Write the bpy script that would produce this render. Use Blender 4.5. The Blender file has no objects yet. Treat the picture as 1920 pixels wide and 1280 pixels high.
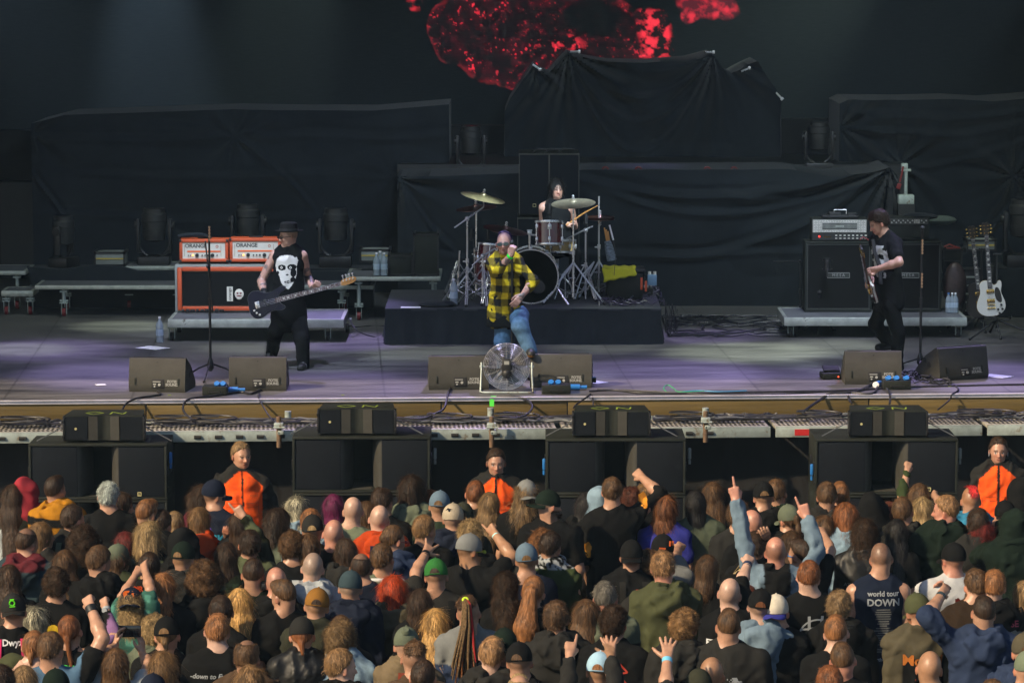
import bpy, bmesh, math, random
import numpy as np
from mathutils import Vector, Matrix, Euler
from mathutils.bvhtree import BVHTree
R = math.radians
random.seed(7)
SC = bpy.context.scene
COL = SC.collection
# ---------------------------------------------------------------- camera
FPX, CAMZ = 6400.0, 6.3
PITCH = math.atan(775 / FPX)
cd = bpy.data.cameras.new('camera')
cam = bpy.data.objects.new('camera', cd)
COL.objects.link(cam)
cam.location = (0, 0, CAMZ)
cam.rotation_euler = (R(90) - PITCH, 0, 0)
cd.sensor_width = 36; cd.lens = 36 * FPX / 1920
cd.clip_start = 0.5; cd.clip_end = 400
SC.camera = cam
# ---------------------------------------------------------------- sky and sun
SUN_EL, SUN_AZ = R(36), R(-126)     # azimuth measured from +Y towards +X: behind the camera, to the left
w = bpy.data.worlds.new("World"); SC.world = w; w.use_nodes = True
nt = w.node_tree
bg = nt.nodes['Background']
sky = nt.nodes.new('ShaderNodeTexSky'); sky.sky_type = 'NISHITA'; sky.sun_disc = False
sky.sun_elevation = SUN_EL; sky.sun_rotation = SUN_AZ
nt.links.new(sky.outputs[0], bg.inputs[0]); bg.inputs[1].default_value = 0.07
sd = Vector((math.sin(SUN_AZ) * math.cos(SUN_EL), math.cos(SUN_AZ) * math.cos(SUN_EL), math.sin(SUN_EL)))
sl = bpy.data.lights.new('sun', 'SUN'); sl.energy = 3.9; sl.angle = R(1.6); sl.color = (1.0, 0.79, 0.52)
so = bpy.data.objects.new('sun', sl); COL.objects.link(so)
so.rotation_euler = sd.to_track_quat('Z', 'Y').to_euler()
# ---------------------------------------------------------------- exposure
SC.view_settings.view_transform = 'Standard'; SC.view_settings.look = 'None'
SC.view_settings.exposure = 0.7; SC.view_settings.gamma = 1.0
SC.render.engine = 'CYCLES'
SC.cycles.max_bounces = 5; SC.cycles.diffuse_bounces = 3; SC.cycles.glossy_bounces = 3
SC.cycles.transparent_max_bounces = 6; SC.cycles.transmission_bounces = 4
SC.cycles.sample_clamp_indirect = 4.0
SC.cycles.use_denoising = True
# ---------------------------------------------------------------- photo measurements -> places
cP, sP = math.cos(PITCH), math.sin(PITCH)
def ray(x, y): return Vector((x - 960, FPX * cP + (640 - y) * sP, -FPX * sP + (640 - y) * cP))
def at_z(x, y, z):
    d = ray(x, y); t = (z - CAMZ) / d.z; return Vector((d.x * t, d.y * t, z))
def at_y(x, y, Y):
    d = ray(x, y); t = Y / d.y; return Vector((d.x * t, Y, CAMZ + d.z * t))
SZ = 1.7                                   # stage floor height
def st(x, y, z=SZ): return at_z(x, y, z)
# ---------------------------------------------------------------- mesh helpers
def tag(o, label=None, cat=None, group=None, kind=None):
    if label: o['label'] = label
    if cat: o['category'] = cat
    if group: o['group'] = group
    if kind: o['kind'] = kind
    return o
def empty(name, loc, rz=0, label=None, cat=None, group=None):
    o = bpy.data.objects.new(name, None); COL.objects.link(o)
    o.location = loc; o.rotation_euler = (0, 0, rz); o.empty_display_size = .1
    return tag(o, label, cat, group)
def link(name, me, parent=None, mat=None, smooth=False):
    o = bpy.data.objects.new(name, me); COL.objects.link(o)
    if parent is not None: o.parent = parent
    if mat is not None and not me.materials:
        for m in (mat if isinstance(mat, (list, tuple)) else [mat]): me.materials.append(m)
    if smooth: me.polygons.foreach_set('use_smooth', [True] * len(me.polygons))
    return o
def copy_tree(o, parent=None):
    c = o.copy(); COL.objects.link(c)
    if parent is not None: c.parent = parent
    for ch in list(o.children): copy_tree(ch, c)
    return c
def frame(origin=(0, 0, 0), x=None, y=None, z=None, rot=None):
    if rot is not None: return Matrix.Translation(origin) @ Euler(rot).to_matrix().to_4x4()
    z = Vector(z).normalized()
    if y is None: y = Vector((0, 1, 0)) if abs(z.y) < .9 else Vector((1, 0, 0))
    xx = Vector(y).cross(z).normalized(); yy = z.cross(xx)
    m = Matrix((xx, yy, z)).transposed().to_4x4(); m.translation = Vector(origin); return m
class MB:
    def __init__(s): s.v = []; s.f = []; s.sm = []; s.mi = []
    def add(s, vs, fs, smooth=False, m=0, M=None):
        o = len(s.v)
        for v in vs: s.v.append(tuple(M @ Vector(v)) if M is not None else tuple(v))
        for f in fs: s.f.append([i + o for i in f]); s.sm.append(smooth); s.mi.append(m)
        return s
    def box(s, c, d, b=0.0, rot=None, m=0, M=None, taper=None):
        bm = bmesh.new(); bmesh.ops.create_cube(bm, size=1)
        for v in bm.verts:
            v.co = Vector((v.co.x * d[0], v.co.y * d[1], v.co.z * d[2]))
            if taper and v.co.z > 0: v.co.x *= taper[0]; v.co.y *= taper[1]
        if b > 0: bmesh.ops.bevel(bm, geom=list(bm.edges), offset=b, segments=2, affect='EDGES', profile=.5)
        T = Matrix.Translation(c)
        if rot: T = T @ Euler(rot).to_matrix().to_4x4()
        if M is not None: T = M @ T
        bm.verts.index_update()
        s.add([v.co[:] for v in bm.verts], [[v.index for v in f.verts] for f in bm.faces], b > .004, m, T)
        bm.free(); return s
    def tube(s, pts, r, seg=8, m=0, caps=True, M=None):
        pts = [Vector(p) for p in pts]; n = len(pts)
        rs = r if isinstance(r, (list, tuple)) else [r] * n
        vs = []; fs = []; up = None
        for i, p in enumerate(pts):
            t = (pts[min(i + 1, n - 1)] - pts[max(i - 1, 0)])
            if t.length < 1e-9: t = Vector((0, 0, 1))
            t.normalize()
            if up is None: up = Vector((0, 0, 1)) if abs(t.z) < .9 else Vector((1, 0, 0))
            a = t.cross(up).normalized(); b = a.cross(t); up = b
            for k in range(seg):
                an = 2 * math.pi * k / seg
                vs.append(p + (a * math.cos(an) + b * math.sin(an)) * rs[i])
        for i in range(n - 1):
            for k in range(seg):
                k2 = (k + 1) % seg
                fs.append([i * seg + k, i * seg + k2, (i + 1) * seg + k2, (i + 1) * seg + k])
        if caps: fs.append(list(range(seg))[::-1]); fs.append([(n - 1) * seg + k for k in range(seg)])
        return s.add(vs, fs, True, m, M)
    def cyl(s, a, b, r, seg=12, m=0, M=None, r2=None): return s.tube([a, b], [r, r if r2 is None else r2], seg, m, True, M)
    def lathe(s, prof, seg=24, M=None, m=0, smooth=True, arc=None, caps=True):
        vs = []; fs = []; full = arc is None; n = seg if full else seg + 1
        for r, z in prof:
            for k in range(n):
                a = (2 * math.pi * k / seg) if full else arc[0] + (arc[1] - arc[0]) * k / seg
                vs.append((r * math.cos(a), r * math.sin(a), z))
        for i in range(len(prof) - 1):
            for k in range(seg):
                k2 = (k + 1) % n
                fs.append([i * n + k, i * n + k2, (i + 1) * n + k2, (i + 1) * n + k])
        if full and caps:
            if prof[0][0] > 1e-6: fs.append(list(range(n))[::-1])
            if prof[-1][0] > 1e-6: fs.append([(len(prof) - 1) * n + k for k in range(n)])
        return s.add(vs, fs, smooth, m, M)
    def prism(s, poly, z0, z1, M=None, m=0, smooth=False):
        n = len(poly); vs = [(x, y, z0) for x, y in poly] + [(x, y, z1) for x, y in poly]
        fs = [list(range(n))[::-1], [n + i for i in range(n)]]
        for i in range(n): j = (i + 1) % n; fs.append([i, j, n + j, n + i])
        return s.add(vs, fs, smooth, m, M)
    def torus(s, Rr, r, seg=32, seg2=8, M=None, m=0, arc=2 * math.pi, a0=0):
        pts = [(Rr * math.cos(a0 + arc * i / seg), Rr * math.sin(a0 + arc * i / seg), 0) for i in range(seg + 1)]
        return s.tube(pts, r, seg2, m, arc < 6.28, M)
    def ball(s, c, r, m=0, seg=12, M=None):
        rr = r if isinstance(r, (list, tuple)) else (r, r, r)
        vs = []; fs = []; n = seg; h = seg // 2
        for i in range(h + 1):
            t = math.pi * i / h
            for k in range(n):
                a = 2 * math.pi * k / n
                vs.append((c[0] + rr[0] * math.sin(t) * math.cos(a), c[1] + rr[1] * math.sin(t) * math.sin(a), c[2] + rr[2] * math.cos(t)))
        for i in range(h):
            for k in range(n): k2 = (k + 1) % n; fs.append([i * n + k, (i + 1) * n + k, (i + 1) * n + k2, i * n + k2])
        return s.add(vs, fs, True, m, M)
    def build(s, name, mat, parent=None):
        me = bpy.data.meshes.new(name); me.from_pydata(s.v, [], s.f)
        for q in (mat if isinstance(mat, (list, tuple)) else [mat]): me.materials.append(q)
        me.polygons.foreach_set('use_smooth', s.sm); me.polygons.foreach_set('material_index', s.mi)
        bm = bmesh.new(); bm.from_mesh(me); bmesh.ops.remove_doubles(bm, verts=bm.verts, dist=1e-5)
        bmesh.ops.recalc_face_normals(bm, faces=bm.faces); bm.to_mesh(me); bm.free()
        try: me.set_sharp_from_angle(angle=R(40))
        except Exception: pass
        return link(name, me, parent)
def text_poly(txt, size, extrude=0.0, align='CENTER', shear=0.0, bold=0.0, space=1.0):
    c = bpy.data.curves.new('t', 'FONT'); c.body = txt; c.size = size; c.align_x = align; c.align_y = 'CENTER'
    c.extrude = extrude; c.shear = shear; c.offset = bold; c.space_character = space; c.resolution_u = 2
    o = bpy.data.objects.new('t', c); COL.objects.link(o)
    dg = bpy.context.evaluated_depsgraph_get(); dg.update()
    me = bpy.data.meshes.new_from_object(o.evaluated_get(dg))
    vs = [tuple(v.co) for v in me.vertices]; fs = [list(p.vertices) for p in me.polygons]
    bpy.data.objects.remove(o); bpy.data.curves.remove(c); bpy.data.meshes.remove(me)
    return vs, fs
# ---------------------------------------------------------------- materials
MATS = {}
def nd(nt, t, **k):
    n = nt.nodes.new(t)
    for a, b in k.items():
        if a in n.inputs: n.inputs[a].default_value = b
        else: setattr(n, a, b)
    return n
def mat(name, col=(.5, .5, .5), rough=.6, metal=0.0, var=0.15, vscale=6.0, bump=0.0, bscale=80.0, spec=.5, coat=0.0, attr=False,
        stretch=None, alpha=1.0, trans=0.0, emit=None, sheen=0.0, sss=0.0, wear=None, aniso=0.0):
    if name in MATS: return MATS[name]
    m = bpy.data.materials.new(name); m.use_nodes = True; t = m.node_tree; L = t.links.new
    b = t.nodes['Principled BSDF']
    b.inputs['Roughness'].default_value = rough; b.inputs['Metallic'].default_value = metal
    b.inputs['Specular IOR Level'].default_value = spec; b.inputs['Coat Weight'].default_value = coat
    b.inputs['Alpha'].default_value = alpha; b.inputs['Transmission Weight'].default_value = trans
    b.inputs['Sheen Weight'].default_value = sheen
    if sss: b.inputs['Subsurface Weight'].default_value = sss; b.inputs['Subsurface Radius'].default_value = (.02, .008, .004); b.inputs['Subsurface Scale'].default_value = .6
    tc = nd(t, 'ShaderNodeTexCoord'); mp = nd(t, 'ShaderNodeMapping'); L(tc.outputs['Object'], mp.inputs[0])
    if stretch: mp.inputs['Scale'].default_value = stretch
    if attr:
        at = nd(t, 'ShaderNodeAttribute', attribute_name='Col'); src = at.outputs['Color']
    else:
        rg = nd(t, 'ShaderNodeRGB'); rg.outputs[0].default_value = (*col, 1); src = rg.outputs[0]
    nz = nd(t, 'ShaderNodeTexNoise', Scale=vscale, Detail=6.0, Roughness=.65); L(mp.outputs[0], nz.inputs['Vector'])
    mr = nd(t, 'ShaderNodeMapRange'); mr.inputs[1].default_value = .3; mr.inputs[2].default_value = .7
    mr.inputs[3].default_value = 1 - var; mr.inputs[4].default_value = 1 + var; L(nz.outputs['Fac'], mr.inputs[0])
    mx = nd(t, 'ShaderNodeVectorMath', operation='SCALE'); L(src, mx.inputs[0]); L(mr.outputs[0], mx.inputs['Scale'])
    out = mx.outputs[0]
    if wear:
        wn = nd(t, 'ShaderNodeTexNoise', Scale=wear[1], Detail=8.0, Roughness=.75); L(tc.outputs['Object'], wn.inputs['Vector'])
        wr = nd(t, 'ShaderNodeMapRange'); wr.inputs[1].default_value = wear[2]; wr.inputs[2].default_value = wear[2] + .06; L(wn.outputs['Fac'], wr.inputs[0])
        wm = nd(t, 'ShaderNodeMix', data_type='RGBA'); L(wr.outputs[0], wm.inputs[0]); L(out, wm.inputs[6]); wm.inputs[7].default_value = (*wear[0], 1); out = wm.outputs[2]
    L(out, b.inputs['Base Color'])
    rr = nd(t, 'ShaderNodeMapRange'); rr.inputs[3].default_value = max(0, rough - .08); rr.inputs[4].default_value = min(1, rough + .08)
    L(nz.outputs['Fac'], rr.inputs[0]); L(rr.outputs[0], b.inputs['Roughness'])
    if bump:
        n2 = nd(t, 'ShaderNodeTexNoise', Scale=bscale, Detail=3.0); L(mp.outputs[0], n2.inputs['Vector'])
        bp = nd(t, 'ShaderNodeBump', Strength=bump, Distance=.01); L(n2.outputs['Fac'], bp.inputs['Height']); L(bp.outputs[0], b.inputs['Normal'])
    if emit:
        b.inputs['Emission Color'].default_value = (*emit[0], 1); b.inputs['Emission Strength'].default_value = emit[1]
    MATS[name] = m; return m
# ---------------------------------------------------------------- distance-field modelling of soft continuous bodies
def hsh(i, j, k):
    n = (i * 374761393 + j * 668265263 + k * 1274126177) & 0xffffffff
    n = ((n ^ (n >> 13)) * 1103515245) & 0xffffffff
    return ((n ^ (n >> 16)) & 0xffff).astype(np.float32) / 65535.0
def noise(P, f, seed=0):
    q = P * f + seed * 7.31
    i = np.floor(q).astype(np.int64); u = (q - i).astype(np.float32); u = u * u * (3 - 2 * u)
    r = 0
    for a in (0, 1):
        for b in (0, 1):
            for c in (0, 1):
                wgt = (u[..., 0] if a else 1 - u[..., 0]) * (u[..., 1] if b else 1 - u[..., 1]) * (u[..., 2] if c else 1 - u[..., 2])
                r = r + wgt * hsh(i[..., 0] + a, i[..., 1] + b, i[..., 2] + c)
    return r * 2 - 1
def fbm(P, f, seed=0, oc=3):
    r = 0; a = 1.0
    for o in range(oc): r = r + a * noise(P, f * 2 ** o, seed + o); a *= .5
    return r
def axis(lo, hi, base, fine=()):
    out = [lo]; x = lo
    while x < hi:
        h = base
        for a, b, s in fine:
            if a - .5 * base <= x <= b: h = min(h, s)
        x += h; out.append(x)
    return np.array(out, dtype=np.float32)
class Field:
    def __init__(s, X, Y, Z):
        s.X, s.Y, s.Z = X, Y, Z
        s.f = np.full((len(X), len(Y), len(Z)), 1.0, dtype=np.float32)
    def sub(s, lo, hi):
        sl = []
        for A, a, b in zip((s.X, s.Y, s.Z), lo, hi):
            i = max(0, int(np.searchsorted(A, a)) - 1); j = min(len(A), int(np.searchsorted(A, b)) + 1)
            if j <= i: return None, None
            sl.append(slice(i, j))
        sl = tuple(sl)
        P = np.stack(np.meshgrid(s.X[sl[0]], s.Y[sl[1]], s.Z[sl[2]], indexing='ij'), -1)
        return sl, P
    def put(s, sl, d, k, op):
        a = s.f[sl]
        if op == 'u':
            if k > 0:
                h = np.maximum(k - np.abs(a - d), 0) / k; r = np.minimum(a, d) - h * h * k * .25
            else: r = np.minimum(a, d)
        elif op == 'd':
            if k > 0: h = np.maximum(k - np.abs(a + d), 0) / k; r = np.maximum(a, -d) + h * h * k * .25
            else: r = np.maximum(a, -d)
        s.f[sl] = r
    def cone(s, a, b, r1, r2, k=.03, sc=None, op='u'):
        a = np.array(a, dtype=np.float32); b = np.array(b, dtype=np.float32); m = max(r1, r2) * (1.0 if sc is None else max(1, 1 / min(sc))) + max(k, .03) + .01
        sl, P = s.sub(np.minimum(a, b) - m, np.maximum(a, b) + m)
        if sl is None: return s
        S = np.ones(3, np.float32) if sc is None else np.array(sc, np.float32)
        p = (P - a) * S; ba = (b - a) * S
        t = np.clip((p @ ba) / max(float(ba @ ba), 1e-9), 0, 1)
        d = np.linalg.norm(p - t[..., None] * ba, axis=-1) - (r1 + (r2 - r1) * t)
        s.put(sl, d.astype(np.float32), k, op); return s
    def ell(s, c, r, k=.03, Rm=None, op='u'):
        c = np.array(c, np.float32); r = np.array(r, np.float32); m = float(r.max()) + max(k, .03) + .01
        sl, P = s.sub(c - m, c + m)
        if sl is None: return s
        p = P - c
        if Rm is not None: p = p @ Rm
        k0 = np.linalg.norm(p / r, axis=-1); k1 = np.linalg.norm(p / (r * r), axis=-1) + 1e-6
        d = k0 * (k0 - 1) / k1
        s.put(sl, d.astype(np.float32), k, op); return s
    def fn(s, lo, hi, f, k=0, op='u'):
        sl, P = s.sub(lo, hi)
        if sl is None: return s
        s.put(sl, f(P).astype(np.float32), k, op); return s
    def disturb(s, f, band=.05):
        idx = np.nonzero(np.abs(s.f) < band)
        P = np.stack((s.X[idx[0]], s.Y[idx[1]], s.Z[idx[2]]), -1)
        s.f[idx] += f(P).astype(np.float32); return s
    def mesh(s):
        f = s.f; f[0] = f[-1] = 1; f[:, 0] = f[:, -1] = 1; f[:, :, 0] = f[:, :, -1] = 1
        ins = f < 0
        c = ins[:-1, :-1, :-1].astype(np.int8)
        tot = np.zeros(c.shape, np.int8)
        for a in (0, 1):
            for b in (0, 1):
                for d in (0, 1):
                    tot += ins[a:a + c.shape[0], b:b + c.shape[1], d:d + c.shape[2]]
        act = (tot > 0) & (tot < 8)
        I, J, K = np.nonzero(act); n = len(I)
        if n == 0: return np.zeros((0, 3)), np.zeros((0, 4), int)
        vid = np.full(c.shape, -1, np.int64); vid[I, J, K] = np.arange(n)
        acc = np.zeros((n, 3), np.float32); cnt = np.zeros(n, np.float32)
        ax = (s.X, s.Y, s.Z)
        def corner(o): return f[I + o[0], J + o[1], K + o[2]]
        def pos(o): return np.stack((s.X[I + o[0]], s.Y[J + o[1]], s.Z[K + o[2]]), -1)
        for d in range(3):
            for p in (0, 1):
                for q in (0, 1):
                    o1 = [0, 0, 0]; o1[(d + 1) % 3] = p; o1[(d + 2) % 3] = q; o2 = list(o1); o2[d] = 1
                    f1 = corner(o1); f2 = corner(o2); m = (f1 < 0) != (f2 < 0)
                    t = np.where(m, f1 / np.where(m, f1 - f2, 1), 0)
                    pp = pos(o1) * (1 - t)[:, None] + pos(o2) * t[:, None]
                    acc += pp * m[:, None]; cnt += m
        V = acc / cnt[:, None]
        quads = []
        for d in range(3):
            e, g = (d + 1) % 3, (d + 2) % 3
            lo = [slice(None)] * 3; hi = [slice(None)] * 3; lo[d] = slice(0, -1); hi[d] = slice(1, None)
            a = ins[tuple(lo)]; b = ins[tuple(hi)]
            X_ = np.nonzero(a != b); A = a[X_]
            ijk = np.stack(X_, -1)
            ok = (ijk[:, e] > 0) & (ijk[:, g] > 0) & (ijk[:, e] < f.shape[e] - 1) & (ijk[:, g] < f.shape[g] - 1)
            ijk = ijk[ok]; A = A[ok]
            def cell(de, dg):
                q = ijk.copy(); q[:, e] -= de; q[:, g] -= dg; return vid[q[:, 0], q[:, 1], q[:, 2]]
            qd = np.stack((cell(1, 1), cell(0, 1), cell(0, 0), cell(1, 0)), -1)
            qd[~A] = qd[~A][:, ::-1]
            quads.append(qd)
        return V, np.concatenate(quads)
def np_mesh(name, V, F, colors=None, smooth=True):
    me = bpy.data.meshes.new(name); n = len(F); k = F.shape[1]
    me.vertices.add(len(V)); me.vertices.foreach_set('co', np.asarray(V, np.float32).ravel())
    me.loops.add(n * k); me.polygons.add(n)
    me.polygons.foreach_set('loop_start', np.arange(0, n * k, k, dtype=np.int32))
    me.loops.foreach_set('vertex_index', F.astype(np.int32).ravel())
    me.polygons.foreach_set('use_smooth', np.full(n, smooth))
    me.update(calc_edges=True)
    if colors is not None:
        a = me.color_attributes.new('Col', 'FLOAT_COLOR', 'POINT')
        c = np.ones((len(V), 4), np.float32); c[:, :3] = colors; a.data.foreach_set('color', c.ravel())
    return me
def vnormals(V, F):
    N = np.zeros_like(V); fn = np.cross(V[F[:, 2]] - V[F[:, 0]], V[F[:, 3]] - V[F[:, 1]])
    for i in range(4): np.add.at(N, F[:, i], fn)
    return N / (np.linalg.norm(N, axis=1)[:, None] + 1e-9)
def relax(V, F, it=1, w=.5):
    for _ in range(it):
        S = np.zeros_like(V); c = np.zeros(len(V), np.float32)
        for i in range(4):
            for j in ((i + 1) % 4,):
                np.add.at(S, F[:, i], V[F[:, j]]); np.add.at(S, F[:, j], V[F[:, i]])
                np.add.at(c, F[:, i], 1); np.add.at(c, F[:, j], 1)
        V = V * (1 - w) + w * S / np.maximum(c, 1)[:, None]
    return V
# ---------------------------------------------------------------- people
M_skin = mat('skin', attr=True, rough=.42, var=.16, vscale=22, bump=.12, bscale=140, sss=.05)
M_cloth = mat('cloth', attr=True, rough=.92, var=.16, vscale=9, bump=.35, bscale=260, spec=.12)
M_denim = mat('denim', attr=True, rough=.9, var=.30, vscale=26, bump=.4, bscale=320, spec=.1)
M_leather = mat('leather', attr=True, rough=.5, var=.2, vscale=20, bump=.2, bscale=70, spec=.35)
M_hair = mat('hair', attr=True, rough=.44, var=.55, vscale=90, bump=.8, bscale=150, stretch=(1, 1, .10), spec=.3)
M_curl = mat('curly_hair', attr=True, rough=.55, var=.5, vscale=60, bump=.9, bscale=90, spec=.2)
M_plast = mat('accessory', attr=True, rough=.45, var=.05)
HC = dict(black=(.012, .011, .011), dk=(.032, .018, .010), br=(.076, .041, .019), lb=(.15, .085, .036), au=(.15, .055, .02), gi=(.20, .088, .034),
          bl=(.29, .20, .095), db=(.165, .105, .05), gr=(.13, .12, .10), sil=(.24, .27, .25), ash=(.30, .28, .20), red=(.40, .05, .012), dred=(.085, .012, .010),
          mag=(.11, .012, .055), strw=(.27, .15, .068), brick=(.09, .03, .018), pur=(.03, .016, .075), gd=(.36, .21, .07))
CC = dict(blk=(.0065, .007, .0075), char=(.019, .019, .018), nav=(.010, .014, .028), navy2=(.022, .035, .075), olive=(.055, .062, .03), dol=(.028, .03, .02),
          gry=(.16, .17, .17), lgy=(.30, .33, .36), bluegrey=(.13, .19, .25), red=(.34, .016, .014), coral=(.28, .028, .04), must=(.34, .15, .012), marn=(.09, .016, .022),
          burg=(.075, .008, .022), teal=(.03, .05, .06), whit=(.62, .64, .66), pale=(.34, .38, .40), denim=(.06, .12, .20), ldenim=(.19, .28, .36), sage=(.13, .16, .11),
          royal=(.035, .04, .26), khak=(.07, .062, .040), brn=(.07, .045, .028), green=(.03, .045, .018), plaid=(.018, .03, .018), dgr=(.007, .014, .010), tealpl=(.05, .16, .13),
          orange=(.80, .095, .014), ggrey=(.10, .12, .085), taupe=(.15, .115, .07), camo=(.045, .055, .03), yel=(.6, .4, .02), steel=(.10, .15, .20), beige=(.36, .31, .23),
          capgreen=(.025, .13, .03), tan=(.20, .095, .02), lblue=(.30, .48, .62), cream=(.5, .46, .38))
SK = dict(n=(.40, .225, .15), p=(.50, .32, .245), t=(.33, .18, .105), r=(.45, .215, .155), o=(.37, .21, .14))
def clr(c): return np.array(HC.get(c) or CC.get(c) if isinstance(c, str) else c, np.float32)
def rot_head(yaw, pitch=0, roll=0):
    m = Matrix.Rotation(-R(yaw), 3, 'Z') @ Matrix.Rotation(R(pitch), 3, 'X') @ Matrix.Rotation(R(roll), 3, 'Y')
    return np.array(m, np.float32)
def hand(F, wst, d, n, kind, k=.012, s=1.0, side=1):
    """palm, four separate fingers and a thumb; d = direction of the hand, n = palm normal"""
    d = Vector(d).normalized(); n = (Vector(n) - d * Vector(n).dot(d)).normalized(); sv = d.cross(n) * side
    W = Vector(wst)
    def pt(a, b, c): return tuple(W + d * (a * s) + sv * (b * s) + n * (c * s))
    for b in (-.026, -.009, .009, .026): F.cone(pt(.012, b * .6, 0), pt(.085, b, 0), .017 * s, .0125 * s, .014)
    curls = dict(fist=(1, 1, 1, 1), point=(0, 1, 1, 1), open=(0, 0, 0, 0), horns=(0, 1, 1, 0), grip=(.75, .75, .75, .75), relax=(.3, .35, .4, .45), hold=(.5, .5, .5, .5), peace=(0, 0, 1, 1), mid=(1, 0, 1, 1))[kind]
    LN = (.072, .080, .074, .058)
    for i in range(4):
        b = (.027, .009, -.009, -.026)[i]; c = curls[i]; L = LN[i]; sp = (b * .9 if kind in ('open', 'horns') else b * .25)
        p0 = Vector((.085, b, 0)); a = p0; ang = 0
        for j, fr in enumerate((.45, .32, .26)):
            ang += c * R((82, 95, 62)[j]) if c > .6 else c * R(45)
            q = a + Vector((math.cos(ang) * L * fr, sp * fr, math.sin(ang) * L * fr))
            F.cone(pt(*a), pt(*q), (.0105 - .0008 * j) * s, (.0100 - .0008 * j) * s, .004 if j else .008); a = q
    if kind in ('fist', 'point', 'grip', 'peace', 'mid'):
        th = [(.02, .028, .006), (.055, .042, .022), (.078, .020, .036), (.080, .0, .040)]
    elif kind in ('hold', 'relax'):
        th = [(.02, .028, .006), (.05, .046, .02), (.078, .05, .035), (.098, .046, .045)]
    else:
        th = [(.02, .028, .004), (.045, .056, .01), (.068, .078, .014), (.086, .092, .016)]
    for j in range(3): F.cone(pt(*th[j]), pt(*th[j + 1]), (.0145 - .002 * j) * s, (.0125 - .002 * j) * s, .007)
def solve(a, px, L, base, stretch=1.12, sign=1):
    """the point on the sight line of px that lies L metres from a"""
    a = Vector(a); w_ = base @ a
    d = ray(*px).normalized(); o = Vector((0, 0, CAMZ)); oc = o - w_
    b = oc.dot(d); c = oc.dot(oc) - L * L; D = b * b - c
    t = -b + sign * math.sqrt(D) if D > 0 else -b
    q = o + d * t
    v = q - w_
    if v.length > L * stretch: q = w_ + v.normalized() * L * stretch
    return base.inverted() @ q
def headprims(F, C, Rm, s=1.0, woman=False, chin=1.0):
    C = np.array(C, np.float32)
    def T(p): return C + Rm @ (np.array(p, np.float32) * s)
    def E(c, r, k, op='u', R2=None): F.ell(T(c), np.array(r) * s, k, Rm if R2 is None else Rm @ R2, op)
    E((0, -.012, 0), (.0755, .095, .100), .02)
    E((0, .026, -.045), (.060, .063, .088), .03)
    E((0, .036, -.094), (.047 * chin, .044, .034), .03)
    F.cone(T((0, .066, -.108)), T((0, .070, -.116)), .017 * s, .013 * s, .02)
    E((0, .078, -.012), (.046, .013, .010), .014)
    for q in (-1, 1):
        E((q * .033, .066, -.052), (.020, .018, .018), .02)
        E((q * .030, .098, -.029), (.017, .013, .010), .010, 'd')
        E((q * .030, .077, -.029), (.0125, .0115, .0095), .003)
        a = np.array(Matrix.Rotation(-q * R(28), 3, 'Z'), np.float32)
        E((q * .080, -.010, -.035), (.008, .020, .032), .006, 'u', a)
    F.cone(T((0, .086, -.022)), T((0, .108, -.060)), .0075 * s, .0115 * s, .012)
    for q in (-1, 1): E((q * .012, .097, -.063), (.008, .010, .007), .006)
    E((0, .086, -.084), (.021, .010, .0045), .006); E((0, .085, -.094), (.019, .010, .0055), .005)
    E((0, .100, -.0893), (.020, .008, .0018), .003, 'd')
    return T
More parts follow.
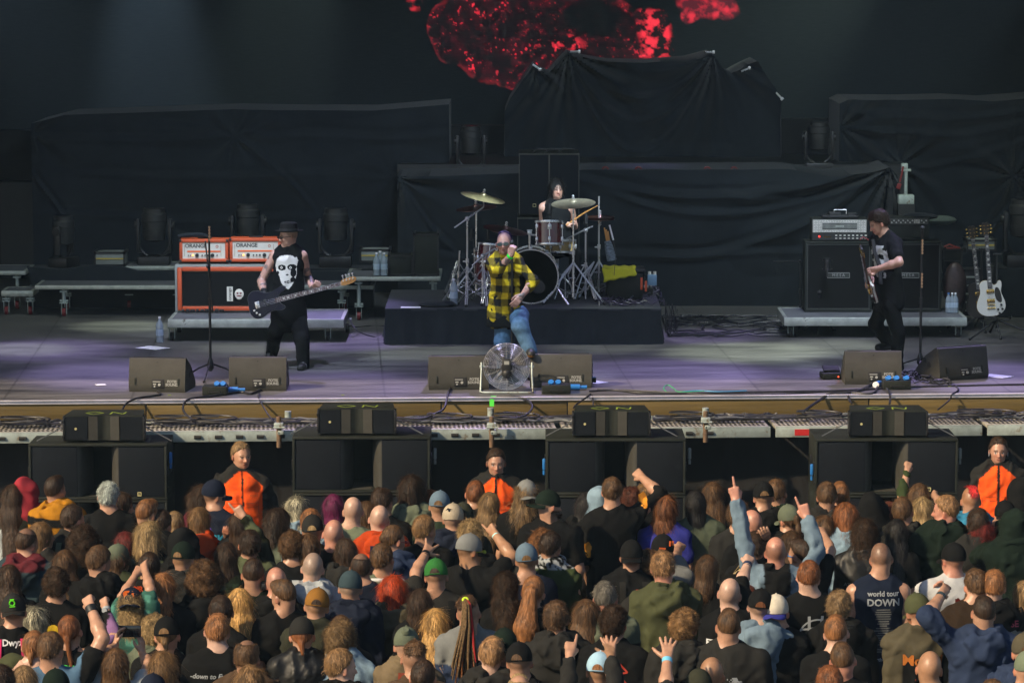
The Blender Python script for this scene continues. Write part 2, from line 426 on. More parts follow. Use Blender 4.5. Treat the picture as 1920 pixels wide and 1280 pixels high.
def head_colors(V, C, Rm, s, skin, hair, o):
    """true colours of a head: lips, eyes, brows, shaved or stubbled scalp, beard"""
    P = (V - np.array(C, np.float32)) @ Rm / s
    x, y, z = P[:, 0], P[:, 1], P[:, 2]
    col = np.tile(np.array(skin, np.float32), (len(V), 1))
    near = (np.linalg.norm(P, axis=1) < .17)
    def blend(mask, c, a=1.0):
        m = (np.clip(mask, 0, 1) * a)[:, None] * near[:, None]
        col[:] = col * (1 - m) + np.array(c, np.float32) * m
    ns = noise(P.astype(np.float32), 90, 3) * .5 + .5
    sk = np.array(skin, np.float32)
    blend(np.clip((np.abs(x) - .07) * 80, 0, 1) * (z > -.08) * (z < .01), sk * np.array([1.15, .75, .7]), .7)
    blend((np.abs(x) < .05) * (y > .06) * (z < -.03) * (z > -.075), sk * np.array([1.08, .85, .82]), .5)
    st = o.get('scalp')
    if st:
        hc = clr(hair) * .8 + sk * .2
        hl = np.clip((z - (-.055 + .35 * (y + .03) * (y < 0) + np.clip(y, 0, 1) * 1.15)) * 45, 0, 1)
        side = np.clip((.062 - y) * 40, 0, 1)
        if st == 'buzz': blend(hl * side * (.75 + .25 * ns), hc, .9)
        elif st == 'fade': blend(hl * side, hc, .55)
        elif st == 'ring': blend(hl * np.clip((.035 - z + .02 * ns - .15 * y) * 40, 0, 1) * side, hc, .75)
        elif st == 'stub': blend(hl * side * np.clip((.065 - z) * 30, .25, 1), hc, .40)
        elif st == 'thin': blend(hl * side, hc, .55)
    if o.get('beard'):
        m = np.clip((-.045 - z - .25 * (np.abs(x) < .03)) * 0 + (-.048 - z) * 60, 0, 1) * (y > -.02)
        m = m * (1 - ((np.abs(x) < .022) * (z > -.098) * (z < -.080)))
        blend(m, clr(hair), o['beard'])
    blend((np.abs(x) < .023) * (z > -.0995) * (z < -.0795) * (y > .075), sk * np.array([.95, .55, .55]), .7)
    blend((np.abs(x) < .018) * (np.abs(z + .0895) < .0035) * (y > .075), (.05, .015, .012), .8)
    if o.get('face'):
        blend((np.abs(np.abs(x) - .031) < .019) * (np.abs(z + .006 + .004 * (np.abs(x) > .04)) < .006) * (y > .055), clr(hair) * .8, .75)
        blend((np.abs(np.abs(x) - .030) < .0115) * (np.abs(z + .029) < .006) * (y > .06), (.5, .48, .45), .9)
        blend((np.abs(np.abs(x) - .030) < .0055) * (np.abs(z + .029) < .0062) * (y > .06), (.02, .02, .02), 1)
        blend((np.abs(np.abs(x) - .030) < .016) * (np.abs(z + .0215) < .0035) * (y > .06), (.05, .025, .02), .8)
    return col
HS = dict(  # thickness, bumpiness, frequency, strands, strand length, lift, nape, curl, width
    short=(.010, .0045, 34, 1500, .020, .45, -.068, 0, .0028), crop=(.004, .0015, 50, 900, .009, .6, -.062, 0, .0028), messy=(.013, .007, 28, 1700, .030, .6, -.072, 0, .003),
    fade=(.010, .006, 32, 1200, .022, .7, .005, 0, .003), curly=(.020, .011, 26, 2400, .026, .7, -.08, 1, .0035), big=(.040, .017, 18, 3600, .040, .7, -.11, 1, .004),
    bob=(.013, .004, 30, 2000, .065, .09, -.14, 0, .003), long=(.013, .004, 30, 3000, .09, .06, -.3, 0, .003), wavy=(.018, .009, 18, 3200, .08, .16, -.3, .5, .0035),
    kink=(.020, .012, 21, 4200, .05, .42, -.3, 1, .0035), pony=(.006, .002, 40, 1200, .035, .04, -.07, 0, .0028), blown=(.020, .010, 17, 2600, .07, .32, -.12, .3, .0035), ring=(.003, .001, 50, 700, .010, .45, -.06, 0, .0028))
def strands(V, N, C, n, L, lift, curl, wd, base, rng, down=(0, 0, -1), seg=3):
    idx = rng.integers(0, len(V), n); p = V[idx]; nn = N[idx]
    D = np.tile(np.array(down, np.float32), (n, 1)) + rng.normal(0, .22, (n, 3)).astype(np.float32)
    D = D - nn * np.sum(D * nn, 1)[:, None]; D /= np.linalg.norm(D, axis=1)[:, None] + 1e-6
    dirv = D * (1 - lift) + nn * lift + rng.normal(0, .25 * lift + .03, (n, 3)); dirv /= np.linalg.norm(dirv, axis=1)[:, None]
    LL = L * rng.uniform(.6, 1.25, n)
    S = np.cross(nn, dirv); S /= np.linalg.norm(S, axis=1)[:, None] + 1e-6
    ph = rng.uniform(0, 6.28, n)
    pts = []
    for j in range(seg + 1):
        t = j / seg
        q = p + dirv * (LL * t)[:, None] - nn * (.002 + .6 * lift * LL * t * t)[:, None] + np.array((0, 0, -1)) * (.35 * lift * LL * t * t)[:, None]
        if curl: q = q + S * (np.sin(ph + t * 5.5) * .012 * curl)[:, None] + nn * (np.cos(ph + t * 5.5) * .008 * curl)[:, None]
        pts.append(q)
    out = []; col = []
    cc = base[None] * (np.exp(rng.normal(-.05, .4, n)) * np.clip(1 + .9 * noise((p * np.array([1, 1, .4])).astype(np.float32), 48, 2), .3, 2))[:, None]
    for j, q in enumerate(pts):
        w_ = wd * (1 - .75 * j / seg) * .5
        out += [q - S * w_, q + S * w_]; col += [cc, cc]
    Vs = np.stack(out, 1).reshape(-1, 3); Cs = np.stack(col, 1).reshape(-1, 3)
    b = np.arange(n)[:, None] * (2 * (seg + 1))
    Fs = np.concatenate([b + np.array([2 * j, 2 * j + 1, 2 * j + 3, 2 * j + 2])[None] for j in range(seg)])
    return Vs, Fs, Cs
def hair_mesh(style, color, C, Rm, s, rng, length=None, tail=None, part=None, bald=False, res=.0105, under=False):
    t, am, fr, n, L, lift, nape, curl, wd = HS[style]
    base = clr(color) * rng.uniform(.85, 1.45)
    longs = style in ('long', 'wavy', 'kink', 'bob', 'blown', 'big')
    ln = length if length else dict(long=.40, wavy=.36, kink=.34, bob=.15, blown=.12, big=.12).get(style, .1)
    zlo = -ln - .12 if longs else -.17
    if tail: zlo = min(zlo, -tail[1] - .12)
    F = Field(axis(-.2, .2, res), axis(-.26, .17, res), axis(zlo, .19, res * (1.5 if longs else 1)))
    F.ell((0, -.014, .002), (.0755 + t, .095 + t, .100 + t), 0)
    if under: F.f[:] = 1; F.ell((0, -.014, -.01), (.0755 + min(t, .008), .095 + min(t, .008), .085), 0)
    if bald: F.ell((0, .0, .10), (.062, .085, .075), .01, op='d')
    if style == 'fade' or style == 'crop': F.ell((0, .05, .07), (.05, .035, .035), .03)
    if longs:
        wdt = dict(bob=.082, blown=.088, big=.10).get(style, .083)
        F.cone((0, -.030, -.02), (0, -.042, -min(ln, .17)), wdt + t * .3, wdt + t * .4, .03, sc=(1, 1.12, 1))
        if ln > .2: F.cone((0, -.050, -.15), (0, -.115, -ln), wdt + t * .2, wdt * .72, .05, sc=(.85, 1.45, 1))
        F.ell((0, .115, -.14), (.060, .10, .17), .02, op='d')
    F.ell((0, .105, -.058), (.062, .070, .100), .012, op='d')
    if not longs:
        F.fn((-1, -1, -1), (1, 1, 1), lambda P: P[..., 2] - (nape + .85 * np.clip(P[..., 1] + .07, 0, .15) + (.0 if nape < 0 else .02)), .01, 'd')
        for q in (-1, 1): F.ell((q * .085, .0, -.045), (.022, .030, .036), .008, op='d')
    if tail:
        kind, tl = tail[0], tail[1]
        if kind == 'pony':
            F.ell((0, -.112, .012), (.024, .02, .022), .012)
            wq = .026 + .055 * min(1, max(0, tl - .25) / .25); F.cone((0, -.118, .005), (0, -.135, -tl * .5), .024 + (wq - .026) * .35, wq, .02, sc=(.9, 1.3, 1)); F.cone((0, -.135, -tl * .5), (0, -.145, -tl), wq, wq * .55, .03, sc=(.9, 1.3, 1))
        elif kind == 'bun': F.ell((0, -.105, -.005), (.036, .032, .04), .01)
        elif kind == 'low': F.cone((0, -.095, -.06), (.01, -.11, -.06 - tl), .024, .013, .02)
    F.disturb(lambda P: am * fbm(P * np.array([1, 1, .35 if longs and not curl else 1]), fr, int(rng.integers(99)), 2), .035)
    V, Q = F.mesh()
    if len(V) < 10: return None
    N = vnormals(V, Q)
    c0 = base[None] * np.clip(.85 + .5 * noise(V.astype(np.float32) * np.array([1, 1, .12]), 75, 5) + .3 * noise(V.astype(np.float32) * np.array([1, 1, .4]), 25, 8), .25, 2)[:, None]
    Vs, Fs, Cs = strands(V, N, c0, n, L, lift, curl, wd, base, rng)
    V3, F3, C3 = strands(V, N, None, int(n * .07), L * 1.3 + .02, min(.8, lift + .35), max(curl, .3), .0016, base * 1.3, rng)   # flyaways
    Fs = np.concatenate([Fs, F3 + len(Vs)]); Vs = np.concatenate([Vs, V3]); Cs = np.concatenate([Cs, C3])
    if longs and ln > .1:   # free ends that thin out below the mass
        sel = np.nonzero(V[:, 2] < -ln + .10)[0]
        if len(sel) > 5:
            V2, F2, C2 = strands(V[sel], N[sel], None, 260, .10, .12, curl, wd, base, rng)
            Fs = np.concatenate([Fs, F2 + len(Vs)]); Vs = np.concatenate([Vs, V2]); Cs = np.concatenate([Cs, C2])
    if color == 'ash': c0 = c0 * np.clip(.25 - V[:, 2:3] * 6, .2, 1.2)
    VV = np.concatenate([V, Vs]); QQ = np.concatenate([Q, Fs + len(V)]); CCs = np.concatenate([c0, Cs])
    VV = (VV * s) @ Rm.T + np.array(C, np.float32)
    return VV, QQ, CCs, (M_curl if curl >= 1 or style in ('curly',) else M_hair)
def cap_parts(root, o, C, Rm, s):
    """cap = dict(col, back=bool(brim to the back), brim, open)"""
    col = clr(o['col']); bc = clr(o.get('brim', o['col']))
    Mh = Matrix([list(map(float, r)) for r in Rm]).to_4x4(); Mh.translation = Vector([float(c) for c in C]); Mh = Mh @ Matrix.Scale(s, 4)
    ax, ay, az = .0885, .1085, .108
    flip = Matrix.Rotation(R(180 if o.get('back') else 0) - R(o.get('turn', 0)), 4, 'Z') @ Matrix.Rotation(R(o.get('tilt', -6 if not o.get('back') else 8)), 4, 'X')
    T = Mh @ Matrix.Translation((0, -.012, .008)) @ flip
    m = MB(); n, h = 36, 10; vs = []; fs = []
    for i in range(h + 1):
        ph = R(-14) + (R(90) - R(-14)) * i / h
        for k in range(n):
            a = 2 * math.pi * k / n; rid = 1 - .018 * abs(math.cos(3 * a)) ** 8
            vs.append((ax * math.cos(ph) * math.cos(a) * rid, ay * math.cos(ph) * math.sin(a) * rid, az * math.sin(ph) * (1.0 if ph > 0 else .9)))
    for i in range(h):
        for k in range(n): fs.append([i * n + k, i * n + (k + 1) % n, (i + 1) * n + (k + 1) % n, (i + 1) * n + k])
    m.add(vs, fs, True, 0, T); m.ball((0, 0, az), .008, 0, 8, T)
    cm = mat_flat(col, M_cloth)
    dome = m.build('cap', cm, root)
    if o.get('kind') != 'beanie':
        b = MB(); vs = []; fs = []; K = 18; J = 5
        for j in range(J):
            for k in range(K + 1):
                a = R(90) + R(-66 + 132 * k / K); e = math.cos(R(-66 + 132 * k / K)) ** .6 if k not in (0, K) else .0
                r = 1 + 0.0 * j; ext = (o.get('len', .078)) * e * j / (J - 1)
                vs.append((ax * .99 * math.cos(a), ay * .98 * math.sin(a) + ext, -.018 - .14 * ext - .028 * abs(math.cos(a)) * j / (J - 1) - .01))
        nn = len(vs); vs += [(x, y, z - .004) for x, y, z in vs]
        for j in range(J - 1):
            for k in range(K):
                q = [j * (K + 1) + k, j * (K + 1) + k + 1, (j + 1) * (K + 1) + k + 1, (j + 1) * (K + 1) + k]
                fs += [q, [i + nn for i in q][::-1]]
        rim = [(J - 1) * (K + 1) + k for k in range(K + 1)]
        for a_, b_ in zip(rim, rim[1:]): fs.append([a_, b_, b_ + nn, a_ + nn])
        b.add(vs, fs, True, 0, T); b.build('brim', mat_flat(bc, M_cloth), dome)
        if o.get('open', not o.get('back')) :
            g = MB(); vs = [(0, -ay * 1.012, -.014)]; K = 12
            for k in range(K + 1):
                t_ = math.pi * k / K; zz = -.014 + .040 * math.sin(t_); xx = -.036 * math.cos(t_)
                yy = -ay * math.sqrt(max(0, 1 - (xx / ax) ** 2 - (zz / az) ** 2)) * 1.02
                vs.append((xx, yy, zz))
            g.add(vs, [[0, k + 1, k + 2] for k in range(K)], True, 0, T)
            g.build('cap_opening', mat_flat(clr(o.get('hair', 'br')), M_hair), dome)
            sv = MB(); pts = []
            for k in range(9):
                xx = -.04 + .08 * k / 8; zz = -.018; pts.append((xx, -ay * math.sqrt(max(0, 1 - (xx / ax) ** 2)) * 1.035, zz))
            sv.tube(pts, .0045, 6, 0, True, T); sv.build('cap_strap', mat_flat(bc * .8, M_cloth), dome)
    return dome, T
_flat = {}
def mat_flat(col, like):
    key = (tuple(round(float(c), 3) for c in col), like.name)
    if key in _flat: return _flat[key]
    m = like.copy(); m.name = like.name + '_solid'
    for n_ in list(m.node_tree.nodes):
        if n_.type == 'ATTRIBUTE':
            g = m.node_tree.nodes.new('ShaderNodeRGB'); g.outputs[0].default_value = (*[float(c) for c in col], 1)
            for l in list(n_.outputs['Color'].links): m.node_tree.links.new(g.outputs[0], l.to_socket)
            m.node_tree.nodes.remove(n_)
    _flat[key] = m; return m
def decal(tgt, vs, fs, cx, cz, name, material, parent, side=-1, off=.004, scale=1.0, rot=0.0, mirror=False):
    """print on cloth: laid on the garment's surface. side -1 = the back of the wearer"""
    bv = BVHTree.FromPolygons(tgt[0].tolist(), tgt[1].tolist())
    ca, sa = math.cos(rot), math.sin(rot); out = []; last = None
    for v in vs:
        x = v[0] * scale; z = v[1] * scale; x, z = x * ca - z * sa, x * sa + z * ca
        if side > 0: x = -x
        X, Z = cx + x, cz + z
        h = bv.ray_cast(Vector((X, side * 1.2, Z)), Vector((0, -side, 0)))
        y = h[0].y + side * off if h[0] is not None else (last if last is not None else side * .12)
        last = y; out.append((X, y, Z))
    me = bpy.data.meshes.new(name); me.from_pydata(out, [], fs)
    return link(name, me, parent, material)
def grid_shape(fn, w_, h_, n):
    """cells of a raster where fn(u,v) is true, as small quads (speckled prints)"""
    vs = []; fs = []
    for i in range(n):
        for j in range(int(n * h_ / w_)):
            u = -w_ / 2 + w_ * (i + .5) / n; v = -h_ / 2 + w_ * (j + .5) / n
            if fn(u, v):
                d = w_ / n * .5; k = len(vs)
                vs += [(u - d, v - d), (u + d, v - d), (u + d, v + d), (u - d, v + d)]; fs.append([k, k + 1, k + 2, k + 3])
    return vs, fs
def stroke(pts, w_):
    vs = []; fs = []
    for (a, b) in zip(pts, pts[1:]):
        a = Vector((*a, 0)); b = Vector((*b, 0)); t = (b - a); L = t.length; t.normalize(); s_ = Vector((-t.y, t.x, 0)) * w_ / 2
        n = max(1, int(L / .025)); k = len(vs)
        for i in range(n + 1): p = a + t * (L * i / n); vs += [tuple((p + s_)[:2]), tuple((p - s_)[:2])]
        for i in range(n): q = k + 2 * i; fs.append([q, q + 1, q + 3, q + 2])
    return vs, fs
def merge2(*ps):
    V = []; F = []
    for v, f in ps: o = len(V); V += [tuple(x[:2]) for x in v]; F += [[i + o for i in q] for q in f]
    return V, F
def person(px, py, H=1.75, hair=('short', 'br'), top=('tee', 'blk'), yaw=0, label='', pitch=0, roll=0, woman=False, wide=1.0, skin='n', arms=(), cap=None,
           hood=None, face=False, scalp=None, beard=0, byaw=0, extras=None, pos=None, res=1.0, group='audience standing in front of the stage', hs=1.0,
           legs=None, trousers='blk', lean=(0, 0), sleeve=None, hairkw=None, topfn=None, seed=None, shoes=None, hem=None, armcol=None, shrug=0, waist=1.0, hipz=None, fine=False, collar=None, chin=1.0, zmin=-.03, armdef=1.0, baggy=1.0):
    """one concertgoer or performer. px,py = where the top of the head shows in the photograph"""
    if seed is None: seed = int(abs(px * 7 + py * 13)) % 99991
    rng = np.random.default_rng(seed); k = H / 1.75
    topz = H + .012
    base_loc = pos if pos is not None else at_z(px, py, topz)
    if pos is None: base_loc = Vector((base_loc.x, base_loc.y + .02, 0))
    bz = base_loc.z if pos is not None else 0.0
    if pos is None: base_loc = base_loc - Matrix.Rotation(-R(byaw), 3, 'Z') @ Vector((lean[0], lean[1], 0))
    root = empty('person', base_loc, -R(byaw), label, 'person', group)
    Mw = Matrix.Translation(base_loc) @ Matrix.Rotation(-R(byaw), 4, 'Z')
    wd = wide * (.86 if woman else .95)
    hsz = .975 * hs * (.965 if woman else 1.0) * (.98 + .02 * k)
    lx, ly = lean
    C = np.array((lx, ly + .0, H - .100 * hsz), np.float32)
    Rm = rot_head(yaw - byaw, pitch, roll)
    hx, hy, hz = [float(c) for c in C]
    zs = 1.452 * k + shrug; nb = (lx * .6, ly * .6 - .015, zs + .075)
    mx = max([.33] + [abs(a[i][0]) for a in [] for i in (0, 1)])
    # ---- arms
    AR = []
    spec = {a[0]: a for a in arms}
    lowx, lowy = lx * .45, ly * .45
    for sd_ in (-1, 1):
        S = Vector((lowx + sd_ * .165 * wd * k, lowy - .01, zs - .045))
        if sd_ in spec and spec[sd_][1] is not None:
            _, ep, hp, kind = spec[sd_][:4]; opt = spec[sd_][4] if len(spec[sd_]) > 4 else {}
            if opt.get('abs'): E_, Wp = Vector(ep), Vector(hp)
            else:
                if opt.get('up', 1): S = S + Vector((0, 0, .02))
                E_ = solve(S, ep, .29 * k, Mw, 1.1, opt.get('s1', 1)); Wp = solve(E_, hp, .33 * k, Mw, 1.06, opt.get('s2', -1))
                Wp = E_ + (Wp - E_) * (.25 / .33)
            d = opt.get('d') or (Wp - E_); n_ = Vector(opt.get('n', (0, 1, 0)))
            AR.append((sd_, S, E_, Wp, Vector(d), n_, kind, opt))
        else:
            E_ = Vector((lowx + sd_ * .200 * armdef * wd * k, lowy - .02, zs - .31 * k)); Wp = Vector((lowx + sd_ * .16 * armdef * wd * k, lowy + .13, zs - .50 * k))
            AR.append((sd_, S, E_, Wp, Vector((-sd_ * .2, .5, -1)), Vector((-sd_, 0, 0)), 'relax', {}))
    allp = [p for a in AR for p in (a[2], a[3] + a[4].normalized() * .19)]
    x0 = min([-.30] + [p.x - .08 for p in allp]); x1 = max([.30] + [p.x + .08 for p in allp])
    y0 = min([-.24] + [p.y - .08 for p in allp]); y1 = max([.24] + [p.y + .08 for p in allp]); z1 = max([H + .05] + [p.z + .08 for p in allp])
    f_h = .0095 * res; f_b = .020 * res
    fx = [(hx - .11, hx + .11, f_h)]; fy = [(hy - .13, hy + .13, f_h)]; fz = [(hz - .16, H + .03, f_h)]
    for a in AR:
        if a[6] != 'relax' or fine:
            c = a[3] + a[4].normalized() * .08; hr = .0062 * min(res, 1)
            fx.append((c.x - .10, c.x + .10, hr)); fy.append((c.y - .09, c.y + .09, hr)); fz.append((c.z - .11, c.z + .12, hr))
    LG = legs or [(Vector((q * .09 * k, 0, .93 * k)), Vector((q * .105 * k, .02, .50 * k)), Vector((q * .115 * k, -.02, .09))) for q in (-1, 1)]
    for l in LG:
        x0 = min(x0, min(p.x for p in l) - .14); x1 = max(x1, max(p.x for p in l) + .14); y0 = min(y0, min(p.y for p in l) - .16); y1 = max(y1, max(p.y for p in l) + .22)
    zl = .93 * k if hipz is None else hipz
    def torso(F, g, tx=.145):
        kk = .05; b_ = hipz if hipz is not None else .93 * k
        F.cone((lowx, lowy - .005, zs - .10), (lowx * .5, lowy * .5, zs - .30), .150 * wd * k + g, .132 * wd * waist * k + g, kk, sc=(1, 1.38, 1))
        F.cone((lowx * .5, lowy * .5, zs - .30), (0, 0, b_ + .04), .132 * wd * waist * k + g, .148 * k * (waist * .5 + .5) + g, kk, sc=(1, 1.38, 1))
        for q in (-1, 1):
            F.ell((lowx + q * .075 * wd, lowy - .05, zs - .10), (.085 * wd + g, .055 + g, .12), .04)
            F.cone((lowx + q * .040, lowy - .02, zs + .050), (lowx + q * tx * wd * k, lowy - .012, zs - .032 + (.145 - tx) * .5), .034 + g * .8, (.046 if tx > .14 else .030) * k + g, .05)
    def limbs(F, g, frac=2.0, sc_=1.0):
        for (sd_, S, E_, Wp, d, n_, kind, opt) in AR:
            ra, rb, rc, rd = [r * (.86 if woman else 1) * (wide * .4 + .6) * k for r in (.054, .043, .043, .029)]
            u = min(frac, 1.0); e = S.lerp(E_, u)
            F.cone(S, e, ra + g, ra + (rb - ra) * u + g, .04)
            if frac > 1:
                v = min(frac - 1, 1.0); q = E_.lerp(Wp, v)
                mid = E_.lerp(q, .35); F.cone(E_, mid, rb + g, rc * 1.04 + g, .02); F.cone(mid, q, rc * 1.04 + g, rc + (rd - rc) * v + g, .02)
    # ---- body: one continuous skin
    step_low = .05 if not fine else .02
    Z = axis(zmin, z1, .022 * res, [(zmin - .1, zs - .62, step_low)] + fz) if fine else np.concatenate([np.arange(zmin, zs - .35, .05, dtype=np.float32), axis(zs - .35, z1, .022 * res, fz)])
    F = Field(axis(x0, x1, f_b, fx), axis(y0, y1, f_b, fy), Z)
    headprims(F, C, Rm, hsz, woman, chin)
    nr = (.046 if woman else .056) * (wide * .5 + .5) * k
    npos = C + Rm @ np.array((0, -.022, -.075), np.float32) * hsz
    F.cone(npos, nb, nr, nr * 1.12, .02)
    torso(F, 0); limbs(F, 0)
    for (sd_, S, E_, Wp, d, n_, kind, opt) in AR:
        hand(F, Wp, d, n_, kind, s=(.9 if woman else 1.02) * k, side=sd_ * (-1 if opt.get('flip') else 1))
    for (a, b, c) in LG:
        F.cone(a, b, .080 * k, .056 * k, .04); F.cone(b, c, .054 * k, .036 * k, .03)
        if not shoes: F.cone(c, c + Vector((0, .13, -.05)), .032, .025, .02)
    V, Q = F.mesh()
    skc = np.array(SK[skin] if isinstance(skin, str) else skin, np.float32)
    hc_ = hair[1] if hair else 'br'
    col = head_colors(V, C, Rm, hsz, skc, hc_, dict(scalp=scalp, beard=beard, face=face))
    if armcol is not None: col = armcol(V, col, AR)
    link('body', np_mesh('body', V, Q, col), root, M_skin)
    # ---- top garment
    kind, tc = top[0], clr(top[1]); g = dict(tee=.016, tank=.012, vest=.02, shirt=.02, hoodie=.03, jacket=.034, leather=.032, sweat=.022, none=0)[kind]
    tm = dict(leather=M_leather).get(kind, M_denim if isinstance(top[1], str) and 'denim' in top[1] else M_cloth)
    fr = sleeve if sleeve is not None else dict(tee=.62, tank=.0, vest=.0, shirt=1.9, hoodie=1.92, jacket=1.92, leather=1.92, sweat=1.9)[kind]
    hm = hem if hem is not None else (hipz - .04 if hipz is not None else .84 * k)
    gz = np.concatenate([np.arange(hm - .08, zs - .40, .03 if not fine else .011, dtype=np.float32), axis(zs - .40, max(zs + .22, z1 if fr > 0 and arms else zs + .22), .0145 * res)])
    G = Field(axis(x0 - .03, x1 + .03, .0155 * res), axis(y0 - .03, y1 + .03, .0155 * res), gz)
    torso(G, g, dict(tank=.095, vest=.130).get(kind, .145))
    if kind in ('tee', 'tank', 'shirt', 'sweat', 'vest'): G.cone((lowx * .5, lowy * .5, zs - .26), (0, 0, hm + .05), .14 * wd * waist * k + g, .172 * k * (waist * .5 + .5) + g, .04, sc=(1, 1.3, 1))
    if kind in ('hoodie', 'jacket', 'leather'):
        G.cone((lowx, lowy, zs - .12), (0, 0, hm + .06), .162 * wd * k + g * .6, .170 * k + g, .05, sc=(1, 1.27, 1))
    if fr > 0: limbs(G, g * (.32 if fr > 1 else 1.05), fr)
    else:
        for (sd_, S, *_r) in AR:
            if kind == 'vest': G.ell(S + Vector((-sd_ * .015, 0, .0)), (.045, .055, .055), .02)
    if kind in ('hoodie',) or collar == 'hood':
        G.fn((-.3, -.35, zs - .2), (.3, .25, zs + .25), lambda P: np.sqrt((np.sqrt(((P[..., 0] - lowx) / 1.12) ** 2 + (P[..., 1] - lowy + .015) ** 2) - .090) ** 2 + ((P[..., 2] - (zs + .055) - .25 * (P[..., 1] - lowy) * -.6)) ** 2) - .036, .02)
        if not hood:
            G.ell((lowx, lowy - .150, zs + .012), (.135, .062, .085), .015); G.ell((lowx, lowy - .175, zs - .065), (.080, .045, .075), .03)
            G.ell((lowx, lowy - .125, zs + .10), (.085, .040, .055), .012, op='d'); G.cone((lowx - .10, lowy - .215, zs + .045), (lowx + .10, lowy - .215, zs + .04), .014, .014, .015, op='d')
    elif kind in ('jacket', 'leather') or collar == 'col':
        G.fn((-.3, -.3, zs), (.3, .3, zs + .2), lambda P: np.maximum(np.abs(np.sqrt(((P[..., 0] - lowx)) ** 2 + (P[..., 1] - lowy + .012) ** 2) - (.078 + .10 * (P[..., 2] - zs - .06))) - .011, np.abs(P[..., 2] - zs - .055) - .030), .015)
    if collar == 'scarf':
        G.fn((-.3, -.3, zs - .1), (.3, .3, zs + .2), lambda P: np.sqrt((np.sqrt((P[..., 0] - lowx) ** 2 + (P[..., 1] - lowy) ** 2) - .075) ** 2 + (P[..., 2] - zs - .085) ** 2) - .034, .03)
    amp = dict(tee=.010, tank=.008, vest=.009, shirt=.013, hoodie=.017, jacket=.018, leather=.015, sweat=.012)[kind]; sdn = int(rng.integers(1, 90)); sg = float(rng.choice((-1, 1)))
    def folds(P):
        P = P.astype(np.float32); wv = noise(P, 5, sdn)[..., None] * np.array([.12, .1, .25])
        a = 1 - np.abs(noise((P + wv) * np.array([1, 1, .5]), 10, sdn + 1)) * 2.2
        D = np.stack(((P[:, 0] + P[:, 2]) * .3, P[:, 1] * .6, P[:, 0] * sg - P[:, 2]), -1).astype(np.float32)
        b = np.abs(noise(D + .6 * wv.astype(np.float32), 15, sdn + 2)) * 2.2 - 1
        return -amp * (.9 * a + .55 * b + .2 * noise(P, 45, sdn) + .3)
    G.disturb(folds, .05)
    GV, GQ = G.mesh()
    gc = np.tile(tc, (len(GV), 1))
    if topfn is not None: gc = topfn(GV, gc, dict(zs=zs, AR=AR, k=k))
    gname = dict(tee='tshirt', tank='tank_top', vest='sleeveless_shirt', shirt='shirt', hoodie='hoodie', jacket='jacket', leather='leather_jacket', sweat='sweater')[kind]
    garment = link(gname, np_mesh(gname, GV, GQ, gc), root, tm)
    # ---- trousers
    tr = clr(trousers); TS = .035 if not fine else .0145
    B = Field(axis(x0 - .03, x1 + .03, .03 if not fine else .0145), axis(y0 - .03, y1 + .03, .03 if not fine else .0145), axis(zmin, zl + .16, TS))
    B.cone((0, 0, zl + .09), (0, 0, zl - .02), .150 * k, .155 * k, .04, sc=(1, 1.35, 1))
    for (a, b, c) in LG:
        B.cone(a, b, .096 * k * (baggy * .5 + .5), .070 * k * baggy, .04); B.cone(b, c + Vector((0, 0, .02 if not shoes else -.035)), .070 * k * baggy, .058 * k * baggy, .03)
        if not shoes: B.cone(c, c + Vector((0, .14, -.05)), .045, .035, .02)
    B.disturb(lambda P: .006 * noise(P.astype(np.float32) * np.array([1, 1, 1.3]), 14, sdn + 5) - .007 * np.abs(noise(P.astype(np.float32) * np.array([1, 1, 2.2]), 9, sdn + 7)), .04)
    BV, BQ = B.mesh(); bc = np.tile(tr, (len(BV), 1))
    if trousers in ('denim', 'ldenim'):
        bc = bc * (1 + .5 * np.clip(noise(BV.astype(np.float32), 6, 2), 0, 1))[:, None]
    link('trousers', np_mesh('trousers', BV, BQ, bc), root, M_denim if 'denim' in str(trousers) else M_cloth)
    if shoes:
        for (a, b, c) in LG:
            fd = shoes.get('dir', (0, 1, 0)); fd = Vector(fd).normalized(); sc2 = clr(shoes['col']); lw = c.z - .085
            W_ = Field(axis(c.x - .2, c.x + .2, .01), axis(c.y - .24, c.y + .24, .01), axis(lw - .03, c.z + .1, .008))
            h0 = Vector((c.x, c.y, lw)) - fd * .03
            W_.cone(h0 + Vector((0, 0, .05)), h0 + Vector((0, 0, .10)), .050, .052, .02); W_.cone(h0 + Vector((0, 0, .04)), h0 + fd * .19 + Vector((0, 0, .032)), .050, .042, .03)
            W_.fn((-9, -9, -9), (9, 9, 9), lambda P: P[..., 2] - lw, 0, 'd')
            WV, WQ = W_.mesh(); wc = np.tile(sc2, (len(WV), 1)); wc[WV[:, 2] < lw + .022] = clr(shoes.get('sole', 'char'))
            sid = Vector((-fd.y, fd.x, 0))
            if shoes.get('stripes'):
                u = (WV - np.array(h0)) @ np.array(fd) + (WV[:, 2] - lw) * .5; tt = ((u * 38) % 1 < .5) & (u > .055) & (u < .135) & (WV[:, 2] > lw + .026)
                wc[tt] = (.6, .6, .62)
            link('shoe', np_mesh('shoe', WV, WQ, wc), root, M_leather)
    # ---- hair
    if hair and hair[0] not in ('none',):
        r_ = hair_mesh(hair[0], hair[1], C, Rm, hsz, rng, res=.0105 * (res ** .5), under=bool(cap), **(hairkw or {}))
        if r_: link('hair', np_mesh('hair', r_[0], r_[1], r_[2]), root, r_[3])
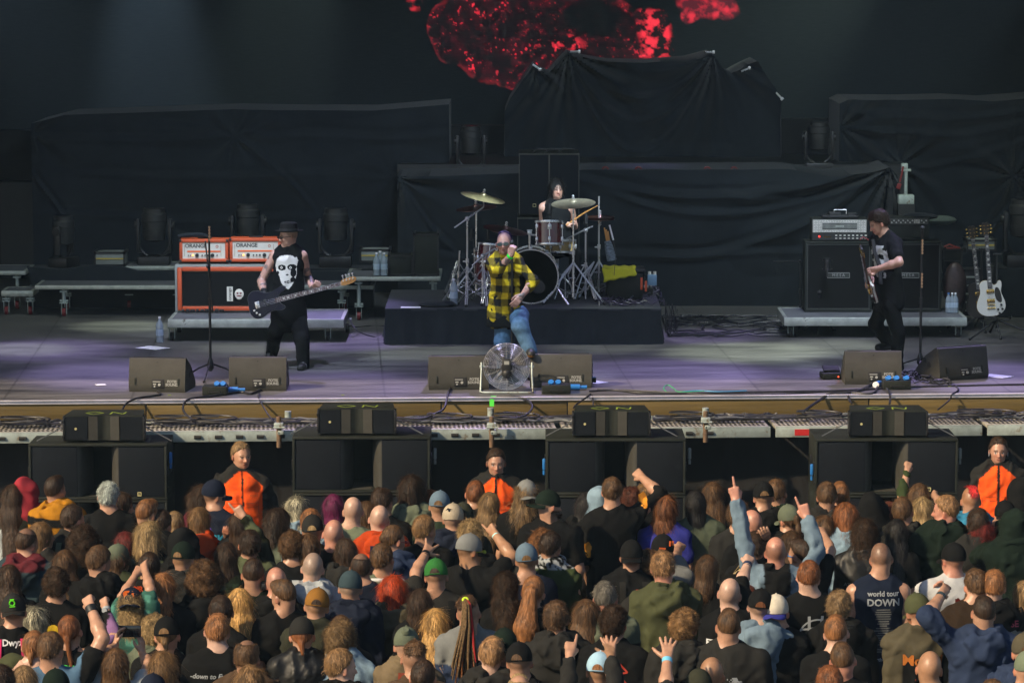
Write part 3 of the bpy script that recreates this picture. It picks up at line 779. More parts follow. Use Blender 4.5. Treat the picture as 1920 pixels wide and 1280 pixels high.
    if beard and beard > .75 and face is False or beard > .95:
        bf = Field(axis(-.1, .1, .009), axis(-.05, .16, .009), axis(-.2, .0, .009))
        bf.ell((0, .045, -.095), (.064, .068, .058), 0); bf.ell((0, .09, -.04), (.05, .06, .05), .01, op='d'); bf.fn((-1, -1, -1), (1, 1, 1), lambda P: P[..., 1] - .005, 0, 'd')
        bf.disturb(lambda P: .005 * noise(P.astype(np.float32), 60, 1), .03); bv_, bq_ = bf.mesh()
        vs_, fs_, cs_ = strands(bv_, vnormals(bv_, bq_), None, 400, .02, .4, .3, .003, clr(hair[1]) if hair else clr('br'), rng)
        link('beard', np_mesh('beard', np.concatenate([bv_, vs_]) * hsz @ Rm.T + C, np.concatenate([bq_, fs_ + len(bv_)]), np.concatenate([np.tile(clr(hair[1]), (len(bv_), 1)), cs_])), root, M_curl)
    # ---- hat, hood
    capT = None
    if cap: dome, capT = cap_parts(root, cap, C, Rm, hsz)
    if hood:
        Hh = Field(axis(-.2, .2, .012), axis(-.22, .2, .012), axis(-.30, .18, .012))
        Hh.ell((0, -.022, .004), (.104, .122, .122), 0); Hh.cone((0, -.03, -.03), (0, -.055, -.22), .105, .125, .05, sc=(.92, 1.1, 1))
        Hh.ell((0, -.10, .07), (.04, .05, .045), .05)
        Hh.ell((0, .13, -.05), (.072, .11, .115), .015, op='d')
        s4 = int(rng.integers(90)); Hh.disturb(lambda P: .010 * noise(P.astype(np.float32) * np.array([1, 1, .5]), 12, s4) + .018 * np.abs(noise(P.astype(np.float32) * np.array([.6, 1, 1.2]), 14, s4 + 3)) - .006, .04)
        hv, hq = Hh.mesh(); hv = (hv * hsz) @ Rm.T + C
        link('hood', np_mesh('hood', hv, hq, np.tile(clr(hood), (len(hv), 1))), root, M_cloth)
    ctx = dict(root=root, garment=garment, G=(GV, GQ), zs=zs, k=k, C=C, Rm=Rm, hs=hsz, AR=AR, Mw=Mw, capT=capT, rng=rng, lean=(lowx, lowy))
    for (sd_, S, E_, Wp, d, n_, kd, opt) in AR:
        b = opt.get('band')
        if b:
            dv = (Wp - E_).normalized()
            for bi, (bcx, bw, br) in enumerate(b):
                m = MB(); c_ = Wp - dv * (.012 + .03 * bi); Mb = frame(c_, z=dv)
                m.lathe([(br - .003, -bw / 2), (br, -bw / 2), (br + .001, 0), (br, bw / 2), (br - .003, bw / 2)], 20, Mb)
                if opt.get('dial') and bi == 0:
                    nn = n_.normalized() * -1; m.cyl(c_ + nn * br * .9, c_ + nn * (br + .010), .019, 16)
                m.build('watch' if opt.get('dial') else ('wristband'), mat_flat(clr(bcx), M_plast), root)
    if extras: extras(ctx)
    return ctx
# ---------------------------------------------------------------- materials of the place
K = dict
M_black = mat('black_paint', (.014, .015, .016), .55, var=.25, bump=.15, bscale=120)
M_box = mat('speaker_paint', (.016, .019, .016), .65, spec=.2, var=.3, vscale=5, bump=.25, bscale=220, wear=((.07, .07, .06), 9, .68))
M_wedge = mat('wedge_paint', (.048, .047, .041), .6, spec=.2, var=.18, vscale=5, bump=.35, bscale=260, wear=((.08, .08, .07), 12, .70))
M_grille = mat('grille_foam', (.010, .0125, .017), .85, spec=.08, var=.12, bump=.5, bscale=400)
M_alu = mat('aluminium', (.42, .45, .41), .45, .55, var=.25, vscale=7, bump=.1, wear=((.12, .11, .09), 7, .60))
M_galv = mat('galvanised_steel', (.36, .42, .40), .5, .35, var=.22, vscale=11, wear=((.22, .19, .14), 6, .57))
M_chrome = mat('chrome', (.66, .67, .70), .28, .75, var=.1)
M_darkmetal = mat('dark_metal', (.03, .03, .032), .4, .6, var=.2)
M_cable = mat('cable_rubber', (.014, .014, .018), .5, var=.2)
M_cablegrey = mat('grey_cable', (.09, .10, .11), .5, var=.2)
M_rub = mat('rubber', (.012, .012, .012), .8)
M_redw = mat('red_wheel', (.16, .012, .014), .5)
M_wood = mat('stage_timber', (.115, .078, .020), .75, var=.35, vscale=3, stretch=(.35, 3, 9), bump=.2, bscale=30, wear=((.05, .03, .012), 5, .62))
M_white = mat('white_paper', (.75, .76, .80), .8, var=.05)
M_orange = mat('orange_vinyl', (.50, .075, .02), .5, var=.12, bump=.3, bscale=300)
M_panel = mat('cream_panel', (.62, .60, .52), .4, var=.05)
M_blackgl = mat('black_gloss', (.012, .012, .016), .12, coat=.6, var=.05)
M_blue = mat('blue_plastic', (.02, .16, .48), .4)
M_grn = mat('green_tape', (.28, .62, .05), .6, var=.05)
M_lime = mat('lime_marker', (.24, .34, .03), .7, var=.2)
M_clear = mat('clear_plastic', (.55, .66, .74), .12, trans=.55, alpha=.85, var=.05)
M_gold = mat('gold_hardware', (.75, .48, .12), .22, 1.0, var=.1)
M_ivory = mat('ivory_print', (.70, .69, .62), .7, var=.06)
M_greyt = mat('grey_lettering', (.30, .31, .30), .6, var=.05)
M_cloth2 = mat('black_molton', (.013, .017, .022), .95, var=.28, vscale=1.3, bump=.4, bscale=90, spec=.1, sheen=.1)
M_velvet = mat('riser_skirt', (.019, .024, .028), .95, var=.2, vscale=3, bump=.3, bscale=200, spec=.1)
M_cym = mat('bronze_cymbal', (.66, .60, .42), .35, .7, var=.25, vscale=12, bump=.1, bscale=60)
M_maroon = mat('maroon_lacquer', (.085, .008, .012), .15, coat=.8, var=.5, vscale=3)
M_flight = mat('grey_flightcase', (.20, .22, .21), .6, var=.15, wear=((.08, .08, .08), 8, .62))
# ---------------------------------------------------------------- ground, stage deck
def struct(o): o['kind'] = 'structure'; return o
M_ground = mat('asphalt', (.05, .048, .045), .9, var=.3, vscale=3, bump=.4, bscale=60)
struct(MB().box((0, 40, -.1), (240, 240, .2)).build('ground', M_ground))
SR = math.atan((33.66 - 33.12) / 10.11); STM = Matrix.Translation((0, 33.39, 0)) @ Matrix.Rotation(SR, 4, 'Z')
def floor_mat():
    m = bpy.data.materials.new('stage_deck_ply'); m.use_nodes = True; t = m.node_tree; L = t.links.new; b = t.nodes['Principled BSDF']
    tc = nd(t, 'ShaderNodeTexCoord')
    m1 = nd(t, 'ShaderNodeMapping'); m1.inputs['Scale'].default_value = (.5, 2.2, 1); m1.inputs['Rotation'].default_value = (0, 0, .25); L(tc.outputs['Object'], m1.inputs[0])
    n1 = nd(t, 'ShaderNodeTexNoise', Scale=1.6, Detail=9.0, Roughness=.7, Distortion=.6); L(m1.outputs[0], n1.inputs['Vector'])
    cr = nd(t, 'ShaderNodeValToRGB'); e = cr.color_ramp.elements; e[0].position = .30; e[0].color = (.036, .036, .040, 1); e[1].position = .72; e[1].color = (.165, .160, .150, 1)
    L(n1.outputs['Fac'], cr.inputs[0])
    n2 = nd(t, 'ShaderNodeTexNoise', Scale=14.0, Detail=8.0, Roughness=.8); L(m1.outputs[0], n2.inputs['Vector'])
    r2 = nd(t, 'ShaderNodeMapRange'); r2.inputs[1].default_value = .62; r2.inputs[2].default_value = .70; r2.inputs[3].default_value = 0; r2.inputs[4].default_value = .35; L(n2.outputs['Fac'], r2.inputs[0])
    mx = nd(t, 'ShaderNodeMix', data_type='RGBA'); L(r2.outputs[0], mx.inputs[0]); L(cr.outputs[0], mx.inputs[6]); mx.inputs[7].default_value = (.30, .29, .26, 1)
    bk = nd(t, 'ShaderNodeTexBrick'); bk.offset = .5; bk.inputs['Scale'].default_value = 1; bk.inputs['Brick Width'].default_value = 2.5; bk.inputs['Row Height'].default_value = 1.25
    bk.inputs['Mortar Size'].default_value = .012; bk.inputs['Color1'].default_value = (1, 1, 1, 1); bk.inputs['Color2'].default_value = (.93, .93, .93, 1); bk.inputs['Mortar'].default_value = (.55, .55, .55, 1)
    m3 = nd(t, 'ShaderNodeMapping'); m3.inputs['Rotation'].default_value = (0, 0, R(90)); L(tc.outputs['Object'], m3.inputs[0]); L(m3.outputs[0], bk.inputs['Vector'])
    mm = nd(t, 'ShaderNodeMix', data_type='RGBA', blend_type='MULTIPLY'); mm.inputs[0].default_value = 1; L(mx.outputs[2], mm.inputs[6]); L(bk.outputs[0], mm.inputs[7]); L(mm.outputs[2], b.inputs['Base Color'])
    rr = nd(t, 'ShaderNodeMapRange'); rr.inputs[3].default_value = .26; rr.inputs[4].default_value = .6; L(n1.outputs['Fac'], rr.inputs[0]); L(rr.outputs[0], b.inputs['Roughness'])
    bp = nd(t, 'ShaderNodeBump', Strength=.25, Distance=.004); L(n2.outputs['Fac'], bp.inputs['Height']); L(bp.outputs[0], b.inputs['Normal'])
    return m
o = struct(MB().box((0, 7.5, SZ - .015), (26, 15, .03)).build('stage_floor', floor_mat())); o.matrix_world = STM
m = MB(); m.box((0, -.006, SZ - .016), (26, .010, .030)).box((0, -.004, SZ + .004), (26, .05, .006))
o = m.build('stage_edge_trim', mat('edge_trim', (.62, .60, .66), .4, .3, var=.15)); struct(o); o.matrix_world = STM
m = MB(); x = -13.0
for L_ in (3.1, 2.4, 3.9, 2.9, 1.25, 3.0, 2.2, 3.2, 2.9): m.box((x + L_ / 2, .032 + .012 * (L_ < 2), SZ - .121), (L_ - .012, .05, .17), .003); x += L_
o = struct(m.build('stage_front_boards', M_wood)); o.matrix_world = STM
# roof and wings that shade the stage (above and beside the picture)
struct(MB().box((0, 41.0, 9.2), (60, 24.4, .3)).build('stage_roof', M_black))
m = MB(); m.box((-14, 41, 4.6), (.3, 15, 9.2)).box((14, 41, 4.6), (.3, 15, 9.2)); struct(m.build('stage_side_walls', M_cloth2))
# ---------------------------------------------------------------- rear screen with its red picture
YB = 46.5
def screen():
    m = bpy.data.materials.new('screen_gauze'); m.use_nodes = True; t = m.node_tree; L = t.links.new; b = t.nodes['Principled BSDF']
    tc = nd(t, 'ShaderNodeTexCoord')
    mp = nd(t, 'ShaderNodeMapping'); mp.inputs['Scale'].default_value = (1, 1, 14); L(tc.outputs['Object'], mp.inputs[0])
    nz = nd(t, 'ShaderNodeTexNoise', Scale=6.0, Detail=5.0); L(mp.outputs[0], nz.inputs['Vector'])
    r = nd(t, 'ShaderNodeMapRange'); r.inputs[3].default_value = .7; r.inputs[4].default_value = 1.3; L(nz.outputs['Fac'], r.inputs[0])
    v = nd(t, 'ShaderNodeVectorMath', operation='SCALE'); v.inputs[0].default_value = (.019, .025, .029); L(r.outputs[0], v.inputs['Scale'])
    L(v.outputs[0], b.inputs['Base Color']); b.inputs['Roughness'].default_value = .9; b.inputs['Specular IOR Level'].default_value = .1
    at = nd(t, 'ShaderNodeAttribute', attribute_name='Col'); L(at.outputs['Color'], b.inputs['Emission Color']); b.inputs['Emission Strength'].default_value = 1.0
    xs = np.arange(740, 1430, 1.6); ys = np.arange(-40, 190, 1.6)
    gx, gy = np.meshgrid(xs, ys, indexing='ij')
    P = np.stack((gx / 10, gy / 10, gx * 0), -1).astype(np.float32)
    w1 = 9 * fbm(P, .25, 3, 3); w2 = 9 * fbm(P, .25, 8, 3); qx, qy = gx + w1, gy + w2
    def ell(cx, cy, rx, ry, rot=0):
        a = R(rot); dx, dy = qx - cx, qy - cy; u = dx * math.cos(a) + dy * math.sin(a); v_ = -dx * math.sin(a) + dy * math.cos(a)
        return 1 - np.sqrt((u / rx) ** 2 + (v_ / ry) ** 2)
    n1 = fbm(P, .9, 1, 4); n2 = fbm(P, 2.6, 5, 2); n3 = fbm(P, .35, 9, 2)
    sp = np.clip((n2 + .5 * n1 - .52) * 5, 0, 1)
    I = np.zeros_like(gx); B = np.zeros_like(gx)
    main = np.maximum.reduce([ell(940, 40, 120, 120, 30), ell(858, 62, 60, 62), ell(985, 90, 100, 80), ell(1080, 60, 130, 85), ell(1210, 80, 52, 62), ell(960, 125, 45, 45)])
    inside = np.clip(main * 8, 0, 1)
    edge = np.exp(-(main / .07) ** 2) * inside
    B += inside * (.006 + .05 * np.clip(n1 + .1, 0, 1) + .02 * np.clip(n3, 0, 1))
    I += inside * np.clip((n2 + .5 * n1 - .66) * 6, 0, 1) * (.15 + .8 * np.clip(n3 + .2, 0, 1)) + edge * np.clip(.45 + n1 * 1.3, 0, 1) * .55
    dark = np.clip(ell(1115, 30, 62, 40, -10) * 6, 0, 1); I *= 1 - dark; B *= 1 - .85 * dark
    dark = np.clip(ell(900, 75, 34, 40) * 4, 0, 1); I *= 1 - .8 * dark; B *= 1 - .5 * dark
    hot = np.clip(ell(1228, 70, 40, 56, -15) * 3, 0, 1); I += hot * np.clip(.35 + n1 * 1.8, 0, 1) * .95
    hot = np.clip(ell(1045, 92, 60, 16, -8) * 3, 0, 1); I += hot * np.clip(.1 + n1 * 2.2, 0, 1) * .9
    tr = np.maximum(ell(1325, 8, 66, 32, 12), ell(1300, 25, 22, 20)); a_ = np.clip(tr * 5, 0, 1); I += a_ * np.clip(.28 + n1 * .9, 0, 1) * .7; B += a_ * .10
    tl = np.clip(ell(775, 2, 22, 16, 30) * 5, 0, 1); I += tl * np.clip(.4 + n1, 0, 1) * .6
    I = np.clip(I, 0, 1)
    col = np.stack((B * .55 + I * .62, B * .025 + I * .020, B * .07 + I * .035), -1)
    pts = np.zeros(gx.shape + (3,), np.float32)
    c0 = at_y(740, -40, YB); dx = (at_y(1430, -40, YB).x - c0.x) / 690.0; dz = (at_y(740, 190, YB).z - c0.z) / 230.0
    pts[..., 0] = c0.x + (gx - 740) * dx; pts[..., 1] = YB; pts[..., 2] = c0.z + (gy + 40) * dz
    n_, k_ = gx.shape; idx = np.arange(n_ * k_).reshape(n_, k_)
    Q = np.stack((idx[:-1, :-1], idx[:-1, 1:], idx[1:, 1:], idx[1:, :-1]), -1).reshape(-1, 4)
    me = np_mesh('rear_screen', pts.reshape(-1, 3), Q, col.reshape(-1, 3), False)
    bm = bmesh.new(); bm.from_mesh(me)
    xa, xb, za, zb = pts[0, 0, 0], pts[-1, 0, 0], pts[0, -1, 2], pts[0, 0, 2]
    def q(x0, x1, z0, z1):
        vs = [bm.verts.new(p) for p in ((x0, YB, z0), (x0, YB, z1), (x1, YB, z1), (x1, YB, z0))]; bm.faces.new(vs)
    lay = bm.verts.layers.float_color.get('Col')
    q(-13, xa, SZ, 9); q(xb, 13, SZ, 9); q(xa, xb, SZ, za); q(xa, xb, zb, 9)
    bm.verts.ensure_lookup_table()
    for v_ in list(bm.verts)[-16:]: v_[lay] = (0, 0, 0, 1)
    bm.to_mesh(me); bm.free()
    o = link('rear_screen', me, None, m)
    tag(o, 'huge dark rear video screen showing red speckled blots above the draped risers', 'screen')
screen()
# ---------------------------------------------------------------- drapes
def interp(pts, x):
    if x <= pts[0][0]: return pts[0][1]
    for (a, b), (c, d) in zip(pts, pts[1:]):
        if x <= c: return b + (d - b) * (x - a) / (c - a)
    return pts[-1][1]
def drape(label, top, Y, zbot=None, dep=1.2, pins=(), amp=.03, lines=(), seed=1, name='drape', nx=150, nz=80, group='black cloth drapes over the risers', sagx=None, ybot=None):
    x0, x1 = top[0][0], top[-1][0]; vs = []; fs = []
    P = np.zeros((nx + 1, nz + 1, 3), np.float32)
    for i in range(nx + 1):
        px = x0 + (x1 - x0) * i / nx; p = at_y(px, interp(top, px), Y)
        zb = (SZ if zbot is None else zbot) if ybot is None else at_y(px, interp(ybot, px), Y).z
        for j in range(nz + 1): P[i, j] = (p.x, Y, p.z + (zb - p.z) * j / nz)
    X, Z = P[..., 0], P[..., 2]; d = np.zeros_like(X)
    Q = np.stack((X, X * 0, Z), -1)
    wv = fbm(Q, .7, seed, 2)
    d += amp * 1.2 * fbm(Q * np.array([1, 1, .3]), 1.4, seed + 1, 3) + amp * .8 * (1 - 2 * np.abs(noise(Q * np.array([.5, 1, 1.6]) + wv[..., None] * .3, 1.5, seed + 4)))
    for (px, py, nn, st_, rg) in pins:
        c = at_y(px, py, Y); dx, dz = X - c.x, Z - c.z; r = np.sqrt(dx * dx + dz * dz); a = np.arctan2(dx, -dz)
        d += -st_ * np.sin(a * nn + wv * 1.6) * np.exp(-r / rg) * np.clip(r * 6, 0, 1) * np.abs(np.sin(a * 2.2 + seed))
    for (pa, pb, sag, st_) in lines:   # creases that hang between two points
        a = at_y(*pa, Y); b = at_y(*pb, Y); t = np.clip((X - a.x) / (b.x - a.x), -.1, 1.1); zz = a.z + (b.z - a.z) * t - sag * 4 * t * (1 - t)
        win = np.clip(t * 6 + .2, 0, 1) * np.clip((1 - t) * 6 + .2, 0, 1); u = (Z - zz - .06 * wv) / .045
        d += -st_ * np.exp(-u * u) * win + st_ * .7 * np.exp(-(u - 2) ** 2) * win
    P[..., 1] += d
    v = P.reshape(-1, 3).tolist(); m_ = nz + 1
    for i in range(nx):
        for j in range(nz): fs.append([i * m_ + j, i * m_ + j + 1, (i + 1) * m_ + j + 1, (i + 1) * m_ + j])
    border = [i * m_ for i in range(nx + 1)] + [nx * m_ + j for j in range(1, nz + 1)]
    left = [j for j in range(nz, -1, -1)]; br = left + border[1:]; k = len(v)
    v += [[v[i][0], Y + dep, v[i][2]] for i in br]
    for a in range(len(br) - 1): fs.append([br[a], br[a + 1], k + a + 1, k + a])
    me = bpy.data.meshes.new(name); me.from_pydata(v, [], fs)
    bm = bmesh.new(); bm.from_mesh(me); bmesh.ops.recalc_face_normals(bm, faces=bm.faces); bm.to_mesh(me); bm.free()
    me.polygons.foreach_set('use_smooth', [True] * len(me.polygons))
    try: me.set_sharp_from_angle(angle=R(50))
    except Exception: pass
    o = link(name, me, None, M_cloth2); tag(o, label, 'drape', group); return o
drape('wide black drape hanging over the upper left risers behind the orange amplifiers', [(58, 232), (120, 216), (250, 212), (440, 205), (520, 207), (700, 208), (842, 196)], 43.2, dep=1.5,
      pins=[(440, 258, 7, .05, .8), (60, 250, 6, .06, 1.2), (740, 330, 5, .03, .9)], lines=[((60, 262), (440, 258), .03, .03), ((440, 258), (840, 250), .04, .03), ((62, 410), (700, 408), .02, .025), ((60, 330), (840, 326), .03, .02), ((440, 262), (600, 410), -.1, .03), ((60, 330), (130, 430), 0, .05)], amp=.035, seed=3, nx=240, nz=120)
drape('low black drape fronting the drum riser backing from speaker stack to guitar amplifiers', [(745, 330), (840, 330), (1100, 319), (1480, 318), (1560, 330), (1640, 322), (1668, 313), (1684, 330), (1690, 395)], 41.6, dep=1.3,
      pins=[(1668, 314, 17, .16, 1.6), (750, 335, 9, .10, 1.1)], lines=[((1060, 330), (1666, 316), .28, .05), ((1120, 350), (1662, 318), .42, .05), ((1200, 470), (1660, 320), .36, .05), ((745, 478), (1690, 468), .02, .03), ((1350, 360), (1664, 316), .22, .04), ((760, 350), (860, 470), .1, .04)], amp=.04, seed=11, nx=280, nz=110)
drape('tall peaked black drape tied over the central riser under the red picture', [(944, 330), (944, 215), (955, 188), (1000, 122), (1012, 132), (1028, 138), (1064, 99), (1090, 108), (1140, 116), (1210, 118), (1290, 112), (1336, 100), (1358, 130), (1372, 138), (1398, 124), (1420, 114), (1448, 158), (1464, 182), (1466, 330)], 44.3, zbot=2.0, dep=1.3,
      pins=[(1066, 100, 14, .18, 1.7), (1336, 101, 14, .16, 1.4), (1005, 126, 9, .10, .8)], lines=[((1070, 105), (1332, 104), .55, .05), ((1064, 104), (1336, 106), .85, .05), ((1070, 120), (1330, 120), 1.15, .045), ((1000, 130), (1060, 180), -.1, .05)], amp=.04, seed=21, nx=220, nz=120)
drape('broad black drape hanging over the upper right risers behind the guitars', [(1572, 330), (1572, 196), (1590, 187), (1700, 188), (1790, 186), (1860, 190), (1990, 180)], 43.4, dep=1.5,
      pins=[(1575, 240, 9, .10, 1.4), (1900, 330, 8, .12, 1.4), (1690, 310, 9, .09, 1.0)], lines=[((1580, 205), (1980, 200), .12, .04), ((1580, 235), (1990, 215), .18, .05), ((1575, 330), (1980, 250), .10, .05), ((1790, 470), (1980, 300), .1, .06)], amp=.045, seed=31, nx=170, nz=110)
# shade in the openings between the drapes, put in as black sheets
for a, b, ty, l in ((842, 946, 236, 'black panel closing the gap left of the peaked drape'), (1464, 1574, 224, 'black panel closing the gap right of the peaked drape'), (-60, 60, 246, 'black panel left of the widest upper drape')):
    p = at_y(a, ty, 44.9); q = at_y(b, 330 if a > 0 else 520, 44.9); m = MB().box(((p.x + q.x) / 2, 45.1, (p.z + q.z) / 2 - .6), (q.x - p.x + .1, .3, p.z - q.z + 1.2))
    tag(m.build('gap_shade_sheet', mat('void_black', (.006, .007, .009), .95)), l, 'panel', 'black panels between the drapes')
# deck of the upper risers the tent stands on
m = MB(); p = at_y(745, 318, 42.9); q = at_y(1700, 318, 42.9); m.box(((p.x + q.x) / 2, 44.2, 2.62), (q.x - p.x, 2.6, 1.45))
m.box((-4.1, 44.8, 2.4), (5.2, .5, 1.2)); struct(m.build('riser_decks', M_black))
# fist-sized clamps at the tips and the little red rings on the riser edge
def clampo(px, py, Y, rz, lab):
    c = at_y(px, py, Y); m = MB(); M = frame(c, rot=(0, rz, 0)); m.cyl((-.06, 0, 0), (.05, 0, 0), .013, 8, 0, M); m.box((.055, 0, 0), (.03, .04, .045), .005, M=M)
    tag(m.build('clamp', M_chrome), lab, 'clamp', 'silver clamps holding up the drapes')
clampo(1006, 126, 44.15, .6, 'small silver clamp on the left tip of the central peaked drape'); clampo(1078, 97, 44.15, 0, 'silver clamp at the taller left peak of the central drape')
clampo(1330, 98, 44.15, 0, 'silver clamp at the right peak of the central drape'); clampo(1398, 131, 44.15, -.4, 'silver clamp on the dipped right shoulder of the central drape'); clampo(1461, 180, 44.15, .8, 'tiny silver clamp at the far right corner of the central drape')
for px, l in ((1135, 'pinkish ring nearest the tall speaker stack on the riser edge'), (1197, 'red ring second from the speaker stack on the riser edge'), (1326, 'red ring third along the riser edge under the peaked drape'), (1376, 'red and white ring at the far end of the riser edge row')):
    c = at_y(px, 319, 41.75); m = MB(); m.torus(.037, .011, 20, 8, frame(c, rot=(R(90), 0, 0)))
    m2 = m.build('caster_wheel', M_redw); tag(m2, l, 'wheel', 'caster wheels peeping over the riser edge')
    h = MB().cyl(c + Vector((0, -.012, 0)), c + Vector((0, .012, 0)), .018, 10); h.build('hub', M_darkmetal if px != 1376 else M_chrome, m2)
# ---------------------------------------------------------------- moving head lights
def moving_head(loc, s, lab, rz=0):
    r = empty('moving_head_light', loc, rz, lab, 'stage light', 'moving head lights resting on the risers')
    m = MB(); m.box((0, 0, .06), (.34, .26, .12), .015); m.build('base', M_darkmetal, r)
    y = MB()
    for q in (-1, 1): y.box((q * .17, 0, .33), (.035, .10, .36), .012); y.cyl((q * .15, 0, .44), (q * .21, 0, .44), .045, 14)
    y.torus(.17, .018, 20, 8, frame((0, 0, .27), rot=(R(90), 0, 0)), arc=math.pi, a0=math.pi); y.build('yoke', M_darkmetal, r)
    h = MB(); h.lathe([(.06, -.17), (.115, -.15), (.125, -.05), (.125, .04), (.135, .05), (.135, .12), (.118, .14), (.118, .18), (.10, .19)], 24, Matrix.Translation((0, 0, .44)))
    for k in range(6): h.torus(.127, .004, 24, 6, Matrix.Translation((0, 0, .34 + k * .015)))
    hd = h.build('lamp_head', M_black, r); MB().lathe([(.001, .0), (.06, .006), (.098, 0)], 20, Matrix.Translation((0, 0, .632))).build('lens', M_blackgl, hd)
    r.scale = (s, s, s); return r
# ---------------------------------------------------------------- platforms and casters
def caster(root, p, r=.05, h=.16, wheel=None, ang=0.3):
    m = MB(); m.box((p[0], p[1], p[2] + h - .006), (.10, .09, .012)); m.box((p[0] - .03, p[1], p[2] + h * .5 + .01), (.006, .05, h - .03)); m.box((p[0] + .03, p[1], p[2] + h * .5 + .01), (.006, .05, h - .03))
    m.cyl((p[0] - .035, p[1], p[2] + r), (p[0] + .035, p[1], p[2] + r), .008, 8)
    c = m.build('caster', M_galv, root)
    w = MB(); w.cyl((p[0] - .02, p[1], p[2] + r), (p[0] + .02, p[1], p[2] + r), r, 18); w.build('wheel', wheel or M_rub, c)
def rolling_riser(loc, W, D, ztop, th, lab, legs, group='low rolling platforms on the stage', wheel=None, rz=0, r=.05):
    o = empty('rolling_platform', loc, rz, lab, 'platform', group)
    m = MB(); m.box((0, D / 2, ztop - .010), (W - .05, D - .05, .014)); m.build('deck', mat('deck_grey', (.10, .105, .12), .6, var=.3, vscale=4), o)
    f = MB()
    for yy in (.02, D - .02): f.box((0, yy, ztop - th / 2), (W, .04, th), .006)
    for xx in (-W / 2 + .02, W / 2 - .02): f.box((xx, D / 2, ztop - th / 2), (.04, D - .082, th), .004)
    for xx in (-W * .25, W * .1, W * .3): f.box((xx, -.003, ztop - th / 2), (.05, .006, th * .5), .002)
    f.build('frame', M_alu, o)
    for (x, y) in legs:
        lh = ztop - th
        if lh > .2:
            g = MB().cyl((x, y, .17), (x, y, lh), .024, 10); g.box((x, y, lh - .03), (.09, .09, .02)).box((x, y, .19), (.10, .03, .02)); g.build('leg', M_galv, o); caster(o, (x, y, 0), .05, .17, wheel)
        else: caster(o, (x, y, 0), r, lh, wheel)
    return o
a = st(300, 641); b = st(650, 641)
riserL = rolling_riser(((a.x + b.x) / 2 + .03, a.y, SZ), b.x - a.x - .12, 1.05, .255, .095, 'low aluminium rolling platform under the orange bass amplifiers', [(-.95, .12), (.80, .12), (-.95, .93), (.98, .93)])
a = st(1470, 634); b = st(1813, 634)
riserR = rolling_riser(((a.x + b.x) / 2, a.y, SZ), b.x - a.x, 1.05, .235, .095, 'low aluminium rolling platform under the black guitar amplifier cabinets', [(-.95, .12), (.95, .12), (-.95, .93), (.95, .93)])
def px_platform(x0, x1, ytop, ybot, Yf, D, legpx, lab, wheel=M_redw, th=.05):
    p = at_y(x0, ytop, Yf); q = at_y(x1, ytop, Yf); zt = p.z - SZ
    return rolling_riser(((p.x + q.x) / 2, Yf, SZ), q.x - p.x, D, zt, th, lab, [(at_y(l, ytop, Yf).x - (p.x + q.x) / 2, yy) for l, yy in legpx], wheel=wheel)
px_platform(65, 700, 535, 545, 40.4, 1.0, [(118, .08), (640, .08), (108, .85), (640, .85)], 'long aluminium platform on red casters running behind the bass stack')
px_platform(648, 826, 519, 530, 40.0, 1.0, [(812, .1), (672, .1), (812, .85)], 'raised silver deck carrying black cases left of the drum riser')
px_platform(-60, 48, 508, 517, 41.2, .8, [(30, .08), (-30, .08)], 'upper aluminium deck cut by the left picture edge')
px_platform(2, 62, 545, 556, 40.6, .5, [(10, .08), (55, .08)], 'short low aluminium deck at far left of the stage', th=.07)
px_platform(225, 345, 499, 507, 41.3, .6, [(240, .1), (330, .1)], 'narrow high white edged deck behind the long left platform')
# black cloth between decks
m = MB()
def quadpx(m, pts, Y, t=.04):
    poly = [(at_y(x, y, Y).x, at_y(x, y, Y).z) for x, y in pts]; m.prism(poly, -t, 0, frame((0, Y, 0), rot=(R(90), 0, 0)))
quadpx(m, [(50, 500), (110, 505), (180, 497), (232, 500), (260, 508), (650, 508), (650, 534), (66, 534)], 41.0)
tag(m.build('black_cloth', M_cloth2), 'dark cloth lying along the back of the long left platform', 'cloth')
for px, py, s, l, rz, Y in ((120, 500, 1.0, 'turned moving head light at the far left of the stage', 1.2, 41.6), (290, 500, 1.15, 'moving head light between flightcase and orange amplifiers', 0, 41.6), (465, 488, 1.1, 'moving head light mostly hidden behind the second orange amplifier', 0, 41.6), (630, 500, 1.15, 'moving head light standing right of the bassist', 0, 41.6),
                            (883, 330, 1.0, 'faint moving head light in the dark gap left of the tall stack', 0, 43.0), (1535, 322, 1.0, 'faint moving head light in the gap behind the right drapes', 0, 43.0), (1918, 500, 1.3, 'moving head light at the far right edge with red wheel', 0, 40.6)):
    p = at_y(px, py, Y); moving_head(p, s, l, rz)
for px, py, Y, l in ((120, 506, 41.6, 0), (290, 506, 41.6, 0), (465, 500, 41.6, 0), (630, 506, 41.6, 0)):
    pass
m = MB(); p = at_y(60, 501, 41.55); q = at_y(700, 501, 41.55); m.box(((p.x + q.x) / 2, 41.62, (p.z + SZ) / 2), (q.x - p.x, .5, p.z - SZ)); tag(m.build('riser_block', M_cloth2), 'black covered low riser carrying the row of moving head lights', 'riser')
m = MB(); p = at_y(1870, 502, 40.4); q = at_y(2000, 502, 40.4); m.box(((p.x + q.x) / 2, 40.7, (p.z + SZ) / 2), (q.x - p.x, .7, p.z - SZ), .03); tag(m.build('riser_block', M_cloth2), 'black covered block under the light at the far right edge', 'riser')
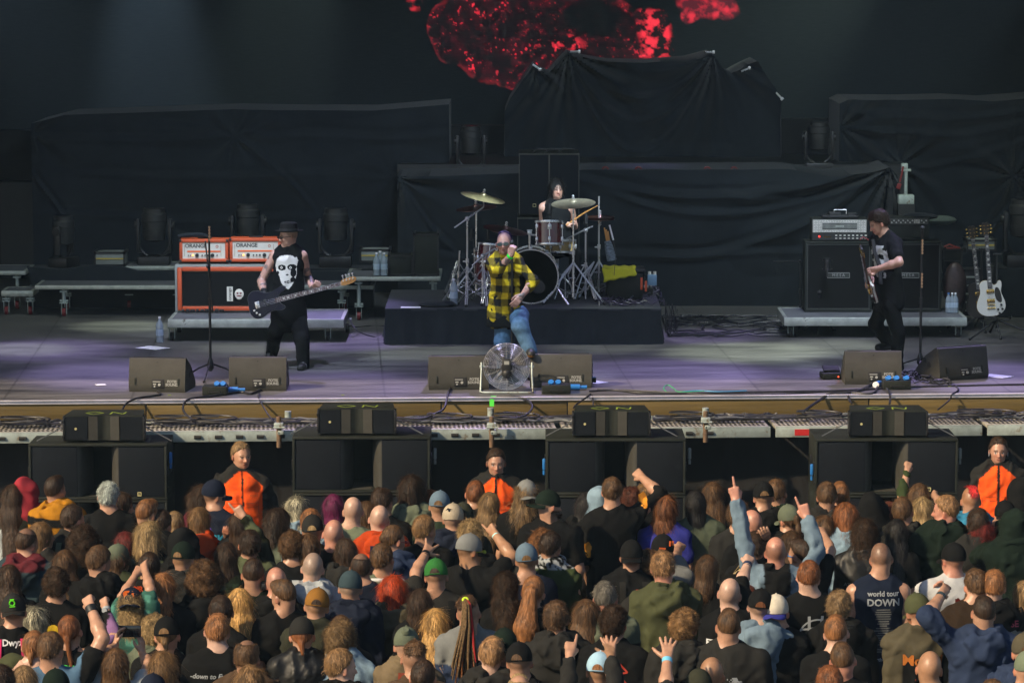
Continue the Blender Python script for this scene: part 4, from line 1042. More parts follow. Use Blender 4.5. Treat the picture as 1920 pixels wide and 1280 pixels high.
def flightcase(x0, x1, yt, yb, Y, lab, strip=True, m_=None, D=.35):
    p = at_y(x0, yt, Y); q = at_y(x1, yb, Y); W, H = q.x - p.x, p.z - q.z; r = empty('flight_case', ((p.x + q.x) / 2, Y, q.z), 0, lab, 'case', 'flight cases behind the band')
    MB().box((0, D / 2, H / 2), (W - .02, D, H - .02), .01).build('panel', m_ or M_flight, r)
    f = MB()
    for sx in (-1, 1):
        for sz in (0, 1): f.box((sx * (W / 2 - .012), D / 2, .012 + sz * (H - .024)), (.03, D + .02, .03))
        f.box((sx * (W / 2 - .012), -.004, H / 2), (.022, .014, H))
    for sz in (0, 1): f.box((0, -.004, .012 + sz * (H - .024)), (W, .014, .022))
    f.build('edging', M_darkmetal, r)
    if strip: MB().box((0, -.006, H * .52), (W - .04, .006, .015)).build('stripe', mat('yellow_stripe', (.5, .38, .06), .6), r)
    return r
flightcase(176, 235, 472, 499, 41.3, 'grey case with a yellow stripe between the two left lights')
flightcase(674, 732, 467, 492, 40.7, 'grey case with a yellow stripe beside the black step case')
flightcase(1812, 1868, 449, 471, 40.2, 'grey case with a yellow stripe behind the white guitar')
flightcase(727, 775, 478, 517, 40.1, 'low half of black case on the raised silver deck', False, M_box); flightcase(774, 823, 438, 517, 40.12, 'tall black case on the raised silver deck', False, M_box)
flightcase(1768, 1805, 466, 512, 39.6, 'dark case right of the guitar cabinets with papers on top', False, M_box, .4); flightcase(922, 952, 322, 333, 42.8, 'small pale box in the dark gap beside the tall stack', False)
def rackcase(px0, px1, yt, yb, Y, lab):
    r = flightcase(px0, px1, yt, yb, Y, lab, False, M_black, .4); p = at_y(px0, yt, Y); q = at_y(px1, yb, Y); H = p.z - q.z
    for k in range(5): MB().box((0, -.02, H * (.12 + .18 * k)), ((q.x - p.x) * .7, .01, H * .035)).build('drawer', M_alu, r)
rackcase(1806, 1838, 505, 592, 39.2, 'open rack of silver drawers behind the white guitar')
# water bottles
def bottle(p, lab, s=1.0, n=1, grp='clear water bottles on the stage'):
    r = empty('water_bottle', p, 0, lab, 'bottle', grp)
    MB().lathe([(.001, 0), (.040, .004), (.043, .02), (.040, .05), (.043, .07), (.040, .11), (.043, .14), (.043, .19), (.036, .215), (.016, .25), (.014, .27)], 18).build('body', M_clear, r)
    MB().lathe([(.0435, .08), (.0435, .15)], 18).build('label', mat('bottle_label', (.35, .45, .55), .6), r); MB().cyl((0, 0, .27), (0, 0, .29), .016, 12).build('cap', M_blue if 'blue' in lab else M_white, r)
    r.scale = (s, s, s * 1.0); return r
for px, py, z_, l in ((851, 573, 2.1, 'tall clear water bottle at the left of the drum riser'),):
    bottle(st(px, py, 2.1), l, 1.05)
for i, (px, l) in enumerate(((706, 'leftmost clear bottle beside the black step case'), (713, 'clear bottle second beside the black step case'), (720, 'clear bottle nearest the black step case'))): bottle(at_y(px, 517 - (i % 2) * 3, 40.05 + .06 * (i % 2)), l, .95)
for i, (px, l) in enumerate(((1778, 'blue capped bottle left on the right platform end'), (1785, 'clear bottle in the middle of the right platform end'), (1791, 'clear bottle nearest the right platform corner'))): p = at_y(px, 586 - (i % 2) * 3, 38.75); p.z = SZ + .236; bottle(p, l, .8)
p = st(303, 642); p.x -= .02; bottle(p, 'crinkled clear bottle standing against the left platform corner', 1.0)
# ---------------------------------------------------------------- bass stack
def put_text(parent, txt, size, M, material, name='lettering', ext=.002, **k):
    vs, fs = text_poly(txt, size, ext, **k); m = MB(); m.add(vs, fs, False, 0, M); return m.build(name, material, parent)
def facing(p, rz=0): return Matrix.Translation(p) @ Matrix.Rotation(rz, 4, 'Z') @ Matrix.Rotation(R(90), 4, 'X')   # text plane towards the camera
Yb = 38.62; p = at_y(327, 497, Yb); q = at_y(532, 497, Yb); zb = SZ + .257
W = q.x - p.x; H = p.z - zb
cab = empty('bass_cabinet', ((p.x + q.x) / 2, Yb, zb), 0, 'large orange edged bass cabinet lying on its side on the left platform', 'speaker cabinet')
MB().box((0, .26, H / 2), (W, .50, H), .012).build('case_shell', M_flight, cab)
f = MB()
for s_ in (-1, 1): f.box((s_ * (W / 2 - .058), -.008, H / 2), (.052, .04, H - .05), .012); f.box((0, -.008, H / 2 + s_ * (H / 2 - .045)), (W - .172, .04, .050), .012)
f.build('orange_edging', M_orange, cab)
MB().box((0, .0, H / 2), (W - .175, .02, H - .16)).build('grille_cloth', mat('black_grille_cloth', (.009, .0095, .0095), .85, bump=.5, bscale=500, spec=.1), cab)
c = at_y(431, 551, Yb - .03); lc = Vector((c.x - cab.location.x, -.026, c.z - zb))
m = MB().box(tuple(lc), (.068, .006, .165)); bd = m.build('badge', M_panel, cab)
put_text(bd, 'orange', .052, facing(lc + Vector((0, -.005, 0))) @ Matrix.Rotation(R(90), 4, 'Z'), M_black, ext=.001)
m = MB(); c2 = lc + Vector((.105, 0, 0)); m.ball(tuple(c2), (.052, .006, .058)); m.ball((c2.x, c2.y, c2.z - .045), (.03, .006, .02)); cr = m.build('crest', M_panel, cab)
m = MB(); m.ball((c2.x - .018, c2.y - .006, c2.z + .008), (.012, .003, .010)).ball((c2.x + .018, c2.y - .006, c2.z + .008), (.012, .003, .010)).ball((c2.x, c2.y - .006, c2.z - .022), (.03, .003, .008)); m.build('crest_marks', M_redw, cr)
m = MB()
for i in range(9): m.box((-W / 2 + .1 + .055 * i, -.09, .03), (.03 + .012 * (i % 3), .03, .03 + .01 * (i % 2)), .004)
tag(m.build('small_pedals', M_darkmetal), 'row of small dark pedals at the foot of the bass cabinet', 'pedals').location = cab.location
def bass_head(x0, x1, y0, y1, Y, lab, led):
    p = at_y(x0, y0, Y); q = at_y(x1, y1, Y); W, H = q.x - p.x, p.z - q.z
    r = empty('bass_amplifier', ((p.x + q.x) / 2, Y, q.z), 0, lab, 'amplifier', 'orange amplifier heads on the bass cabinet')
    D = .28; t = .035; sh = MB(); sh.box((0, D / 2, t / 2), (W, D, t), .01).box((0, D / 2, H - t / 2), (W, D, t), .01)
    for s_ in (-1, 1): sh.box((s_ * (W / 2 - t / 2), D / 2, H / 2), (t, D, H - 2 * t - .002), .008)
    sh.build('shell', M_orange, r)
    MB().box((0, .03, H / 2), (W - 2 * t, .02, H - 2 * t)).build('faceplate', M_panel, r)
    m = MB()
    for sx in (-1, 1):
        for sz in (0, 1): m.box((sx * (W / 2 - .012), -.002, .012 + sz * (H - .024)), (.026, .02, .026), .004)
    m.box((0, D / 2, H + .008), (.16, .025, .012), .004); m.build('corners', M_black, r)
    L = W - 2 * t; g = facing((0, .018, 0))
    put_text(r, 'ORANGE', .062, facing((-L * .19, .018, H * .70)), M_black, bold=.0012, ext=.001, space=.95)
    m = MB().box((-.0, .018, H * .46), (L * .78, .003, .018)); m.build('stripe', mat('orange_strip', (.75, .13, .03), .5), r)
    m = MB(); m.box((-L * .455, .018, H * .5), (.004, .003, H * .5)).box((L * .40, .018, H * .5), (.004, .003, H * .5)); m.build('side_lines', mat('bronze', (.25, .16, .08), .4), r)
    m = MB(); z = H * .29
    for xx, rr in ((-.36, .006), (-.31, .006), (-.16, .021), (-.04, .008), (.03, .008), (.10, .010), (.20, .021), (.31, .008)): m.cyl((xx * L, .02, z), (xx * L, .0, z), rr, 14)
    m.build('knob', M_black, r)
    MB().cyl((-.26 * L, .02, z), (-.26 * L, .004, z), .008, 10).build('pilot_light', mat('pilot_orange', (1, .4, .05), .4, emit=((1, .35, .04), 2.5 if led else .3)), r)
    m = MB(); m.torus(.013, .003, 14, 6, facing((L * .31, .018, H * .68))); m.build('emblem', M_orange, r); return r
Yh = Yb + .1
bass_head(336, 428, 449, 491, Yh, 'left orange amplifier head with cream panel on the bass cabinet', True)
bass_head(430, 527, 447, 491, Yh, 'right orange amplifier head half hidden by the bassist', False)
m = MB(); m.tube([at_y(x, y, Yh + .1) for x, y in ((334, 443), (350, 441), (375, 440), (392, 443))], [.018, .028, .026, .012], 8); tag(m.build('cable_bag', M_cloth2), 'rolled dark bag lying on top of the left orange amplifier', 'bag')
# ---------------------------------------------------------------- guitar amplifiers
Yg = 38.85; zb = SZ + .237
def gcab(x0, x1, ytop, lab, plate=True):
    p = at_y(x0, ytop, Yg); q = at_y(x1, ytop, Yg); W = q.x - p.x; H = p.z - zb
    r = empty('guitar_cabinet', ((p.x + q.x) / 2, Yg, zb), 0, lab, 'speaker cabinet', 'black guitar cabinets on the right platform')
    sh = MB(); t = .022
    sh.box((0, .18, t / 2), (W, .36, t), .006).box((0, .18, H - t / 2), (W, .36, t), .006).box((0, .35, H / 2), (W - .01, .02, H - .05))
    for s_ in (-1, 1): sh.box((s_ * (W / 2 - t / 2), .18, H / 2), (t, .36, H - 2 * t), .005)
    sh.build('shell', M_box, r); MB().box((0, .03, H / 2), (W - 2 * t, .02, H - 2 * t - .04)).build('grille_cloth', mat('black_grille_cloth', (.016, .017, .017), .8, bump=.5, bscale=500), r)
    pt = MB(); pt.box((0, .014, H - t - .012), (W - 2 * t, .006, .008)); pt.box((0, .014, t + .012), (W - 2 * t, .006, .008))
    for s_ in (-1, 1): pt.box((s_ * (W / 2 - t - .008), .014, H / 2), (.007, .006, H - 2 * t))
    pt.build('piping', mat('grey_piping', (.06, .065, .06), .6), r)
    pl = MB().box((0, .010, H * .52), (.255, .014, .062), .008); pt = MB(); plate_ = pl.build('name_plate', mat('plate_dark', (.045, .05, .045), .4, .5), r)
    put_text(plate_, 'MESA', .046, facing((0, .0, H * .52)), M_greyt, space=1.5, ext=.001); fr = MB()
    for s_ in (-1, 1): fr.box((0, .002, H * .52 + s_ * .029), (.255, .004, .004)); fr.box((s_ * .126, .002, H * .52), (.004, .004, .052))
    fr.build('plate_border', M_greyt, plate_)
    return r
gcab(1510, 1636, 453, 'black guitar cabinet with a grey nameplate on the left of the right platform'); gcab(1640, 1767, 453, 'black guitar cabinet mostly hidden behind the guitarist')
p = at_y(1522, 410, Yg + .03); q = at_y(1627, 452, Yg + .03); W, H = q.x - p.x, p.z - q.z
r = empty('guitar_amplifier', ((p.x + q.x) / 2, Yg + .03, q.z), 0, 'chrome diamond plate guitar amplifier head left of the guitarist', 'amplifier')
MB().box((0, .16, H / 2), (W, .26, H), .012).build('shell', M_box, r)
M_tp = mat('tread_chrome', (.50, .50, .47), .35, .35, var=.2)
MB().box((0, .022, H * .66), (W - .03, .012, H * .56)).build('tread_plate', M_tp, r)
m = MB()
for i in range(20):
    for j in range(5):
        if abs(i - 9.5) < 6.2 and 1 <= j <= 3: continue
        m.box((-W / 2 + .035 + i * (W - .07) / 19, .013, H * .43 + j * H * .112), (.022, .004, .007), 0, (0, R(45 if (i + j) % 2 else -45), 0))
m.build('tread_pattern', mat('tread_bright', (.75, .74, .70), .3, .3), r)
m = MB().box((0, .012, H * .66), (W * .62, .004, H * .27))
m.build('vent', M_black, r)
m = MB()
for i in range(30): m.box((-W * .30 + i * W * .6 / 29, .008, H * .66), (.005, .004, H * .22))
m.box((0, .005, H * .66), (.10, .006, .016)); m.build('vent_bars', M_alu, r)
MB().box((0, .022, H * .19), (W - .03, .012, H * .30)).build('control_panel', M_black, r)
m = MB()
for i in range(8):
    for j in range(2): m.box((W * (-.06 + .075 * i), .012, H * (.12 + .13 * j)), (.022, .008, .010))
m.build('knob', M_ivory, r); put_text(r, 'Recto', .035, facing((-W * .22, .012, H * .19)), M_gold, ext=.001, shear=.3)
MB().cyl((-W * .36, .02, H * .2), (-W * .36, .006, H * .2), .009, 10).build('pilot_light', mat('pilot_red', (1, .05, .03), .4, emit=((1, .03, .02), 3)), r)
p = at_y(1640, 407, Yg + .03); q = at_y(1743, 447, Yg + .03); W, H = q.x - p.x, p.z - q.z
r = empty('guitar_amplifier', ((p.x + q.x) / 2, Yg + .03, q.z), 0, 'black guitar amplifier head with a row of knobs behind the guitarist', 'amplifier')
MB().box((0, .16, H / 2), (W, .26, H), .014).build('shell', M_box, r); MB().box((0, .026, H * .78), (W - .03, .01, H * .26)).build('control_panel', mat('panel_dark', (.03, .032, .03), .4), r)
m = MB()
for i in range(22): m.cyl((-W / 2 + .04 + i * (W - .08) / 21, .022, H * (.74 + .09 * (i % 2))), (-W / 2 + .04 + i * (W - .08) / 21, .006, H * (.74 + .09 * (i % 2))), .009, 10)
m.build('knob', M_greyt, r); m = MB()
for i in range(6): m.box((W * .22 + i * .012, .016, H * .79), (.003, .006, .045))
m.build('slider', M_ivory, r)
z = at_y(1560, 410, Yg).z
m = MB(); p = at_y(1575, 405, Yg + .1); m.box((p.x, Yg + .12, z + .02), (.42, .14, .03), .006).box((p.x - .06, Yg + .1, z + .05), (.13, .09, .04), .006).box((p.x + .14, Yg + .1, z + .045), (.09, .07, .03), .005); tag(m.build('receiver_box', M_black), 'dark wireless receivers stacked on the chrome amplifier', 'receiver')
m = MB(); c = Vector((p.x - .0, Yg + .08, z + .07)); m.tube([c + Vector(v) for v in ((-.07, 0, -.02), (-.07, 0, .025), (.07, 0, .025), (.07, 0, -.02))], .006, 6); tag(m.build('wire_handle', M_chrome), 'small silver wire handle standing on the wireless receivers', 'handle')
m = MB(); m.ball(tuple(at_y(1722, 404, Yg + .15)), (.19, .10, .035)).ball(tuple(at_y(1740, 406, Yg + .18)), (.12, .1, .03)); tag(m.build('folded_cloth', M_cloth2), 'crumpled black cloth on top of the plain black amplifier', 'cloth')
m = MB(); m.ball(tuple(at_y(1762, 413, Yg + .5)), (.20, .12, .06)); tag(m.build('cushion', mat('green_cloth', (.06, .08, .07), .9)), 'grey green bundled cloth showing right of the black amplifier', 'bundle')
m = MB(); m.tube([at_y(x, y, Yg - .02) for x, y in ((1612, 450), (1618, 444), (1626, 448), (1632, 452))], .006, 6); tag(m.build('red_cable', mat('red_rubber', (.25, .02, .02), .5)), 'short red cable loop at the corner of the chrome amplifier', 'cable')
m = MB(); m.tube([at_y(x, y, 39.6) for x, y in ((1770, 463), (1780, 458), (1792, 463), (1800, 466))], .012, 6).box(tuple(at_y(1788, 465, 39.7)), (.16, .12, .01)); tag(m.build('red_leads', mat('red_rubber', (.25, .02, .02), .5)), 'red leads heaped on the dark case right of the cabinets', 'cables')
o = MB(); o.ball(tuple(at_y(1790, 535, 39.0)), (.14, .1, .27), seg=16); tag(o.build('leather_bag', mat('brown_leather', (.035, .02, .018), .5, var=.6, vscale=12, bump=.8, bscale=12)), 'slumped dark brown bag beside the right guitar cabinets', 'bag')
# silver jack stand above the low drape
p = at_y(1698, 381, 41.3); r = empty('jack_stand', p, 0, 'silver box with an upright pole and red strap above the low drape', 'stand')
MB().box((0, 0, .05), (.19, .16, .11), .008).build('box', M_galv, r); MB().cyl((-.0, 0, .1), (0, 0, .42), .022, 12).box((0, 0, .40), (.12, .05, .03), .005).box((-.02, 0, .45), (.08, .06, .07), .01).build('pole', M_galv, r)
MB().tube([(-.04, -.04, .45), (-.06, -.05, .35), (-.08, -.05, .26)], .012, 6).box((-.09, -.05, .21), (.05, .012, .07), .004, (0, .3, 0)).build('strap', M_redw, r)
MB().box((0, 0, -.42), (.20, .2, .83)).build('base', M_black, r)
# ---------------------------------------------------------------- tall speaker stack behind the drummer
for i, (y0, y1, x0, x1, l) in enumerate(((288, 404, 973, 1086, 'tall twin column speaker stacked behind the drummer'), (408, 545, 970, 1086, 'lower speaker of the stack behind the drummer'))):
    Y = 40.5; p = at_y(x0, y0, Y); q = at_y(x1, y1, Y); W, H = q.x - p.x, p.z - q.z
    r = empty('speaker', ((p.x + q.x) / 2, Y, q.z), 0, l, 'speaker', 'speakers stacked behind the drummer')
    MB().box((0, .35, H / 2), (W, .68, H), .008).build('cabinet', M_box, r)
    for s_ in (-1, 1): MB().box((s_ * W / 4, .0, H / 2), (W / 2 - .03, .02, H - .04)).build('grille', M_grille, r)
    m = MB(); m.box((0, -.008, H / 2), (.010, .01, H - .02)).box((0, -.006, H - .008), (W, .012, .006)); m.box((-W / 2 + .004, -.006, H / 2), (.006, .01, H)).box((W / 2 - .004, -.006, H / 2), (.006, .01, H)).build('trim', mat('grey_trim', (.10, .10, .09), .6), r)
    if i == 0:
        m = MB()
        for a in (-.2, -.05, .1): m.tube([(a, .1, H), (a + .06, .1, H + .05), (a + .2, .1, H + .04)], .01, 6)
        m.build('rigging', M_darkmetal, r); b = MB(); c = at_y(1002, 385, Y); lx, lz = c.x - r.location.x, c.z - r.location.z
        b.torus(.024, .004, 4, 6, facing((lx, -.014, lz)) @ Matrix.Rotation(R(45), 4, 'Z')); b.build('badge', mat('brass_badge', (.55, .50, .25), .4), r)
# ---------------------------------------------------------------- stands, guitars
def mic_stand(base, h, lab, boom=None, picks=None, tripod=.32, r=.011, mic=True, grp='microphone stands', hz=0.0, mats=None, rot=.4):
    o = empty('microphone_stand', base, 0, lab, 'microphone stand', grp); mt = mats or M_darkmetal
    for k in range(3):
        a = rot + k * 2.094; m = MB(); m.tube([(0, 0, .16), (math.cos(a) * tripod * .5, math.sin(a) * tripod * .5, .10), (math.cos(a) * tripod, math.sin(a) * tripod, .01)], .009, 6); m.cyl((math.cos(a) * (tripod - .02), math.sin(a) * (tripod - .02), .012), (math.cos(a) * (tripod + .02), math.sin(a) * (tripod + .02), .012), .012, 8); m.build('leg', mt, o)
    MB().lathe([(.014, .08), (.035, .11), (.03, .17), (.014, .22)], 14).build('hub', mt, o)
    m = MB().cyl((0, 0, .1), (0, 0, h * .55), r + .003, 10).cyl((0, 0, h * .55), (0, 0, h), r, 10).cyl((0, 0, h * .55 - .03), (0, 0, h * .55 + .03), .019, 10); m.build('pole', mt, o)
    if boom:
        m = MB().tube(boom, .008, 8); m.ball(boom[len(boom) // 2], .02); m.build('boom_arm', mt, o); tip = Vector(boom[0])
    else: tip = Vector((0, 0, h))
    if mic:
        d = Vector((0, -.3, .95)).normalized() if not boom else (Vector(boom[0]) - Vector(boom[1])).normalized(); mm = MB(); mm.tube([tip, tip + d * .11], [.012, .018], 10); mm.ball(tuple(tip + d * .135), .026); mm.build('microphone', M_black, o)
    if picks:
        for pz, col in picks:
            m = MB(); m.box((.004, -.014, pz), (.012, .005, .15), .002)
            for j in range(5): m.box((.004, -.022, pz - .065 + j * .033), (.020, .003, .018), .001, (0, .2, 0))
            m.build('pick_holder', mat('tan_picks', (.42, .24, .12), .6, var=.4, vscale=40), o)
    return o
p = st(395, 710); pc = at_y(397, 710, p.y)
h = at_y(388, 445, p.y).z - SZ
def rel(px, py, Y, o): v = at_y(px, py, Y); return (v.x - o.x, v.y - o.y, v.z - o.z)
mic_stand(p, h, 'black microphone stand with a hanging boom between the left wedges', boom=[rel(385, 452, p.y, p), rel(390, 500, p.y - .05, p), rel(399, 585, p.y - .02, p)], picks=[(h + .04, 0)], mic=False, hz=0)
p = st(1725, 700); h = at_y(1725, 450, p.y).z - SZ
mic_stand(p, h, 'black microphone stand with tan picks right of the guitarist', picks=[(h - .07, 0), (h - .42, 0)], tripod=.36)
p = st(960, 700); h = at_y(962, 450, 34.55).z - SZ; sp_mic = p
mic_stand(Vector((p.x, 34.6, SZ)), at_y(962, 478, 34.6).z - SZ, 'straight black microphone stand gripped by the singer', mic=True, tripod=.2)
p = at_y(1500, 590, 38.3); p.z = SZ + .0; p = st(1500, 612)
mic_stand(p, at_y(1500, 492, p.y).z - SZ, 'short boom stand reaching to the left guitar cabinet', boom=[rel(1540, 488, p.y + .1, p), rel(1500, 490, p.y, p), rel(1450, 490, p.y - .1, p)], mic=False, tripod=.30)
c = at_y(1551, 496, 38.6); m = MB(); m.cyl(c + Vector((0, 0, -.07)), c + Vector((0, 0, .07)), .035, 14).torus(.055, .004, 20, 6, Matrix.Translation(c + Vector((0, 0, .05)))).torus(.055, .004, 20, 6, Matrix.Translation(c + Vector((0, 0, -.05)))).cyl(c + Vector((0, 0, -.14)), c + Vector((0, 0, -.07)), .010, 8)
tag(m.build('studio_microphone', M_darkmetal), 'large round studio microphone in a cage before the left cabinet', 'microphone')
p = st(1535, 622); mic_stand(p, .33, 'knee high microphone stand before the left guitar cabinet', tripod=.2, mic=True)
p = st(1762, 618); mic_stand(p, .72, 'boom stand in front of the hidden right cabinet', boom=[rel(1700, 489, p.y, p), rel(1760, 489, p.y, p), rel(1800, 488, p.y, p)], mic=False, tripod=.3)
GP = dict(
    single=[(-.225, 0), (-.215, .09), (-.16, .158), (-.08, .168), (0, .136), (.05, .115), (.10, .118), (.15, .122), (.188, .09), (.196, .03), (.15, -.028), (.130, -.05), (.148, -.085), (.185, -.10), (.178, -.13), (.13, -.137), (.06, -.118), (0, -.136), (-.08, -.168), (-.16, -.158), (-.215, -.09)],
    pb=[(-.24, .04), (-.235, .12), (-.18, .175), (-.10, .175), (-.03, .135), (.04, .11), (.12, .125), (.20, .155), (.25, .15), (.26, .12), (.22, .09), (.155, .065), (.14, .03), (.14, -.03), (.16, -.06), (.20, -.09), (.19, -.12), (.14, -.13), (.06, -.11), (-.02, -.12), (-.10, -.165), (-.19, -.165), (-.24, -.10), (-.25, -.03)])
def smooth_poly(p, n=2):
    for _ in range(n):
        q = []
        for a, b in zip(p, p[1:] + p[:1]): q += [(a[0] * .75 + b[0] * .25, a[1] * .75 + b[1] * .25), (a[0] * .25 + b[0] * .75, a[1] * .25 + b[1] * .75)]
        p = q
    return p
def guitar(Mg, lab, kind='single', body=None, neck=.60, headmat=None, guard=None, hw=None, fretb=None, tuners=6, binding=None, name='electric_guitar', marks=True):
    o = bpy.data.objects.new(name, None); COL.objects.link(o); o.matrix_world = Mg; tag(o, lab, 'guitar')
    poly = smooth_poly(GP[kind]); MB().prism(poly, -.022, .022, smooth=False).build('body', body, o)
    bx = .14
    if binding: MB().prism([(x * 1.012, y * 1.012) for x, y in poly], -.012, .012).build('binding', binding, o)
    MB().prism([(bx - .04, .026), (bx + neck, .021), (bx + neck, -.021), (bx - .04, -.026)], .012, .034).build('neck', fretb, o)
    f = MB()
    for i in range(21): d = bx - .03 + neck * (1 - .5 ** ((i) / 12)) * 1.38; f.box((bx + neck - (neck + .03) * (1 - .5 ** (i / 12)) / .7, 0, .0345), (.003, .046, .002))
    if marks:
        for i in (3, 5, 7, 9, 12, 15, 17): x_ = bx + neck - (neck + .03) * (1 - .5 ** ((i - .5) / 12)) / .7; f.box((x_, 0, .0352), (.018, .026, .002), m=1)
    f.build('frets', [M_chrome, M_ivory], o)
    hx = bx + neck
    if kind == 'pb': hp = [(hx, .022), (hx + .04, .05), (hx + .10, .05), (hx + .17, .055), (hx + .21, .035), (hx + .205, .005), (hx + .17, -.02), (hx + .06, -.03), (hx, -.022)]
    else: hp = [(hx, .022), (hx + .03, .035), (hx + .10, .04), (hx + .15, .045), (hx + .165, .02), (hx + .155, 0), (hx + .165, -.02), (hx + .15, -.045), (hx + .10, -.04), (hx + .03, -.035), (hx, -.022)]
    MB().prism(smooth_poly(hp, 1), .008, .024).build('headstock', headmat, o)
    tm = MB()
    if kind == 'pb':
        for i in range(4): x_ = hx + .045 + .042 * i; tm.cyl((x_, .03, .02), (x_, .03, .045), .009, 10); tm.cyl((x_, .05, .012), (x_, .085, .012), .005, 6); tm.ball((x_, .092, .012), (.014, .010, .006))
    else:
        for i in range(3):
            for s_ in (-1, 1): x_ = hx + .04 + .042 * i; tm.cyl((x_, s_ * .022, .02), (x_, s_ * .022, .038), .007, 8); tm.ball((x_, s_ * .058, .014), (.010, .014, .006))
    tm.build('tuners', hw, o)
    if guard: MB().prism(smooth_poly(guard[0], 1), .0222, .026).build('pickguard', guard[1], o)
    m = MB()
    if kind == 'pb': m.box((-.03, .022, .028), (.03, .055, .012), .003).box((.0, -.022, .028), (.03, .055, .012), .003); m.build('pickup', M_black, o); m = MB(); m.box((-.13, 0, .030), (.055, .085, .016), .003)
    else:
        for x_ in (-.045, .065): m.box((x_, 0, .030), (.042, .088, .014), .003)
        m.build('pickup', hw, o); m = MB(); m.cyl((-.095, -.042, .032), (-.085, .042, .032), .007, 8).cyl((-.13, -.045, .032), (-.13, .045, .032), .008, 8)
    m.build('bridge', hw, o)
    k = MB()
    for (x_, y_) in (((-.13, -.12), (-.16, -.09), (-.185, -.055)) if kind == 'pb' else ((-.10, -.115), (-.15, -.125), (-.15, -.075), (-.195, -.09))): k.cyl((x_, y_, .02), (x_, y_, .042), .013, 12)
    k.build('knob', hw if kind == 'pb' else M_black, o)
    s = MB(); ns = 4 if kind == 'pb' else 6
    for i in range(ns): y_ = (i - (ns - 1) / 2) * (.019 if ns == 4 else .0095); s.tube([(-.13, y_, .041), (hx + .02, y_ * .75, .037)], .0014 if ns == 4 else .0009, 4, caps=False)
    s.build('strings', M_chrome, o); return o
def gframe(pa, pb, Y, scale=1.0, tilt=0.0, Yb=None):
    a = at_y(*pa, Y); b = at_y(*pb, Y if Yb is None else Yb); x = (b - a).normalized(); zc = Vector((0, -1, 0)); zc = (zc - x * zc.dot(x)).normalized(); y = zc.cross(x)
    M = Matrix((x, y, zc)).transposed().to_4x4(); M.translation = a; return M @ Matrix.Rotation(tilt, 4, 'X') @ Matrix.Scale(scale, 4)
# white guitar on its stand
Yw = 38.3
M_wht = mat('white_lacquer', (.62, .62, .55), .2, coat=.6, var=.04); M_ebony = mat('ebony', (.02, .017, .015), .4); M_rose = mat('rosewood', (.07, .03, .018), .5); M_maple = mat('maple_neck', (.50, .24, .06), .4, var=.15)
guitar(gframe((1857, 556), (1851, 470), Yw, .98), 'white single cut electric guitar with gold hardware on a floor stand', 'single', M_wht, .56, M_ebony, ([(-.02, -.05), (.10, -.05), (.11, -.09), (.04, -.12), (-.06, -.13), (-.08, -.10)], M_ebony), M_gold, M_ebony, binding=M_gold)
def gstand(base, lab, h):
    o = empty('guitar_stand', base, 0, lab, 'guitar stand', 'guitar stands at the right of the stage')
    for a, l in ((-2.4, .46), (-.55, .62), (1.6, .4), (-1.5, .25)): MB().tube([(0, 0, .20), (math.cos(a) * l, math.sin(a) * l, .012)], .011, 8).ball((math.cos(a) * l, math.sin(a) * l, .014), .016).build('leg', M_black, o)
    MB().cyl((0, 0, .1), (0, .06, h), .012, 10).build('pole', M_black, o)
    m = MB().tube([(-.16, -.08, .24), (-.14, -.02, .20), (0, 0, .19), (.14, -.02, .20), (.16, -.08, .24)], .010, 8); m.build('cradle', M_black, o)
    MB().tube([(-.04, -.03, h), (-.04, .02, h - .01), (.04, .02, h - .01), (.04, -.03, h)], .009, 8).build('yoke', M_black, o); return o
p = st(1856, 622); gstand(Vector((p.x, Yw + .1, SZ)), 'black tripod stand holding the white guitar', .95)
p = st(1830, 612); gstand(Vector((p.x, Yw + .7, SZ)), 'black stand behind the white guitar holding a dark guitar', .95)
guitar(gframe((1836, 560), (1826, 470), Yw + .62, .98), 'dark guitar mostly hidden behind the white guitar with its headstock tilted', 'single', M_ebony, .56, M_ebony, None, M_gold, M_ebony)
